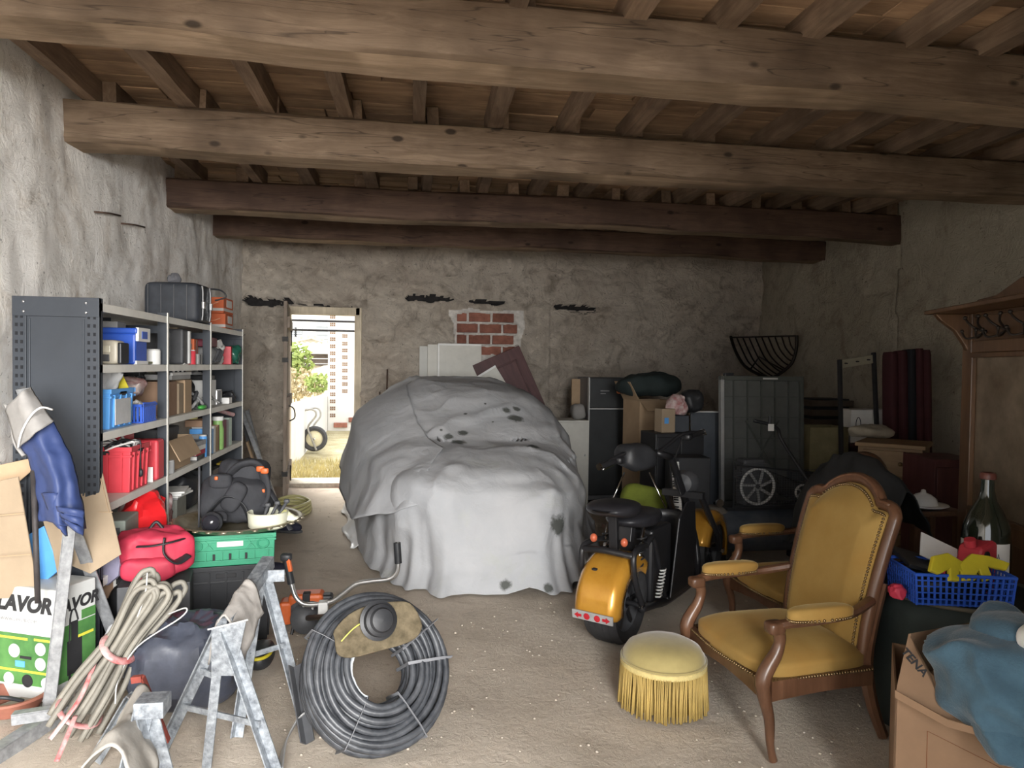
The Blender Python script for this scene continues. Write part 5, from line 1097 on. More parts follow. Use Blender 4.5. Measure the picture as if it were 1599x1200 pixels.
M_rag = mat('grey_rag', (.31, .29, .27), .95, .2, 7, .3, 50)
solo('draped_rag', 'stiff grey rag draped over the top rail of the trestle', 'rag', MB().grid(rag, 26, 22).wob(.015, 9, 9), M_rag, smooth=True, solid=.006)
t = thing('near_trestle', 'second galvanised trestle end at the bottom edge of the picture', 'trestle', (0, 0, 0))
a0, a1 = PD(232, 1100, 2.15), PD(212, 1085, 2.55)
obj('top_rail', MB().angle(a0, a1, .06, .006), M_galv2, t); f0, f1 = PZ(175, 1330), PZ(290, 1320)
for f in (f0, f1): obj('leg', MB().angle(f, a0, .045, .005, CW), M_galv2, t)
for f in (PZ(150, 1190), PZ(250, 1180)): obj('leg', MB().angle(f, a1, .04, .005, CW), M_galv2, t)
obj('top_cap', MB().box((0, 0, 0), (.085, .08, .05)), M_galv2, t, bev=.003).location = a0 + Vector((.015, -.01, 0))
def rag2(u, v):
    c = PD(225, 1082, 2.3).lerp(PD(170, 1180, 1.95), u); s = (v - .5) * 2
    q = c + Vector((.9, -.3, 0)) * (s * (.06 + .10 * u)) + Vector((0, 0, .02 - .16 * abs(s) ** 1.6 * (.4 + u))); return tuple(q)
solo('hanging_canvas', 'pale dusty canvas hanging over the near trestle', 'cloth', MB().grid(rag2, 30, 26).wob(.02, 6, 12), mat('dusty_canvas', (.34, .32, .29), .95, .2, 4, .3), smooth=True, solid=.006)
m_ = MB().angle(PD(206, 1058, 2.5), PD(222, 1056, 2.5), .02, .004).angle(PD(222, 1056, 2.5), PD(262, 1155, 2.6), .02, .004, CW)
solo('red_bracket', 'rusty red angle bracket standing between the trestles', 'bracket', m_, mat('rust_red', (.26, .055, .04), .8, .3, 14, .3))
# A-frame ladder legs carrying the jacket
t = thing('aframe_ladder', 'galvanised A-shaped ladder leg pair in front of the printed box', 'ladder', (0, 0, 0))
top = PD(32, 606, 2.98); ft = PZ(196, 1050); ap = PD(106, 805, 3.0)
obj('long_leg', MB().angle(ft, top, .055, .005, -CR), M_galv, t); obj('short_leg', MB().angle(PZ(70, 1128), ap + Vector((0, .01, 0)), .05, .005, -CR), M_galv, t)
for k in (.02, .09): obj('bolt', MB().sup(tuple(PZ(70, 1112).lerp(ap, .06 + k) - CW * .006), (.006, .006, .006), 1, 1, 8, 6), M_lab, t)
for i, (a, b, w) in enumerate((((-20, 1178), (128, 1082), .055), ((-20, 1120), (112, 1070), .05), ((20, 1115), (120, 1100), .04))): solo('floor_angle_bar', ('long galvanised angle bar nearest the camera', 'grey wooden slat behind the galvanised bar', 'short galvanised bar end on top')[i] + ' lying at lower left', 'bar', MB().angle(PZ(*a, .04 + .03 * i), PZ(*b, .05 + .03 * i), w, .006) if i != 1 else MB().bar(PZ(*a, .025), PZ(*b, .025), .07, .03), M_galv if i != 1 else wood('grey_slat', (.20, .17, .14), (.36, .32, .27), 0), group='bars on the floor, lower left')
solo('dark_angle_bar', 'short dark steel angle leaning on the pipe coil', 'bar', MB().angle(PZ(484, 1160, .01), PD(464, 1040, 2.98), .04, .005, CW), M_dgrey)
solo('curved_strip', 'curved grey plastic strip on the floor by the pipe coil', 'strip', MB().tube(spl([PZ(478, 1112, .10), PZ(462, 1130, .05), PZ(444, 1165, .02), PZ(436, 1215, .012)]), .035, 8, flat=.12), M_grey, smooth=True)
# ================================================================ JACKET
L = [(8, 628), (20, 650), (26, 690), (40, 710), (50, 750), (58, 790), (62, 812)]; Rr = [(52, 606), (72, 640), (92, 680), (108, 712), (122, 755), (130, 795), (133, 826)]
def jk(u, v, off=0):
    i = v * (len(L) - 1); k = min(int(i), len(L) - 2); f = i - k
    l = Vector(L[k]).lerp(Vector(L[k + 1]), f); r = Vector(Rr[k]).lerp(Vector(Rr[k + 1]), f); p = l.lerp(r, u)
    return tuple(PD(p.x, p.y, 2.93 - .10 * sin(pi * u) * (.4 + .6 * v) - .012 * sin(u * 14 + 2 * v) * v + off))
t = thing('jacket', 'navy sports jacket with grey lining hung over the ladder top', 'jacket', (0, 0, 0))
M_nv = mat('navy_nylon', (.032, .052, .15), .55, .18, 5, .25, 16); M_lin = mat('grey_lining', (.29, .28, .27), .9, .12)
obj('body', MB().grid(lambda u, v: jk(u, .22 + .78 * v), 30, 40).wob(.010, 9, 31), M_nv, t, smooth=True, solid=.008)
def hood(u, v):
    a = Vector((14, 640)).lerp(Vector((46, 604)), u); b = Vector((28, 700)).lerp(Vector((82, 658)), u); p = a.lerp(b, v); tip = max(0, .25 - u) * 20 * (1 - v)
    return tuple(PD(p.x - tip, p.y - 8 * sin(pi * u) * (1 - v), 2.90 - .07 * sin(pi * u) - .02 * v))
obj('hood', MB().grid(hood, 20, 16).wob(.006, 12, 4), M_lin, t, smooth=True, solid=.008)
pp = [PD(28, 700, 2.86), PD(34, 675, 2.82), PD(48, 650, 2.80), PD(64, 637, 2.80), PD(82, 640, 2.85)]; obj('piping', MB().tube(spl(pp), .004, 6), M_whitep, t, smooth=True)
obj('lining_edge', MB().tube(spl([PD(10, 632, 2.93), PD(20, 655, 2.93), PD(24, 690, 2.92), PD(38, 712, 2.92)]), .014, 8, flat=.5), M_lin, t, smooth=True)
def tail(u, v):
    a_ = Vector((66, 770)).lerp(Vector((98, 770)), u); b_ = Vector((84, 816)).lerp(Vector((104, 838)), u); q_ = a_.lerp(b_, v); return tuple(PD(q_.x, q_.y, 2.86 - .03 * sin(pi * u)))
obj('tail_fold', MB().grid(tail, 10, 10), M_nv, t, smooth=True, solid=.01)
def cuf(u, v):
    a_ = Vector((90, 792)).lerp(Vector((130, 798)), u); b_ = Vector((100, 812)).lerp(Vector((128, 836)), u ** .6); q_ = a_.lerp(b_, v); return tuple(PD(q_.x, q_.y, 2.815 - .03 * sin(pi * u) - .006 * sin(v * 16)))
obj('cuff', MB().grid(cuf, 14, 12), M_nv, t, smooth=True, solid=.016)
# ================================================================ BOXES AND CARDBOARD, LOWER LEFT
A0 = PD(88, 1078, 3.0); A0.z = .03; B0 = PD(150, 1040, 3.2); B0.z = .03; fdx = (B0 - A0); rzb = math.degrees(math.atan2(fdx.y, fdx.x)); dpt = fdx.length
Hb = PD(88, 922, 3.0).z - .03
t = thing('printed_appliance_box', 'white and green printed pressure cleaner box with bold black lettering', 'box', A0, rzb)
# local: x runs along the right side away from camera, y to the left-back; front face is x=0 plane
M_bw = mat('box_white', (.52, .53, .52), .5, .05); M_bg = mat('box_green', (.05, .17, .05), .5, .3, 6, 0, c2=(.10, .26, .07))
Wb = .52
obj('body', MB().b2((0, 0, 0), (dpt, Wb, Hb)), M_bw, t, bev=.006)
FR = Matrix(((0, 0, -1, 0), (-1, 0, 0, 0), (0, 1, 0, 0), (0, 0, 0, 1)))   # plane of the front face: text x -> -y, y -> z, facing -x
SR = Matrix(((1, 0, 0, 0), (0, 0, -1, 0), (0, 1, 0, 0), (0, 0, 0, 1)))    # plane of the right side: text x -> x, facing -y
def onF(x, y, o=.0012): return Matrix.Translation((-o, -x, y)) @ FR
def onS(x, y, o=.0012): return Matrix.Translation((x, -o, y)) @ SR
text('LAVOR', .092, M_lab, onF(-.175, Hb - .075), t, shear=.25, bold=.0045); text('WWW.LAVOR.COM', .022, M_grey, onF(-.2, Hb - .145), t)
text('LAVOR', .072, M_lab, onS(dpt * .5, Hb - .085), t, shear=.2, bold=.003)
obj('green_panel', MB().box((-.0008, Wb / 2, .175), (.002, Wb - .02, .22)), M_bg, t); obj('green_panel', MB().box((dpt / 2, -.0008, .2), (dpt - .01, .002, .24)), M_bg, t)
M_by = mat('box_yellow', (.62, .58, .06), .5)
for yv, zv, w in ((.30, .265, .30), (.07, .268, .09), (.26, .125, .48)): obj('yellow_stripe', MB().box((-.002, yv, zv), (.002, w, .010)), M_by, t)
for yv, zv, r in ((.08, .23, .028), (.08, .165, .028), (.05, .085, .026), (.15, .085, .028), (.25, .085, .028), (.22, .21, .03)): obj('picture_disc', MB().lathe([(0, .0), (r, 0), (r, .002)], 22, onF(-yv, zv, .003)), M_bw if yv != .15 else M_lab, t)
obj('blue_pad', MB().box((-.003, .19, .155), (.002, .05, .026)), M_blue, t); obj('picture_nozzle', MB().box((-.003, .16, .185), (.002, .06, .012)), M_lab, t)
vc = obj('picture_cleaner', MB().b2((dpt * .25, -.003, .10), (dpt * .62, -.001, .25)).b2((dpt * .35, -.003, .25), (dpt * .52, -.001, .33)).b2((dpt * .28, -.003, .06), (dpt * .34, -.001, .12)).b2((dpt * .5, -.003, .06), (dpt * .56, -.001, .12)), M_lab, t)
obj('picture_handle', MB().tube(spl([(dpt * .3, -.002, .24), (dpt * .34, -.002, .36), (dpt * .44, -.002, .38), (dpt * .52, -.002, .33)]), .004, 5), M_lab, t)
obj('yellow_stripe', MB().box((dpt * .72, -.002, .255), (dpt * .4, .002, .012)), M_by, t); obj('green_panel', MB().box((dpt * .8, -.0008, .345), (dpt * .36, .002, .04)), M_bg, t)
zt = .03 + Hb
def sheet(name, label, cor, th, mt, cat='cardboard', creases=()):
    P_ = [PD(x, y, d) for x, y, d in cor]; n_ = (P_[1] - P_[0]).cross(P_[2] - P_[0]).normalized(); n = len(P_); m_ = MB()
    m_.v = [tuple(q) for q in P_] + [tuple(q + n_ * th) for q in P_]; m_.f = [tuple(range(n)), tuple(range(2 * n - 1, n - 1, -1))] + [(i, n + i, n + (i + 1) % n, (i + 1) % n) for i in range(n)]; m_.mi = [0] * len(m_.f)
    t = thing(name, label, cat); obj('board', m_, mt, t, bev=.002)
    for a, b in creases: obj('crease', MB().tube([PD(*a), PD(*b)], .0022, 5), MATS['cardboard'], t)
    return t
sheet('cardboard_sheet', 'tall plain cardboard sheet leaning on the shelving end panel', [(62, 740, 3.36), (105, 712, 3.36), (128, 695, 3.36), (152, 697, 3.36), (160, 735, 3.34), (190, 866, 3.22), (142, 896, 3.18), (80, 870, 3.22)], .006, M_cardp, creases=(((108, 800, 3.27), (176, 800, 3.27)), ((150, 720, 3.335), (170, 800, 3.268))))
sheet('cardboard_box_side', 'large cardboard panel standing on the printed box at left edge', [(-40, 760, 2.98), (28, 745, 2.98), (60, 932, 3.05), (-40, 938, 3.05)], .008, M_cardp, creases=(((-30, 808, 2.972), (38, 802, 2.972)), ((-30, 872, 2.972), (48, 866, 2.972))))
sheet('torn_cardboard', 'torn cardboard flap behind the large panel at left edge', [(-40, 735, 3.2), (20, 722, 3.2), (48, 716, 3.2), (50, 735, 3.2), (30, 752, 3.2), (-40, 765, 3.2)], .006, M_card)
sheet('cardboard_offcut', 'narrow cardboard offcut hanging below the jacket', [(66, 812, 3.12), (100, 822, 3.12), (108, 880, 3.12), (92, 912, 3.12), (82, 860, 3.12)], .006, M_cardp)
solo('black_pole', 'black iron pole standing on the printed box', 'pole', MB().tube([PD(59, 942, 2.9), PD(56, 850, 2.9), PD(52, 735, 2.92)], .0115, 8), mat('pole_black', (.035, .03, .03), .6, .3, 20, .3), smooth=True)
sheet('blue_tub_lid', 'bright blue plastic lid behind the black pole', [(45, 835, 3.15), (68, 822, 3.15), (93, 890, 3.15), (62, 915, 3.15), (52, 912, 3.15)], .02, M_blue, 'lid')
t = thing('brown_basin', 'terracotta plastic basin with black handle below the printed box', 'basin', PZ(22, 1112, 0)); obj('bowl', MB().lathe([(0, .01), (.09, .01), (.13, .075), (.14, .075), (.14, .085), (.125, .085), (.085, .02)], 26), mat('terracotta', (.28, .11, .075), .6), t, smooth=40); obj('handle', MB().tube(spl([(-.10, -.09, .085), (-.05, -.13, .12), (.03, -.13, .12), (.08, -.09, .085)]), .008, 6), M_blackp, t, smooth=True)
# bundle of grey conduit
t = thing('conduit_bundle', 'bundle of grey looped cable conduit tied with red and white tape', 'cable', (0, 0, 0))
p0, p1 = PZ(112, 1135, .04), PD(252, 912, 3.02); dv = (p1 - p0); side = dv.cross(CW).normalized(); outv = -CW; M_con = mat('grey_conduit', (.20, .187, .158), .6, .2, 10, .1, rv=.12); rnd = random.Random(4)
for i in range(15):
    o = (i - 7) / 7; o2 = rnd.uniform(-.045, .045); wd = rnd.uniform(.018, .045)
    def at(f, s): 
        sp = 1.0 - .35 * math.exp(-((f - .55) / .25) ** 2); return p0 + dv * f + side * ((o * .078) * sp + s * wd * (.6 if .3 < f < .8 else 1)) + outv * (o2 * sp + .045 * math.cos(o * 1.5) + s * .01)
    e = 1 + rnd.uniform(-.07, .05); b = rnd.uniform(-.02, .1)
    obj('conduit', MB().tube(spl([at(b, -1), at(.3, -1), at(.6, -1), at(e - .08, -1), at(e, -.4), at(e, .4), at(e - .08, 1), at(.6, 1), at(.3, 1), at(b + .02, 1)], 5), .0118, 7), M_con, t, smooth=True)
M_tape = mat('red_white_tape', (.55, .035, .04), .4, .2, 9, .05, c2=(.62, .56, .54))
obj('tape', MB().tube([p0 + dv * (.55 + .03 * cos(a * 1)) + side * (.068 * cos(a)) + outv * (.02 + .085 * sin(a)) for a in np.linspace(0, 2 * pi, 26)[:-1]], .016, 6, closed=True, flat=.25), M_tape, t, smooth=True)
obj('tape', MB().tube([p0 + dv * (.12 + .02 * cos(a * 1)) + side * (.085 * cos(a)) + outv * (.02 + .085 * sin(a)) for a in np.linspace(0, 2 * pi, 26)[:-1]], .012, 6, closed=True, flat=.25), M_tape, t, smooth=True)
for q in ([(150, 1030, 2.85), (128, 1085, 2.75), (105, 1120, 2.7), (78, 1155, 2.66)], [(118, 1118, 2.7), (105, 1150, 2.62), (88, 1190, 2.55)]): obj('tape_tail', MB().tube(spl([PD(*w) for w in q]), .010, 6, flat=.15), M_tape, t, smooth=True)
for q in ([(262, 960, 2.95), (290, 950, 2.9), (282, 965, 2.9), (215, 1010, 2.88), (185, 1060, 2.85), (180, 1100, 2.82)], [(230, 895, 2.95), (226, 930, 2.92), (205, 990, 2.9)]): obj('loose_wire', MB().tube(spl([PD(*w) for w in q]), .0032, 6), M_lgrey, t, smooth=True)
# dark bin, green crate, tray with tools, backpack
bC = PZ(345, 1005, 0) + Vector((0, .16, 0)); zc = .415
crate('black_bin', 'black plastic bin under the green crate', bC, (.44, .34, zc), M_blackp, 9, 5, cat='bin')
gc = crate('green_crate', 'green plastic vegetable crate carrying the brass tray', (bC.x + .02, bC.y, zc + .001), (.45, .33, .165), M_green, 9, 0, False, flare=1.02)
GF = lambda x, z: (x, -.171, z)
obj('handle_slot', MB().box(GF(.0, .118), (.13, .004, .028)), M_paper, gc, bev=.008)
for x in (-.08, .0, .08): obj('slot', MB().box(GF(x, .05), (.012, .004, .034)), M_lab, gc)
for x in (-.165, .165): obj('embossed_ring', MB().tube([(x + .028 * cos(a), -.170, .112 + .024 * sin(a)) for a in np.linspace(0, 2 * pi, 20)[:-1]], .004, 5, closed=True), M_green, gc, smooth=True)
for z_ in (.03, .082, .148): obj('rib', MB().box(GF(0, z_), (.43, .008, .007)), M_green, gc)
for x in (-.19, -.12, -.04, .04, .12, .19): obj('rib', MB().box(GF(x, .055), (.007, .008, .05)), M_green, gc)
for x in (-.105, .105): 
    for s in (-1, 1): obj('rib', MB().bar((x - s * .02, -.170, .09), (x + s * .02, -.170, .14), .006, .008, (0, 1, 0)), M_green, gc)
tz = zc + .168; tr = thing('brass_tray', 'large round tarnished brass tray on the green crate', 'tray', (bC.x + .05, bC.y + .02, tz))
M_brass = mat('tarnished_brass', (.34, .27, .13), .35, .35, 9, .15, 40, metal=.75, c2=(.50, .46, .36))
obj('dish', MB().lathe([(0, .012), (.25, .012), (.275, .018), (.30, .040), (.335, .046), (.34, .050), (.335, .054), (.30, .048), (.27, .026), (.24, .018), (0, .018)], 56), M_brass, tr, smooth=50)
for k in range(28): a = 2 * pi * k / 28; obj('scallop', MB().sup((.337 * cos(a), .337 * sin(a), .046), (.018, .018, .007), 1, 1, 8, 6), M_brass, tr, smooth=True)
tc_ = Vector((bC.x + .05, bC.y + .02, tz + .019))
M_tb = mat('tool_bag_fabric', (.030, .031, .036), .8, .25, 9, .3, 70)
t = thing('tool_bag', 'heap of dark grey tool belt pouches with orange clips on the brass tray', 'tool bag', tc_ + Vector((-.02, .0, 0)))
obj('main_pouch', MB().sup((-.01, .04, .13), (.19, .12, .13), .7, .7, 40, 22).wob(.025, 7, 3).minz(0), M_tb, t, smooth=True)
obj('upper_pouch', MB().sup((.03, .07, .27), (.13, .10, .075), .6, .8, 30, 16).wob(.02, 8, 5), M_tb, t, smooth=True)
obj('shoulder_pad', MB().tube(spl([(-.03, .0, .27), (.03, -.04, .33), (.11, -.03, .34), (.15, .0, .27), (.17, -.02, .17), (.15, -.05, .10)]), .034, 10, flat=.5), M_tb, t, smooth=True)
obj('pocket', MB().sup((-.07, -.09, .15), (.05, .03, .085), .6, .6, 20, 12, TR((0, 0, 0), 0, 30, 0)), M_tb, t, smooth=True); obj('zip_pocket', MB().sup((-.06, -.07, .25), (.06, .03, .04), .5, .7, 20, 12), M_tb, t, smooth=True)
for i, q in enumerate(((.14, -.04, .31), (.165, -.05, .30), (-.075, -.105, .27), (.16, -.055, .19))): obj('orange_clip', MB().sup(q, (.022, .012, .016) if i < 2 else (.009, .006, .01), .5, .6, 12, 8), M_stihl, t, smooth=True)
obj('belt', MB().tube(spl([(.12, .02, .25), (.21, -.02, .15), (.27, -.04, .03), (.31, -.06, -.03)]), .022, 8, flat=.3), M_tb, t, smooth=True)
obj('strap', MB().tube(spl([(-.16, -.06, .02), (-.1, -.11, .10), (-.02, -.12, .17), (.06, -.10, .12), (.1, -.1, .02)]), .016, 8, flat=.25), M_blackp, t, smooth=True)
solo('cream_bowl', 'cream enamel bowl on the brass tray', 'bowl', MB().lathe([(0, .0), (.085, 0), (.10, .01), (.105, .085), (.108, .088), (.104, .09), (.099, .085), (.093, .012), (0, .01)], 32), mat('cream_enamel', (.68, .68, .54), .35, .06), tc_ + Vector((.175, -.115, 0)), smooth=40)
for i in range(3): solo('bowl_tool', 'small grey tool standing in cream bowl, %s one' % ('left', 'middle', 'right')[i], 'tool', MB().tube([(0, 0, .0), (.03 + .02 * i, .01, .10 + .01 * i)], .009, 7).sup((.03 + .02 * i, .01, .105 + .01 * i), (.016, .012, .012), .6, .6, 10, 6), M_dgrey, tc_ + Vector((.14 + .03 * i, -.10, .013)), smooth=True, group='tools in the bowl')
t = thing('work_lamp', 'round black headlamp at the front of the brass tray', 'lamp', tc_ + Vector((-.09, -.20, .055))); obj('housing', MB().lathe([(0, -.05), (.045, -.04), (.055, 0), (.055, .02), (.045, .03)], 24, TR((0, 0, 0), 90)), M_blackp, t, smooth=40); obj('lens', MB().lathe([(0, .02), (.04, .015), (.045, .0)], 20, TR((0, -.028, 0), 90)), mat('dark_glass', (.02, .02, .025), .05, .1, 5, 0), t, smooth=True); obj('band', MB().tube(spl([(-.05, .02, 0), (-.03, .06, .03), (.04, .06, .03), (.055, .02, 0)]), .014, 8, flat=.3), M_tb, t, smooth=True)
solo('thin_rod', 'thin dark rod standing upright in the brass tray', 'rod', MB().tube([(0, 0, 0), (0, .005, .33)], .006, 8), M_dgrey, tc_ + Vector((-.19, -.08, 0)), smooth=True)
solo('yellow_gloves', 'yellow and white work gloves at right rim of the brass tray', 'gloves', MB().sup((0, 0, .02), (.05, .06, .02), .8, .8, 20, 12).wob(.02, 18, 3).minz(0), mat('glove_print', (.62, .60, .10), .8, .3, 12, .2, c2=(.75, .75, .72)), tc_ + Vector((.265, -.07, .03)), smooth=True)
t = thing('red_backpack', 'raspberry red backpack with black straps beside the green crate', 'backpack', PD(232, 912, 3.42) + Vector((0, .1, 0)), 12)
obj('body', MB().sup((0, 0, .125), (.155, .10, .125), .6, .65, 40, 24).wob(.028, 9, 6), M_pinkr, t, smooth=True); obj('front_pocket', MB().sup((-.02, -.085, .07), (.12, .045, .06), .6, .6, 28, 14).wob(.008, 10, 8), M_pinkr, t, smooth=True)
obj('strap', MB().tube(spl([(-.07, -.10, .185), (.0, -.125, .19), (.08, -.12, .20), (.13, -.06, .2)]), .014, 8, flat=.35), M_blackp, t, smooth=True); obj('shoulder_strap', MB().tube(spl([(.05, -.105, .22), (.05, -.125, .15), (.10, -.12, .10), (.15, -.07, .12)]), .026, 8, flat=.25), M_blackp, t, smooth=True); obj('grab_loop', MB().tube(spl([(-.03, .02, .24), (0, .02, .275), (.03, .02, .24)]), .008, 6), M_blackp, t, smooth=True)
bp = t.matrix_basis.translation
carton('plinth_box', 'dark box supporting the red backpack', (bp.x, bp.y + .02, 0), (.32, .26, bp.z - .005), M_dgrey, 12, tape=False)
sheet('lilac_panel', 'grey violet plastic tray standing behind the ladder leg', [(146, 905, 3.40), (150, 868, 3.42), (190, 852, 3.42), (184, 900, 3.40), (166, 915, 3.4)], .02, mat('grey_violet', (.21, .20, .28), .5), 'tray')
blob('black_bin_liner', 'black plastic liner sagging under the red backpack', 'liner', PZ(200, 1030, 0) + Vector((0, .05, .0)), (.13, .12, .20), M_blackp, 131, .25)
blob('clear_bag', 'clear plastic bag of odds beside the conduit bundle', 'bag', PZ(180, 1075, 0) + Vector((.0, .1, 0)), (.07, .06, .13), M_film, 133, .25)
def tarpb():
    m_ = MB().sup((0, 0, .19), (.24, .20, .19), .75, .8, 60, 34); A_ = np.array(m_.v); r_ = 1 - np.abs(fbm(A_[:, 0] * 6, A_[:, 1] * 6, A_[:, 2] * 6, 141, 3)); A_ = A_ * (1 + .16 * np.clip(r_ - .4, 0, 1)[:, None] - .05); m_.v = [tuple(q) for q in A_]; return m_.minz(0)
solo('dark_tarpaulin', 'crumpled dark blue grey plastic tarpaulin heaped behind the trestle', 'tarpaulin', tarpb(), mat('slate_plastic', (.055, .062, .085), .35, .3, 8, .3, 18), PZ(282, 1120, 0) + Vector((.0, .12, 0)), smooth=22)
def shoe(name, label, loc, rz, mt, sole):
    t = thing(name, label, 'shoe', loc, rz); obj('sole', MB().sup((0, 0, .014), (.135, .046, .014), .4, .8, 30, 8), sole, t, smooth=True)
    m_ = MB().sup((0, 0, .05), (.128, .042, .045), .8, .8, 30, 16); m_.v = [(x, y, z + (.035 * max(0, -x / .128) if z > .05 else 0)) for x, y, z in m_.v]; obj('upper', m_, mt, t, smooth=True); obj('laces', MB().tube([(.02 + .012 * k, .02 * (-1) ** k, .092 - .002 * k) for k in range(5)], .003, 5), M_whitep, t)
M_dk = mat('navy_mesh', (.02, .022, .045), .7, .3, 20, .2)
shoe('trainer', 'navy trainer on the floor beside the tool belt', PZ(450, 832, 0), -20, M_dk, M_dgrey); shoe('trainer', 'dark trainer toe showing right of the green crate', PZ(418, 900, 0), 10, M_dk, M_whitep)
blob('lime_cloth', 'lime yellow cloth under the tray rim', 'cloth', PZ(432, 828, 0), (.05, .07, .03), mat('lime_cloth_mat', (.55, .60, .08), .9), 151, .3)
t = thing('yellow_black_boot', 'black rubber clog with yellow rim behind the trestle', 'clog', PZ(405, 1045, 0)); obj('upper', MB().sup((0, .05, .05), (.06, .12, .05), .7, .8, 24, 14), M_blackp, t, smooth=True); obj('rim', MB().tube([(.052 * cos(a), .02 + .09 * sin(a), .075) for a in np.linspace(0, 2 * pi, 22)[:-1]], .009, 6, closed=True), M_yel, t, smooth=True)
# ================================================================ RIGHT FOREGROUND
bc = PD(1398, 1082, 2.22); t = thing('open_carton', 'large open cardboard box with printed lettering at lower right', 'box', (bc.x, bc.y, 0), -36)
hB = bc.z; bw, bd = .62, .46; w = .006; M_bc = mat('brown_box_card', (.22, .135, .08), .9, .1, 4, .1, 90)
for q in (((0, 0, 0), (bw, w, hB)), ((0, bd - w, 0), (bw, bd, hB)), ((0, 0, 0), (w, bd, hB)), ((bw - w, 0, 0), (bw, bd, hB)), ((0, 0, 0), (bw, bd, w))): obj('wall_panel', MB().b2(*q), M_bc, t)
obj('print_frame', MB().tube([(.09, -.0015, .08), (.09, -.0015, hB - .10), (.30, -.0015, hB - .17), (.30, -.0015, .08)], .0012, 4), mat('red_print', (.26, .10, .05), .9), t)
Mi_ = t.matrix_basis.inverted()
def flap_sheet(name, cor):
    P_ = [Mi_ @ PD(*c) for c in cor]; n_ = (P_[1] - P_[0]).cross(P_[2] - P_[0]).normalized(); n = len(P_); m_ = MB(); m_.v = [tuple(q) for q in P_] + [tuple(q + n_ * .005) for q in P_]
    m_.f = [tuple(range(n)), tuple(range(2 * n - 1, n - 1, -1))] + [(i, n + i, n + (i + 1) % n, (i + 1) % n) for i in range(n)]; m_.mi = [0] * len(m_.f); obj(name, m_, M_bc, t); return P_
fp_ = flap_sheet('printed_flap', [(1399, 1080, 2.20), (1419, 990, 2.30), (1452, 1050, 2.22), (1512, 1108, 2.13), (1585, 1150, 2.04), (1480, 1122, 2.12)])
flap_sheet('rear_flap', [(1420, 990, 2.31), (1530, 970, 2.55), (1560, 1030, 2.5), (1452, 1048, 2.26)])
flap_sheet('side_flap', [(1420, 990, 2.30), (1399, 1080, 2.21), (1440, 1085, 2.32), (1448, 1030, 2.36)])
flap_sheet('front_lip', [(1398, 1078, 2.19), (1480, 1124, 2.09), (1600, 1158, 1.97), (1600, 1168, 1.97), (1480, 1136, 2.09), (1398, 1090, 2.19)])
n_ = (fp_[1] - fp_[0]).cross(fp_[2] - fp_[0]).normalized(); cl = Mi_ @ CP
if n_.dot(cl - fp_[0]) < 0: n_ = -n_
def onf(px, py):
    d = (Mi_.to_3x3() @ ray(px, py)); return cl + d * ((fp_[0] - cl).dot(n_) / d.dot(n_))
c_ = onf(1427, 1036) + n_ * .007; ux = (onf(1440, 1052) - onf(1414, 1022)).normalized(); uy = n_.cross(ux)
m_ = Matrix((ux, uy, n_)).transposed().to_4x4(); m_.translation = c_; text('TENA', .036, M_lab, m_, t, bold=.0008)
# blue fleece blanket heaped in the box
def fleece():
    m_ = MB().sup((0, 0, -.02), (.20, .19, .15), .8, .85, 90, 50).sup((.05, .02, .115), (.12, .11, .06), .8, .8, 60, 34).sup((-.07, -.08, -.11), (.11, .10, .06), .8, .8, 50, 30); A_ = np.array(m_.v)
    f = 1 - np.abs(fbm(A_[:, 0] * 5 + 2 + A_[:, 2] * 3, A_[:, 1] * 5, A_[:, 2] * 6 - A_[:, 0] * 4, 171, 2)); A_ = A_ * (1 + .34 * np.clip(f - .4, 0, 1)[:, None] - .08)
    A_[:, 2] -= .35 * np.clip(-A_[:, 1] - .05, 0, 1); m_.v = [tuple(q) for q in A_]; return m_
p = PD(1572, 1050, 2.12); solo('fleece_blanket', 'steel blue fleece blanket spilling out of the open cardboard box', 'blanket', fleece(), mat('blue_fleece', (.05, .10, .14), 1.0, .18, 14, .6, 120, sheen=.3), p, 10, smooth=True)
solo('white_roll', 'white paper roll at the right edge on the blue blanket', 'roll', MB().lathe([(0, 0), (.04, 0), (.045, .01), (.045, .1), (.04, .11), (.012, .11), (.012, .02)], 20), M_paper, PD(1606, 1000, 2.05), 0, rx=70, smooth=40)
# cloth-covered drum carrying the basket
dc = PD(1492, 930, 3.0); t = thing('covered_drum', 'low round drum under dark green cloth behind the armchair', 'drum', (dc.x + .01, dc.y, 0)); M_dgc = mat('dark_green_cloth', (.022, .030, .028), .85, .3, 5, .2)
zd = .575
obj('cloth', MB().grid(lambda u, v: ((.32 * min(1, v * 1.6) + .03 * max(0, v - .6) + .015 * sin(u * 2 * pi * 9) * max(0, v - .55)) * cos(2 * pi * u), (.32 * min(1, v * 1.6) + .05 * max(0, v - .6) + .015 * sin(u * 2 * pi * 9) * max(0, v - .55)) * sin(2 * pi * u), zd - max(0, (v - .6) / .4) * (zd - .02)), 90, 26, True), M_dgc, t, smooth=True)
obj('top_rim', MB().tube([((.315) * cos(a), .30 * sin(a), zd + .002) for a in np.linspace(0, 2 * pi, 40)[:-1]], .010, 6, closed=True), mat('worn_rim', (.09, .08, .06), .8), t, smooth=True)
bk_ = PD(1480, 912, 2.86); t = thing('blue_basket', 'blue mesh plastic basket of odds and ends on the dark drum', 'basket', (bk_.x, bk_.y, zd + .014), -14)
bx, by, bh = .185, .13, .12; B_ = MB()
obj('base', MB().b2((-bx + .01, -by + .01, 0), (bx - .01, by - .01, .006)), M_cob, t); obj('rim', MB().tube([(x, y, bh) for x, y in ((-bx, -by), (bx, -by), (bx, by), (-bx, by))], .007, 6, closed=True), M_cob, t)
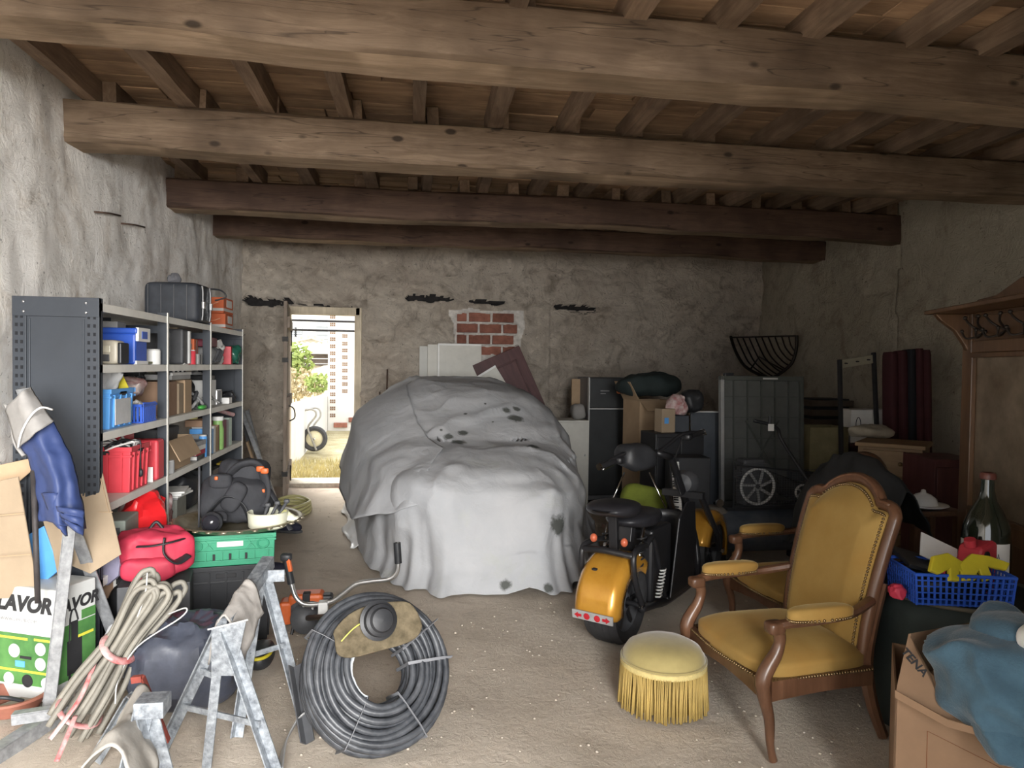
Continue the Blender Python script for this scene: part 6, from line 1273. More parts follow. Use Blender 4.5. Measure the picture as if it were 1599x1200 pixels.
for i in range(17): x = -bx + 2 * bx * i / 16; obj('slat', MB().bar((x * .94, -by + .008, 0), (x, -by, bh), .008, .004, (0, 1, 0)), M_cob, t)
for i in range(13): y = -by + 2 * by * i / 12; obj('slat', MB().bar((-bx + .008, y * .94, 0), (-bx, y, bh), .008, .004, (1, 0, 0)), M_cob, t)
for i in range(13): y = -by + 2 * by * i / 12; obj('slat', MB().bar((bx - .008, y * .94, 0), (bx, y, bh), .008, .004, (1, 0, 0)), M_cob, t)
for z_ in (.025, .05, .075, .098): obj('hoop', MB().tube([(x * (.96 + .04 * z_ / bh), y * (.96 + .04 * z_ / bh), z_) for x, y in ((-bx, -by), (bx, -by), (bx, by), (-bx, by))], .003, 5, closed=True), M_cob, t)
cb_ = Vector((bk_.x, bk_.y, zd + .022))
blob('dark_contents', 'dark cloth filling the blue mesh basket', 'cloth', cb_, (.15, .10, .05), M_blackp, 181, .15)
for i, (dx, dy, mt, lb) in enumerate(((-.08, -.04, M_yel, 'yellow plastic toy gun shape lying over the left of blue basket'), (.05, -.05, M_yel, 'yellow plastic strap piece lying over the right of blue basket'))):
    m_ = MB().prism([(-.10, 0), (-.07, .06), (0, .08), (.06, .05), (.12, .0), (.09, -.02), (.03, .015), (.02, -.03), (-.02, -.03), (-.01, .015), (-.06, -.01)], .02)
    solo('yellow_toy', lb, 'toy', m_, mt, cb_ + Vector((dx, dy - .06, .115)), 0, None, 60, 8 - 25 * i, bev=.004)
solo('red_toy_part', 'small red piece poking out of the blue basket', 'toy', MB().lathe([(0, 0), (.015, .01), (.018, .05), (0, .055)], 12), M_red, cb_ + Vector((-.10, -.08, .10)), smooth=True)
blob('red_packet', 'crumpled red packet at the left end of the blue basket', 'packet', cb_ + Vector((-.235, -.01, -.006)), (.028, .035, .03), M_pinkr, 187, .2)
solo('white_card', 'white printed card propped at back of the blue basket', 'card', MB().b2((-.085, -.002, 0), (.085, .002, .11)).b2((.01, -.004, .01), (.05, -.002, .035)), M_paper, cb_ + Vector((.03, .09, .10)), -10, None, -35, 25)
solo('dark_folder', 'black folder lying behind the blue basket contents', 'folder', MB().b2((-.17, -.1, 0), (.17, .1, .016)), M_blackp, cb_ + Vector((.03, .10, .075)), -10, None, 10, 16, bev=.003)
# red can, demijohn
jc = PD(1527, 895, 2.98); t = thing('jerry_can', 'red plastic jerry can standing beside the blue basket', 'can', (jc.x, jc.y, zd), 20); 
obj('body', MB().prism([(-.085, 0), (.085, 0), (.088, .16), (.07, .205), (.03, .22), (-.06, .20), (-.088, .12)], .10, TR((0, .05, 0), 90)), M_red, t, bev=.014); obj('handle_gap', MB().sup((-.035, -.052, .15), (.022, .004, .035), .7, .7, 14, 8, TR((0, 0, 0), 0, 0, 0)), M_lab, t, smooth=True); obj('cap', MB().lathe([(0, .03), (.022, .03), (.024, 0)], 14, TR((-.06, 0, .2), 0, -20)), M_red, t, smooth=40); obj('badge', MB().box((-.035, -.0515, .075), (.05, .002, .014)), M_paper, t)
dj = PD(1538, 900, 3.05); t = thing('demijohn', 'large dark green glass wine bottle with handwritten white label', 'bottle', (dj.x, dj.y, zd))
M_gl = mat('dark_green_glass', (.012, .018, .012), .06, .1, 5, 0, spec=.7, coat=.5)
obj('glass', MB().lathe([(0, 0), (.085, 0), (.092, .01), (.093, .20), (.088, .26), (.066, .32), (.036, .375), (.026, .42), (.024, .47)], 40), M_gl, t, smooth=True); obj('lip', MB().lathe([(.024, .465), (.032, .468), (.033, .485), (.027, .495), (.02, .495)], 28), mat('brown_lip', (.12, .04, .03), .4), t, smooth=40)
an0 = math.atan2(-dj.y, -dj.x); lb_ = obj('label_paper', MB().lathe([(.0942, .07), (.0942, .205)], 30, None, an0 - 1.35, an0 + 1.1), M_paper, t, smooth=True)
obj('handwriting', MB().tube([(.0955 * cos(an0 - .35 + k * .035), .0955 * sin(an0 - .35 + k * .035), .172 + .014 * sin(k * 1.9) - .0009 * k) for k in range(26)], .0013, 4), M_lab, lb_)
# hall stand
M_oak = wood('honey_oak', (.075, .038, .018), (.165, .09, .045), 2, 2.2, 8, .38, .15, .08, coat=.3)
hA, hBp = Vector((2.90, 3.27, 0)), Vector((2.64, 2.44, 0)); hv = (hA - hBp).normalized(); rz_h = math.degrees(math.atan2(-hv.y, -hv.x))
t = thing('hall_stand', 'tall oak hall stand with hat shelf and iron coat hooks at right', 'hall stand', hA, rz_h)   # local x along the face toward camera, -y is the face
HW = 1.05; S = -1
hx = (Matrix.Rotation(radians(rz_h), 4, 'Z') @ Vector((0, 1, 0))); S = 1 if hx.dot(CP - hA) > 0 else -1
def yb(a, b): return (min(S * a, S * b), max(S * a, S * b))
def hb_(x0, x1, a, b, z0, z1): y0, y1 = yb(a, b); return MB().b2((x0, y0, z0), (x1, y1, z1))
for x in (0, HW - .09): obj('stile', hb_(x, x + .09, -.02, .02, 0, 1.80), M_oak, t, bev=.004)
for z0, z1 in ((.0, .12), (.72, .80), (1.60, 1.66), (1.78, 1.80)): obj('rail', hb_(.09, HW - .09, -.018, .018, z0, z1), M_oak, t, bev=.004)
obj('upper_panel', hb_(.10, HW - .1, -.014, .0, .80, 1.60), mat('worn_oak_panel', (.125, .082, .045), .32, .3, 5, .12, 30, c2=(.23, .185, .13), coat=.4), t); obj('hook_board', hb_(.09, HW - .09, -.016, .006, 1.66, 1.78), M_oak, t); obj('lower_panel', hb_(.1, HW - .1, -.014, 0, .12, .72), M_oak, t)
for q in ((.09, .115, .80, 1.60), (HW - .115, HW - .09, .80, 1.60), (.09, .115, .12, .72)): obj('moulding', hb_(q[0], q[1], .0, .026, q[2], q[3]), M_oak, t, bev=.004)
obj('moulding', hb_(.09, HW - .09, .0, .026, 1.575, 1.60), M_oak, t, bev=.004); obj('moulding', hb_(.09, HW - .09, .0, .026, .80, .825), M_oak, t, bev=.004)
obj('hat_shelf', hb_(-.03, HW + .03, -.02, .20, 1.80, 1.822), M_oak, t, bev=.005)
obj('crest', MB().prism([(.04, 1.82), (HW - .04, 1.82), (HW - .06, 1.84), (HW * .86, 1.865), (HW * .7, 1.87), (HW * .5, 1.93), (HW * .3, 1.87), (HW * .14, 1.865), (.06, 1.84)], .02, TR((0, .0, 0), 90)), M_oak, t, bev=.003)
for x in (.02, HW - .06): obj('bracket', MB().prism([(0, 1.80), (.18, 1.80), (.15, 1.765), (.08, 1.71), (.035, 1.64), (.02, 1.61), (0, 1.61)], .04, Matrix(((0, 0, 1, x), (S, 0, 0, 0), (0, 1, 0, 0), (0, 0, 0, 1)))), M_oak, t, bev=.005)
M_ir = mat('wrought_iron', (.028, .022, .018), .45, .3, 20, .1, metal=.5)
for x in (.22, .42, .63, .84):
    hk = obj('coat_hook', MB().sup((x, S * .02, 1.70), (.02, .008, .012), .8, .8, 10, 6), M_ir, t, smooth=True)
    for s in (-1, 1):
        obj('prong', MB().tube(spl([(x, S * .02, 1.70), (x + s * .02, S * .045, 1.715), (x + s * .04, S * .07, 1.74), (x + s * .065, S * .08, 1.768)]), .0055, 7), M_ir, hk, smooth=True); obj('prong', MB().tube(spl([(x, S * .02, 1.70), (x + s * .02, S * .05, 1.675), (x + s * .05, S * .08, 1.67), (x + s * .07, S * .09, 1.70)]), .005, 7), M_ir, hk, smooth=True)
        obj('knob', MB().sup((x + s * .065, S * .08, 1.772), (.010, .010, .010), 1, 1, 10, 8), M_ir, hk, smooth=True); obj('knob', MB().sup((x + s * .07, S * .09, 1.705), (.009, .009, .009), 1, 1, 10, 8), M_ir, hk, smooth=True)
# little table with a white iron between chair and hall stand
q = PD(1442, 800, 4.0); t = thing('side_stool', 'dark wooden stool between the second armchair and hall stand', 'stool', (q.x, q.y, 0)); zs = q.z + .03
obj('top', MB().b2((-.16, -.13, zs - .03), (.16, .13, zs)), M_wal, t, bev=.006)
for sx in (-1, 1):
    for sy in (-1, 1): obj('leg', MB().bar((sx * .14, sy * .11, 0), (sx * .13, sy * .1, zs - .03), .035, .035), M_wal, t)
obj('shelf', MB().b2((-.13, -.1, zs * .45), (.13, .1, zs * .45 + .02)), M_wal, t)
t = thing('white_iron', 'white ceramic bell-shaped dish on the dark stool', 'dish', (q.x - .02, q.y - .02, zs), 0); obj('plate', MB().lathe([(0, .0), (.10, .008), (.13, .02), (.125, .024), (0, .012)], 28), M_whitep, t, smooth=True); obj('dome', MB().lathe([(.075, .015), (.07, .05), (.04, .075), (.015, .085), (.012, .10), (0, .105)], 24), M_whitep, t, smooth=True)
# ================================================================ BACK RIGHT
fA = PD(921, 590, 7.75); fw = PD(990, 590, 7.9).x - fA.x; t = thing('fridge', 'dark grey two-door fridge against the back wall', 'fridge', (fA.x + fw / 2, fA.y + .28, 0), 0); M_frg = mat('graphite_steel', (.045, .048, .050), .42, .15, 4, .03, metal=.4)
ft_ = fA.z
obj('cabinet', MB().b2((-fw / 2 + .005, -.22, .02), (fw / 2 - .005, .30, ft_)), mat('fridge_side', (.16, .16, .17), .5), t, bev=.008); obj('door', MB().b2((-fw / 2, -.28, ft_ - .335), (fw / 2, -.225, ft_)), M_frg, t, bev=.01); d2 = obj('door', MB().b2((-fw / 2, -.28, .08), (fw / 2, -.225, ft_ - .35)), M_frg, t, bev=.01)
obj('gasket_strip', MB().b2((-fw / 2 - .002, -.284, ft_ - .349), (fw / 2 + .002, -.24, ft_ - .337)).b2((-fw / 2 - .006, -.283, .08), (-fw / 2 + .002, -.22, ft_)), M_lgrey, t); obj('sticker', MB().lathe([(0, .002), (.028, .002), (.028, 0)], 20, TR((fw * .13, -.281, ft_ - .15), 90)), mat('orange_sticker', (.55, .16, .06), .6), t); obj('sticker_eye', MB().lathe([(0, .004), (.012, .004), (.012, 0)], 14, TR((fw * .13, -.281, ft_ - .15), 90)), M_lab, t); obj('magnet_strip', MB().box((-.09, -.281, ft_ - .145), (.10, .003, .012)).box((-.11, -.281, ft_ - .175), (.06, .003, .010)), mat('dim_silver', (.22, .22, .22), .4, metal=.6), t)
q = PD(912, 600, 7.9); t = carton('plaster_board', 'narrow tan board standing left of the fridge', (q.x, q.y + .3, 0), (.14, .03, q.z + .05), M_card, 0, tape=False, cat='board')
q = PD(895, 657, 7.55); t = thing('white_cabinet', 'low white cabinet between the covered car and the fridge', 'cabinet', (q.x, q.y + .2, 0)); obj('body', MB().b2((-.18, -.2, 0), (.18, .2, q.z)), M_pan, t, bev=.006); obj('door', MB().b2((-.175, -.216, .05), (.175, -.202, q.z - .02)), M_pan, t, bev=.004); obj('knob', MB().sup((.13, -.225, q.z * .6), (.012, .012, .012), 1, 1, 10, 8), M_steel, t, smooth=True)
solo('pale_cushion', 'pale folded cloth on the white cabinet beside the fridge', 'cloth', MB().sup((0, 0, .08), (.07, .12, .08), .6, .6, 24, 14).wob(.015, 8, 3).minz(0), M_lin, (q.x + .10, q.y + .22, q.z), smooth=True)
q = PD(1025, 700, 6.9); carton('tall_brown_carton', 'tall brown carton right of the fridge', (q.x, q.y + .2, 0), (.42, .36, 1.18), M_card, 8, flaps=(('s', -30), ('w', 60)))
blob('dark_holdall', 'long dark green bag lying over the brown carton', 'bag', (q.x - .02, q.y + .18, 1.21), (.34, .20, .12), mat('dark_teal', (.018, .028, .028), .8), 201, .12)
q = PD(1045, 658, 5.9); carton('diaper_carton', 'small pale carton with blue mark on the clutter behind the scooter', (q.x, q.y + .1, q.z - .10), (.13, .12, .20), M_cardp, 10, tape=False); o = [c for c in bpy.data.objects if c.name.startswith('diaper_carton')][0]; obj('mark', MB().box((-.02, -.0615, .10), (.04, .002, .05)), M_blue, o)
carton('navy_carton', 'navy printed carton right of the pale carton behind scooter', (q.x + .15, q.y + .16, q.z - .10), (.14, .14, .14), M_navy, -6, tape=False)
t = thing('dark_cupboard', 'dark low cupboard under the small cartons behind the scooter', 'cupboard', (q.x + .08, q.y + .14, 0), 4); zz_ = q.z - .102; obj('body', MB().b2((-.22, -.16, 0), (.22, .16, zz_)), M_blackp, t, bev=.008); obj('door', MB().b2((-.21, -.175, .04), (-.005, -.162, zz_ - .03)), M_blackp, t, bev=.004); obj('door', MB().b2((.005, -.175, .04), (.21, -.162, zz_ - .03)), M_blackp, t, bev=.004)
p = PD(1065, 628, 5.95); blob('patterned_cloth', 'red and white patterned cloth bundle on the navy carton', 'cloth', (p.x, p.y + .12, q.z + .042), (.09, .09, .085), mat('red_floral', (.42, .07, .08), .8, .3, 22, .2, c2=(.66, .60, .58)), 205, .25); blob('black_helmet_bag', 'dark round bag beside the patterned cloth', 'bag', (p.x + .17, p.y + .2, q.z + .06), (.10, .10, .10), M_blackp, 207, .12)
# green cushion behind scooter
p = PD(1000, 818, 5.25); solo('green_cushion', 'olive green cushion propped behind the scooter', 'cushion', MB().sup((0, 0, .15), (.18, .08, .15), .5, .6, 30, 18, TR((0, 0, 0), -15, 12, 0)).wob(.015, 6, 4).minz(0), mat('olive_velour', (.13, .16, .02), .9, .25, 8, .3), (p.x, p.y, max(0, p.z - .02)), smooth=True)
t = thing('low_bench', 'dark low bench carrying the olive cushion', 'bench', (p.x, p.y, 0)); zb = max(.05, p.z - .02); obj('seat', MB().b2((-.26, -.14, zb - .03), (.26, .14, zb)), M_wal, t, bev=.005)
for sx in (-1, 1): obj('leg', MB().b2((sx * .22 - .02, -.12, 0), (sx * .22 + .02, .12, zb - .03)), M_wal, t)
# little keyboard standing on end, dark boards
p0_, p1_ = PD(1059, 800, 5.3), PD(1060, 722, 5.45); t = thing('keyboard', 'small black and white keyboard standing on end behind the scooter', 'keyboard', (0, 0, 0))
xk = (p1_ - p0_); L_ = xk.length; zk = xk.normalized(); M_k = Matrix((Vector((1, 0, 0)), zk.cross(Vector((1, 0, 0))).normalized(), zk)).transposed().to_4x4(); M_k.translation = p0_; t.matrix_basis = M_k
obj('case', MB().b2((-.045, 0, -.04), (.034, .03, L_ + .03)), M_blackp, t, bev=.004); nk = 22
for i in range(nk): obj('white_key', MB().b2((-.033, -.008, i * L_ / nk + .001), (.028, .0, (i + 1) * L_ / nk - .0015)), M_whitep, t)
for i in range(nk):
    if i % 7 not in (2, 6): obj('black_key', MB().b2((-.033, -.014, (i + .72) * L_ / nk), (.004, -.006, (i + 1.25) * L_ / nk)), M_lab, t)
p = PD(1078, 800, 5.55); t = thing('black_cabinet', 'black narrow cabinet supporting the keyboard', 'cabinet', (p.x, p.y + .1, 0), -6); obj('body', MB().b2((-.14, -.12, 0), (.16, .12, .80)), M_blackp, t, bev=.006); obj('edge_strip', MB().b2((-.145, -.123, .02), (-.132, -.115, .79)), M_dgrey, t)
p = PD(1105, 645, 6.25); t = thing('slate_board', 'blue grey board standing left of the ribbed table panel', 'board', (p.x, p.y, 0), -4, None, -4); obj('board', MB().b2((-.13, -.012, 0), (.13, .012, p.z)), mat('slate_blue', (.075, .085, .10), .45, .15), t, bev=.003); obj('top_edge', MB().b2((-.132, -.016, p.z), (.132, .016, p.z + .012)), M_lgrey, t)
# folded ribbed table panel with crossed brace
p = PD(1129, 587, 6.05); w_ = PD(1259, 600, 6.15) - p; t = thing('folding_table', 'dark ribbed folding table stood on edge showing its crossed legs', 'table', (p.x, p.y, 0), math.degrees(math.atan2(w_.y, w_.x)), None, -3); TWd = Vector((w_.x, w_.y, 0)).length; TH = p.z; M_ft = mat('greenish_plastic', (.075, .082, .075), .55, .15)
obj('top_sheet', MB().b2((.02, .0, .04), (TWd - .02, .012, TH - .02)), mat('ribbed_back', (.10, .105, .10), .6, .15), t); obj('side_frame', MB().b2((0, -.035, 0), (.032, .02, TH)), M_grey, t, bev=.004); obj('side_frame', MB().b2((TWd - .03, -.035, 0), (TWd, .02, TH - .03)), M_ft, t, bev=.004); obj('end_frame', MB().b2((0, -.035, TH - .04), (TWd, .02, TH)), M_ft, t, bev=.004)
for i in range(1, 6): x = TWd * i / 6; obj('rib', MB().b2((x - .006, -.014, .05), (x + .006, .002, TH - .04)), M_ft, t)
for i in range(1, 8): z_ = TH * i / 8; obj('rib', MB().b2((.03, -.012, z_ - .006), (TWd - .03, .002, z_ + .006)), M_ft, t)
for a, b in (((.30, .80), (.70, .38)), ((.70, .80), (.30, .38))): obj('brace', MB().tube([(TWd * a[0], -.03, TH * a[1] - .1), (TWd * b[0], -.03, TH * b[1])], .009, 6), M_ft, t)
obj('maker_plate', MB().b2((TWd * .5, -.038, TH - .028), (TWd * .68, -.034, TH - .014)), M_lgrey, t); obj('corner_cap', MB().b2((.04, -.03, TH - .01), (.12, .02, TH + .025)), M_blackp, t, bev=.006)
# compressor
p = PD(1082, 862, 4.75); L0, L1 = PD(1105, 826, 5.45), PD(1268, 826, 5.6); t = thing('air_compressor', 'blue grey air compressor with belt guard behind the scooter', 'compressor', (0, 0, 0)); Rt = .18; zt_ = L0.z
ax_ = Vector((L1.x - L0.x, L1.y - L0.y, 0)).normalized(); Mt_ = Matrix((ax_, Vector((-ax_.y, ax_.x, 0)), Vector((0, 0, 1)))).transposed().to_4x4(); Mt_.translation = (L0.x, L0.y, 0); t.matrix_basis = Mt_; LT = (Vector((L1.x, L1.y, 0)) - Vector((L0.x, L0.y, 0))).length
obj('tank', MB().lathe([(0, -.06), (.08, -.05), (.14, -.02), (Rt, .03), (Rt, LT - .03), (.14, LT + .02), (0, LT + .06)], 30, TR((0, 0, zt_), 0, 90, 0)), mat('tank_blue', (.045, .060, .085), .5, .25, 5, .1, c2=(.09, .10, .115)), t, smooth=50)
for x in (.12, LT - .12): obj('leg', MB().b2((x - .025, -.12, 0), (x + .025, .12, zt_ - .1)), M_blackp, t, bev=.004)
pl_ = zt_ + Rt; obj('platform', MB().b2((.10, -.12, pl_ - .02), (LT - .02, .12, pl_ + .005)), M_blackp, t)
obj('guard_frame', MB().tube([(.14, -.13, pl_ + .01), (LT - .02, -.13, pl_ + .01), (LT - .02, -.13, pl_ + .26), (.52 * LT, -.13, pl_ + .30), (.14, -.13, pl_ + .33)], .008, 6, closed=True), M_blackp, t)
gw = MB()
for i in range(34): x = .145 + (LT - .17) * i / 33; gw.tube([(x, -.132, pl_ + .01), (x, -.132, pl_ + .33 - .07 * i / 33)], .0013, 4, cap=False)
for i in range(16): z_ = pl_ + .02 + i * .018; gw.tube([(.145, -.132, z_), (LT - .025, -.132, z_)], .0013, 4, cap=False)
o = obj('guard_mesh', gw, M_dgrey, t); o['kind'] = 'stuff'
fx, fz = .14 + .30 * (LT - .17), pl_ + .16
obj('flywheel', MB().tube([(fx + .135 * cos(a), -.10, fz + .135 * sin(a)) for a in np.linspace(0, 2 * pi, 40)[:-1]], .011, 8, closed=True), M_lgrey, t, smooth=True)
for k in range(7): a = k * 2 * pi / 7; obj('flywheel_spoke', MB().bar((fx + .02 * cos(a), -.10, fz + .02 * sin(a)), (fx + .13 * cos(a + .35), -.10, fz + .13 * sin(a + .35)), .02, .012, (0, 1, 0)), M_grey, t)
obj('pump_head', MB().b2((fx - .09, -.05, pl_), (fx + .09, .09, pl_ + .36)), M_dgrey, t, bev=.02)
for k in range(5): obj('pump_fin', MB().b2((fx - .105, -.06, pl_ + .20 + k * .03), (fx + .105, .10, pl_ + .208 + k * .03)), M_dgrey, t)
mx_, mz_ = .14 + .82 * (LT - .17), pl_ + .11; obj('motor', MB().lathe([(0, -.1), (.075, -.09), (.085, .0), (.085, .14), (0, .16)], 24, TR((mx_, .0, mz_), -90, 0, 0)), M_blackp, t, smooth=40); obj('motor_pulley', MB().tube([(mx_ + .055 * cos(a), -.105, mz_ + .055 * sin(a)) for a in np.linspace(0, 2 * pi, 26)[:-1]], .009, 8, closed=True), M_lgrey, t, smooth=True)
for k in range(5): a = k * 2 * pi / 5; obj('pulley_spoke', MB().bar((mx_, -.105, mz_), (mx_ + .052 * cos(a), -.105, mz_ + .052 * sin(a)), .012, .008, (0, 1, 0)), M_grey, t)
obj('switch_box', MB().b2((mx_ - .05, -.05, mz_ + .08), (mx_ + .06, .04, mz_ + .16)), M_navy, t, bev=.006); obj('belt', MB().tube([(fx, -.10, fz + .146), (mx_, -.105, mz_ + .064)], .006, 5).tube([(fx, -.10, fz - .146), (mx_, -.105, mz_ - .064)], .006, 5), M_lab, t); obj('gauge', MB().lathe([(0, .02), (.03, .02), (.03, 0)], 16, TR((.04, -.1, pl_ + .04), 90)), M_chr, t, smooth=40); obj('dusty_cap', MB().sup((.06, 0, zt_ + .12), (.10, .12, .06), .8, .8, 24, 12), mat('dust', (.16, .14, .12), .95, .3, 12, .3), t, smooth=True)
# mower handle with white tag
h0, h1, h2, h3 = PD(1177, 657, 5.55), PD(1212, 668, 5.55), PD(1222, 690, 5.55), PD(1268, 758, 5.35); t = thing('garden_tiller', 'green garden tiller with long black handle and white tag', 'tiller', (h3.x + .16, h3.y - .06, 0)); of = Vector((h3.x + .16, h3.y - .06, 0))
obj('handle', MB().tube(spl([h0 - of, h1 - of, h2 - of, h3 - of, Vector((.0, 0, h3.z - .12))]), .014, 8), M_blackp, t, smooth=True); obj('tag', MB().box((0, 0, 0), (.05, .004, .055)), M_whitep, t, bev=.003).location = PD(1204, 668, 5.5) - of; obj('throttle', MB().tube([PD(1202, 662, 5.52) - of, PD(1202, 650, 5.52) - of], .012, 8), M_blackp, t)
obj('hood', MB().sup((.06, 0, h3.z - .06), (.13, .12, .07), .7, .7, 24, 14), mat('garden_green', (.015, .075, .045), .45), t, smooth=True); obj('engine', MB().b2((-.06, -.1, .28), (.18, .1, h3.z - .08)), M_dgrey, t, bev=.02); obj('column', MB().bar((.06, 0, .05), (.06, 0, .3), .07, .07), M_blackp, t)
for k in range(6): obj('cooling_fin', MB().b2((-.07, -.11, .32 + k * .03), (.19, .11, .328 + k * .03)), M_blackp, t)
for s in (-1, 1): obj('wheel', MB().lathe([(0, -.03), (.10, -.03), (.13, -.015), (.13, .015), (.10, .03), (0, .03)], 22, TR((.06, s * .17, .13), 90)), M_tyr, t, smooth=40)
# corner hay rack
t = thing('hay_rack', 'black iron bar hay rack fixed high in the back right corner', 'rack', (0, 0, 0)); cn = Vector((XR - .06, YB - .06, 0)); zT = PX(1245, 524, XR - .05).z; zB = zT - .46
lw = PY(1141, 526, YB - .05).x; rwY = PX(1245, 524, XR - .08).y; pA = Vector((lw, YB - .05, zT)); pB = Vector((XR - .1, rwY, zT - .01)); pC = Vector((XR - .1, rwY, zT))
dA_, dB_ = (pA - CP).dot(CW), (pB - CP).dot(CW)
OUT = [(1244, 524), (1244, 548), (1236, 568), (1222, 582), (1205, 590), (1184, 586), (1163, 572), (1149, 552), (1141, 526)]
def sp_pt(f, bul=.22): 
    i = f * (len(OUT) - 1); k = min(int(i), len(OUT) - 2); g = i - k; x = OUT[k][0] + (OUT[k + 1][0] - OUT[k][0]) * g; y = OUT[k][1] + (OUT[k + 1][1] - OUT[k][1]) * g
    return PD(x, y, dB_ + (dA_ - dB_) * f - bul * sin(pi * f))
obj('top_rail', MB().tube([pA, pA.lerp(pB, .5), pB], .010, 7), M_ir, t, smooth=True); obj('outer_rail', MB().tube(spl([sp_pt(f) for f in np.linspace(0, 1, 13)], 3), .020, 7), M_ir, t, smooth=True)
for k in range(9):
    f = (k + 1) / 10; s0 = pB.lerp(pA, f); e0 = sp_pt(.08 + .50 * f); md = s0.lerp(e0, .5) + (Vector((0, 0, -1)) * .07 + (pA - pB).normalized() * .05 - CW * .05) * (.4 + f); obj('curved_bar', MB().tube(spl([s0, s0.lerp(md, .55) + Vector((0, 0, -.02)), md, md.lerp(e0, .55) + Vector((0, 0, -.015)), e0], 4), .010, 6), M_ir, t, smooth=True)
for f in (.35, .7): obj('back_strut', MB().tube([sp_pt(f), Vector((XR - .04, YB - .04, zT - .25))], .010, 6), M_ir, t, smooth=True)
# cot ends / cream hook board on dark posts
t = thing('cot_frame', 'two dark leaning posts joined by a cream board with scrolled cutouts', 'frame', (0, 0, 0)); Yp = 6.1
a0, a1, b0, b1 = PD(1318, 790, 6.0), PD(1311, 562, 6.2), PD(1370, 690, 6.3), PD(1364, 551, 6.4); a0.z = 0.0
obj('post', MB().bar(a0, a1, .035, .03), M_lab, t, bev=.004); fB = b1 + (b0 - b1) * (b1.z / (b1.z - b0.z)); obj('post', MB().bar(fB, b1, .035, .03), M_lab, t, bev=.004)
M_crm = mat('cream_wood', (.40, .37, .28), .6, .1); c0, c1 = PD(1312, 569, 6.2), PD(1362, 561, 6.38)
obj('cross_board', MB().bar(c0, c1, .015, .075, (0, 0, 1)), M_crm, t, bev=.003)
for f in (.15, .5, .85): obj('cutout', MB().sup(tuple(c0.lerp(c1, f) - CW * .01), (.025, .004, .007), .8, .8, 12, 6), M_lab, t)
# dark red folding screen panels
M_mar = mat('maroon_velvet', (.050, .012, .016), .8, .25, 6, .15); M_nvy2 = mat('black_navy', (.010, .011, .016), .8)
for i, (a, b, mt, lb) in enumerate((((1392, 549), (1406, 700), M_mar, 'leftmost maroon'), ((1408, 547), (1421, 710), M_mar, 'second maroon'), ((1422, 545), (1434, 715), M_nvy2, 'black'), ((1435, 544), (1446, 715), M_mar, 'brown maroon'), ((1447, 546), (1456, 715), M_mar, 'rightmost maroon'))):
    tp_ = PD(a[0], a[1], 5.95 - .03 * i); w1 = (b[0] - a[0]) / 1100 * 5.9; t = thing('screen_panel', lb + ' panel of the bolster stack leaning on right wall', 'bolster', (tp_.x + w1 / 2 - .03 + .0 * i, tp_.y - .06, 0), 0, 'leaning bolsters', -3)
    obj('pad', MB().sup((0, 0, tp_.z / 2), (w1 * .52, .07, tp_.z / 2), .15, .5, 20, 14), mt, t, smooth=50); obj('seam', MB().tube([(w1 * .5, -.05, .05), (w1 * .5, -.05, tp_.z - .04)], .004, 5), M_trim, t)
# chest of drawers
p = PD(1340, 690, 5.25); q = PD(1441, 702, 5.0); t = thing('chest_of_drawers', 'pale wood chest with black cloth in front, near right wall', 'chest', (p.x, p.y, 0), math.degrees(math.atan2(q.y - p.y, q.x - p.x))); cw = Vector((q.x - p.x, q.y - p.y, 0)).length; chh = p.z; M_pine = wood('pine_veneer', (.20, .125, .062), (.31, .205, .11), 0, 2, 8, .5, .15)
obj('carcass', MB().b2((0, .0, .04), (cw, .42, chh - .03)), M_pine, t, bev=.004); obj('top', MB().b2((-.02, -.02, chh - .03), (cw + .02, .44, chh)), M_pine, t, bev=.006)
for k in range(4):
    z1 = chh - .05 - k * .20; d = obj('drawer', MB().b2((.035, -.016, z1 - .185), (cw - .045, .002, z1)), M_pine, t, bev=.005); obj('knob', MB().lathe([(0, .03), (.014, .028), (.016, .018), (.008, .0)], 14, TR((cw * .68, -.016, z1 - .09), 90)), M_nail, d, smooth=True)
p = PD(1494, 725, 4.6); t = thing('dark_cupboard', 'dark wooden cupboard between the pale chest and the hall stand', 'cupboard', (p.x + .1, p.y + .25, 0), -10); obj('body', MB().b2((-.16, -.2, 0), (.16, .2, p.z + .02)), M_mah, t, bev=.006); obj('door', MB().b2((-.15, -.215, .05), (.15, -.202, p.z - .03)), M_mah, t, bev=.005)
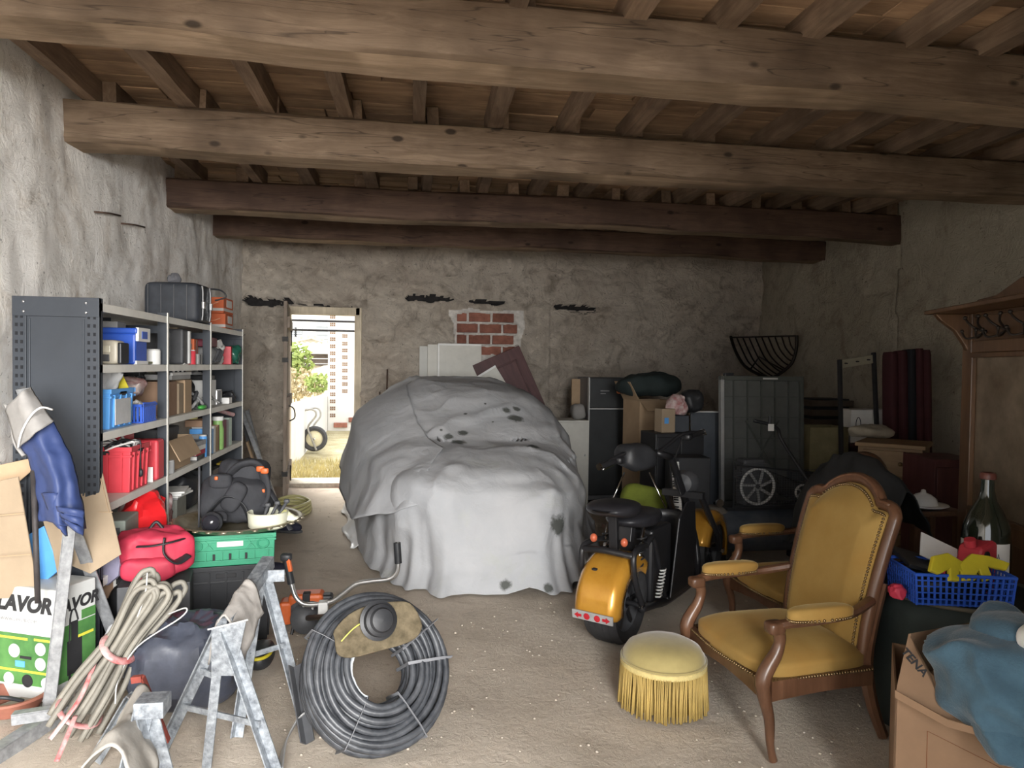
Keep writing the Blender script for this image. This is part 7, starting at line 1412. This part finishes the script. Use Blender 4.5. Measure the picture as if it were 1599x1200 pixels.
# cartons on and behind the chest
for i, (px, py, d, dm, mt, lb) in enumerate(((1336, 690, 6.5, (.20, .2, .30), M_paper, 'white carton with oval print left of the dark post'), (1371, 690, 6.5, (.20, .2, .30), M_whitep, 'second white carton right of the one with oval print'), (1388, 668, 6.6, (.26, .2, .12), M_card, 'flat tan carton under the maroon bolsters'))):
    q = PD(px, py, d); o = carton('storage_carton', lb, (q.x, q.y, q.z), dm, mt, -8, tape=False, group='cartons behind the chest')
    if i == 0: obj('oval_print', MB().tube([(-.03 + .022 * cos(a), -.1012, .16 + .07 * sin(a)) for a in np.linspace(0, 2 * pi, 22)[:-1]], .004, 4, closed=True), M_dgrey, o)
q = PD(1355, 690, 6.5); t = thing('support_shelf', 'dark shelf carrying the white cartons by right wall', 'shelf', (q.x + .03, q.y, 0)); obj('board', MB().b2((-.32, -.16, q.z - .03), (.32, .16, q.z - .001)), M_mah, t); 
for sx in (-.28, .28): obj('side', MB().b2((sx - .015, -.15, 0), (sx + .015, .15, q.z - .03)), M_mah, t)
obj('back_panel', MB().b2((-.28, .13, 0), (.28, .15, q.z - .03)), M_mah, t)
p = PD(1385, 683, 5.35); blob('folded_linen', 'folded cream linen on top of the pale chest', 'linen', (p.x + .02, p.y + .22, chh), (.18, .12, .05), mat('cream_linen', (.36, .32, .25), .9), 221, .1)
q = PD(1290, 740, 6.3); carton('moss_carton', 'olive cardboard box behind the ribbed table', (q.x, q.y + .1, q.z + .02), (.36, .3, .40), mat('olive_card', (.20, .17, .09), .9), -4, flaps=(('s', -120),)); t = thing('trolley', 'grey tubular trolley frame beside the ribbed table', 'trolley', (q.x, q.y + .06, 0))
for x in (-.19, .19):
    for y in (-.17, .17): obj('tube_leg', MB().tube([(x, y, 0), (x, y, q.z + .0)], .012, 7), M_grey, t, smooth=True)
obj('deck', MB().b2((-.21, -.19, q.z), (.21, .19, q.z + .018)), M_dgrey, t); obj('deck', MB().b2((-.2, -.18, .2), (.2, .18, .215)), M_dgrey, t)
solo('brown_canister', 'reddish brown canister on the trolley lower deck', 'canister', MB().lathe([(0, 0), (.08, 0), (.085, .02), (.085, .36), (.06, .4), (0, .41)], 22), mat('canister_brown', (.12, .035, .02), .6), (q.x + .06, q.y + .05, .216), smooth=40)
q = PD(1284, 625, 7.6); t = thing('louvre_stack', 'stack of slatted dark crates near the back right corner', 'crate', (q.x, q.y, 0)); 
for k in range(12): obj('slat', MB().b2((-.24, -.2, .10 * k + .02), (.24, .2, .10 * k + .085)), mat('brown_slat', (.10, .075, .055), .8, .2), t, bev=.008)
obj('core', MB().b2((-.2, -.17, 0), (.2, .17, 1.2)), M_lab, t)
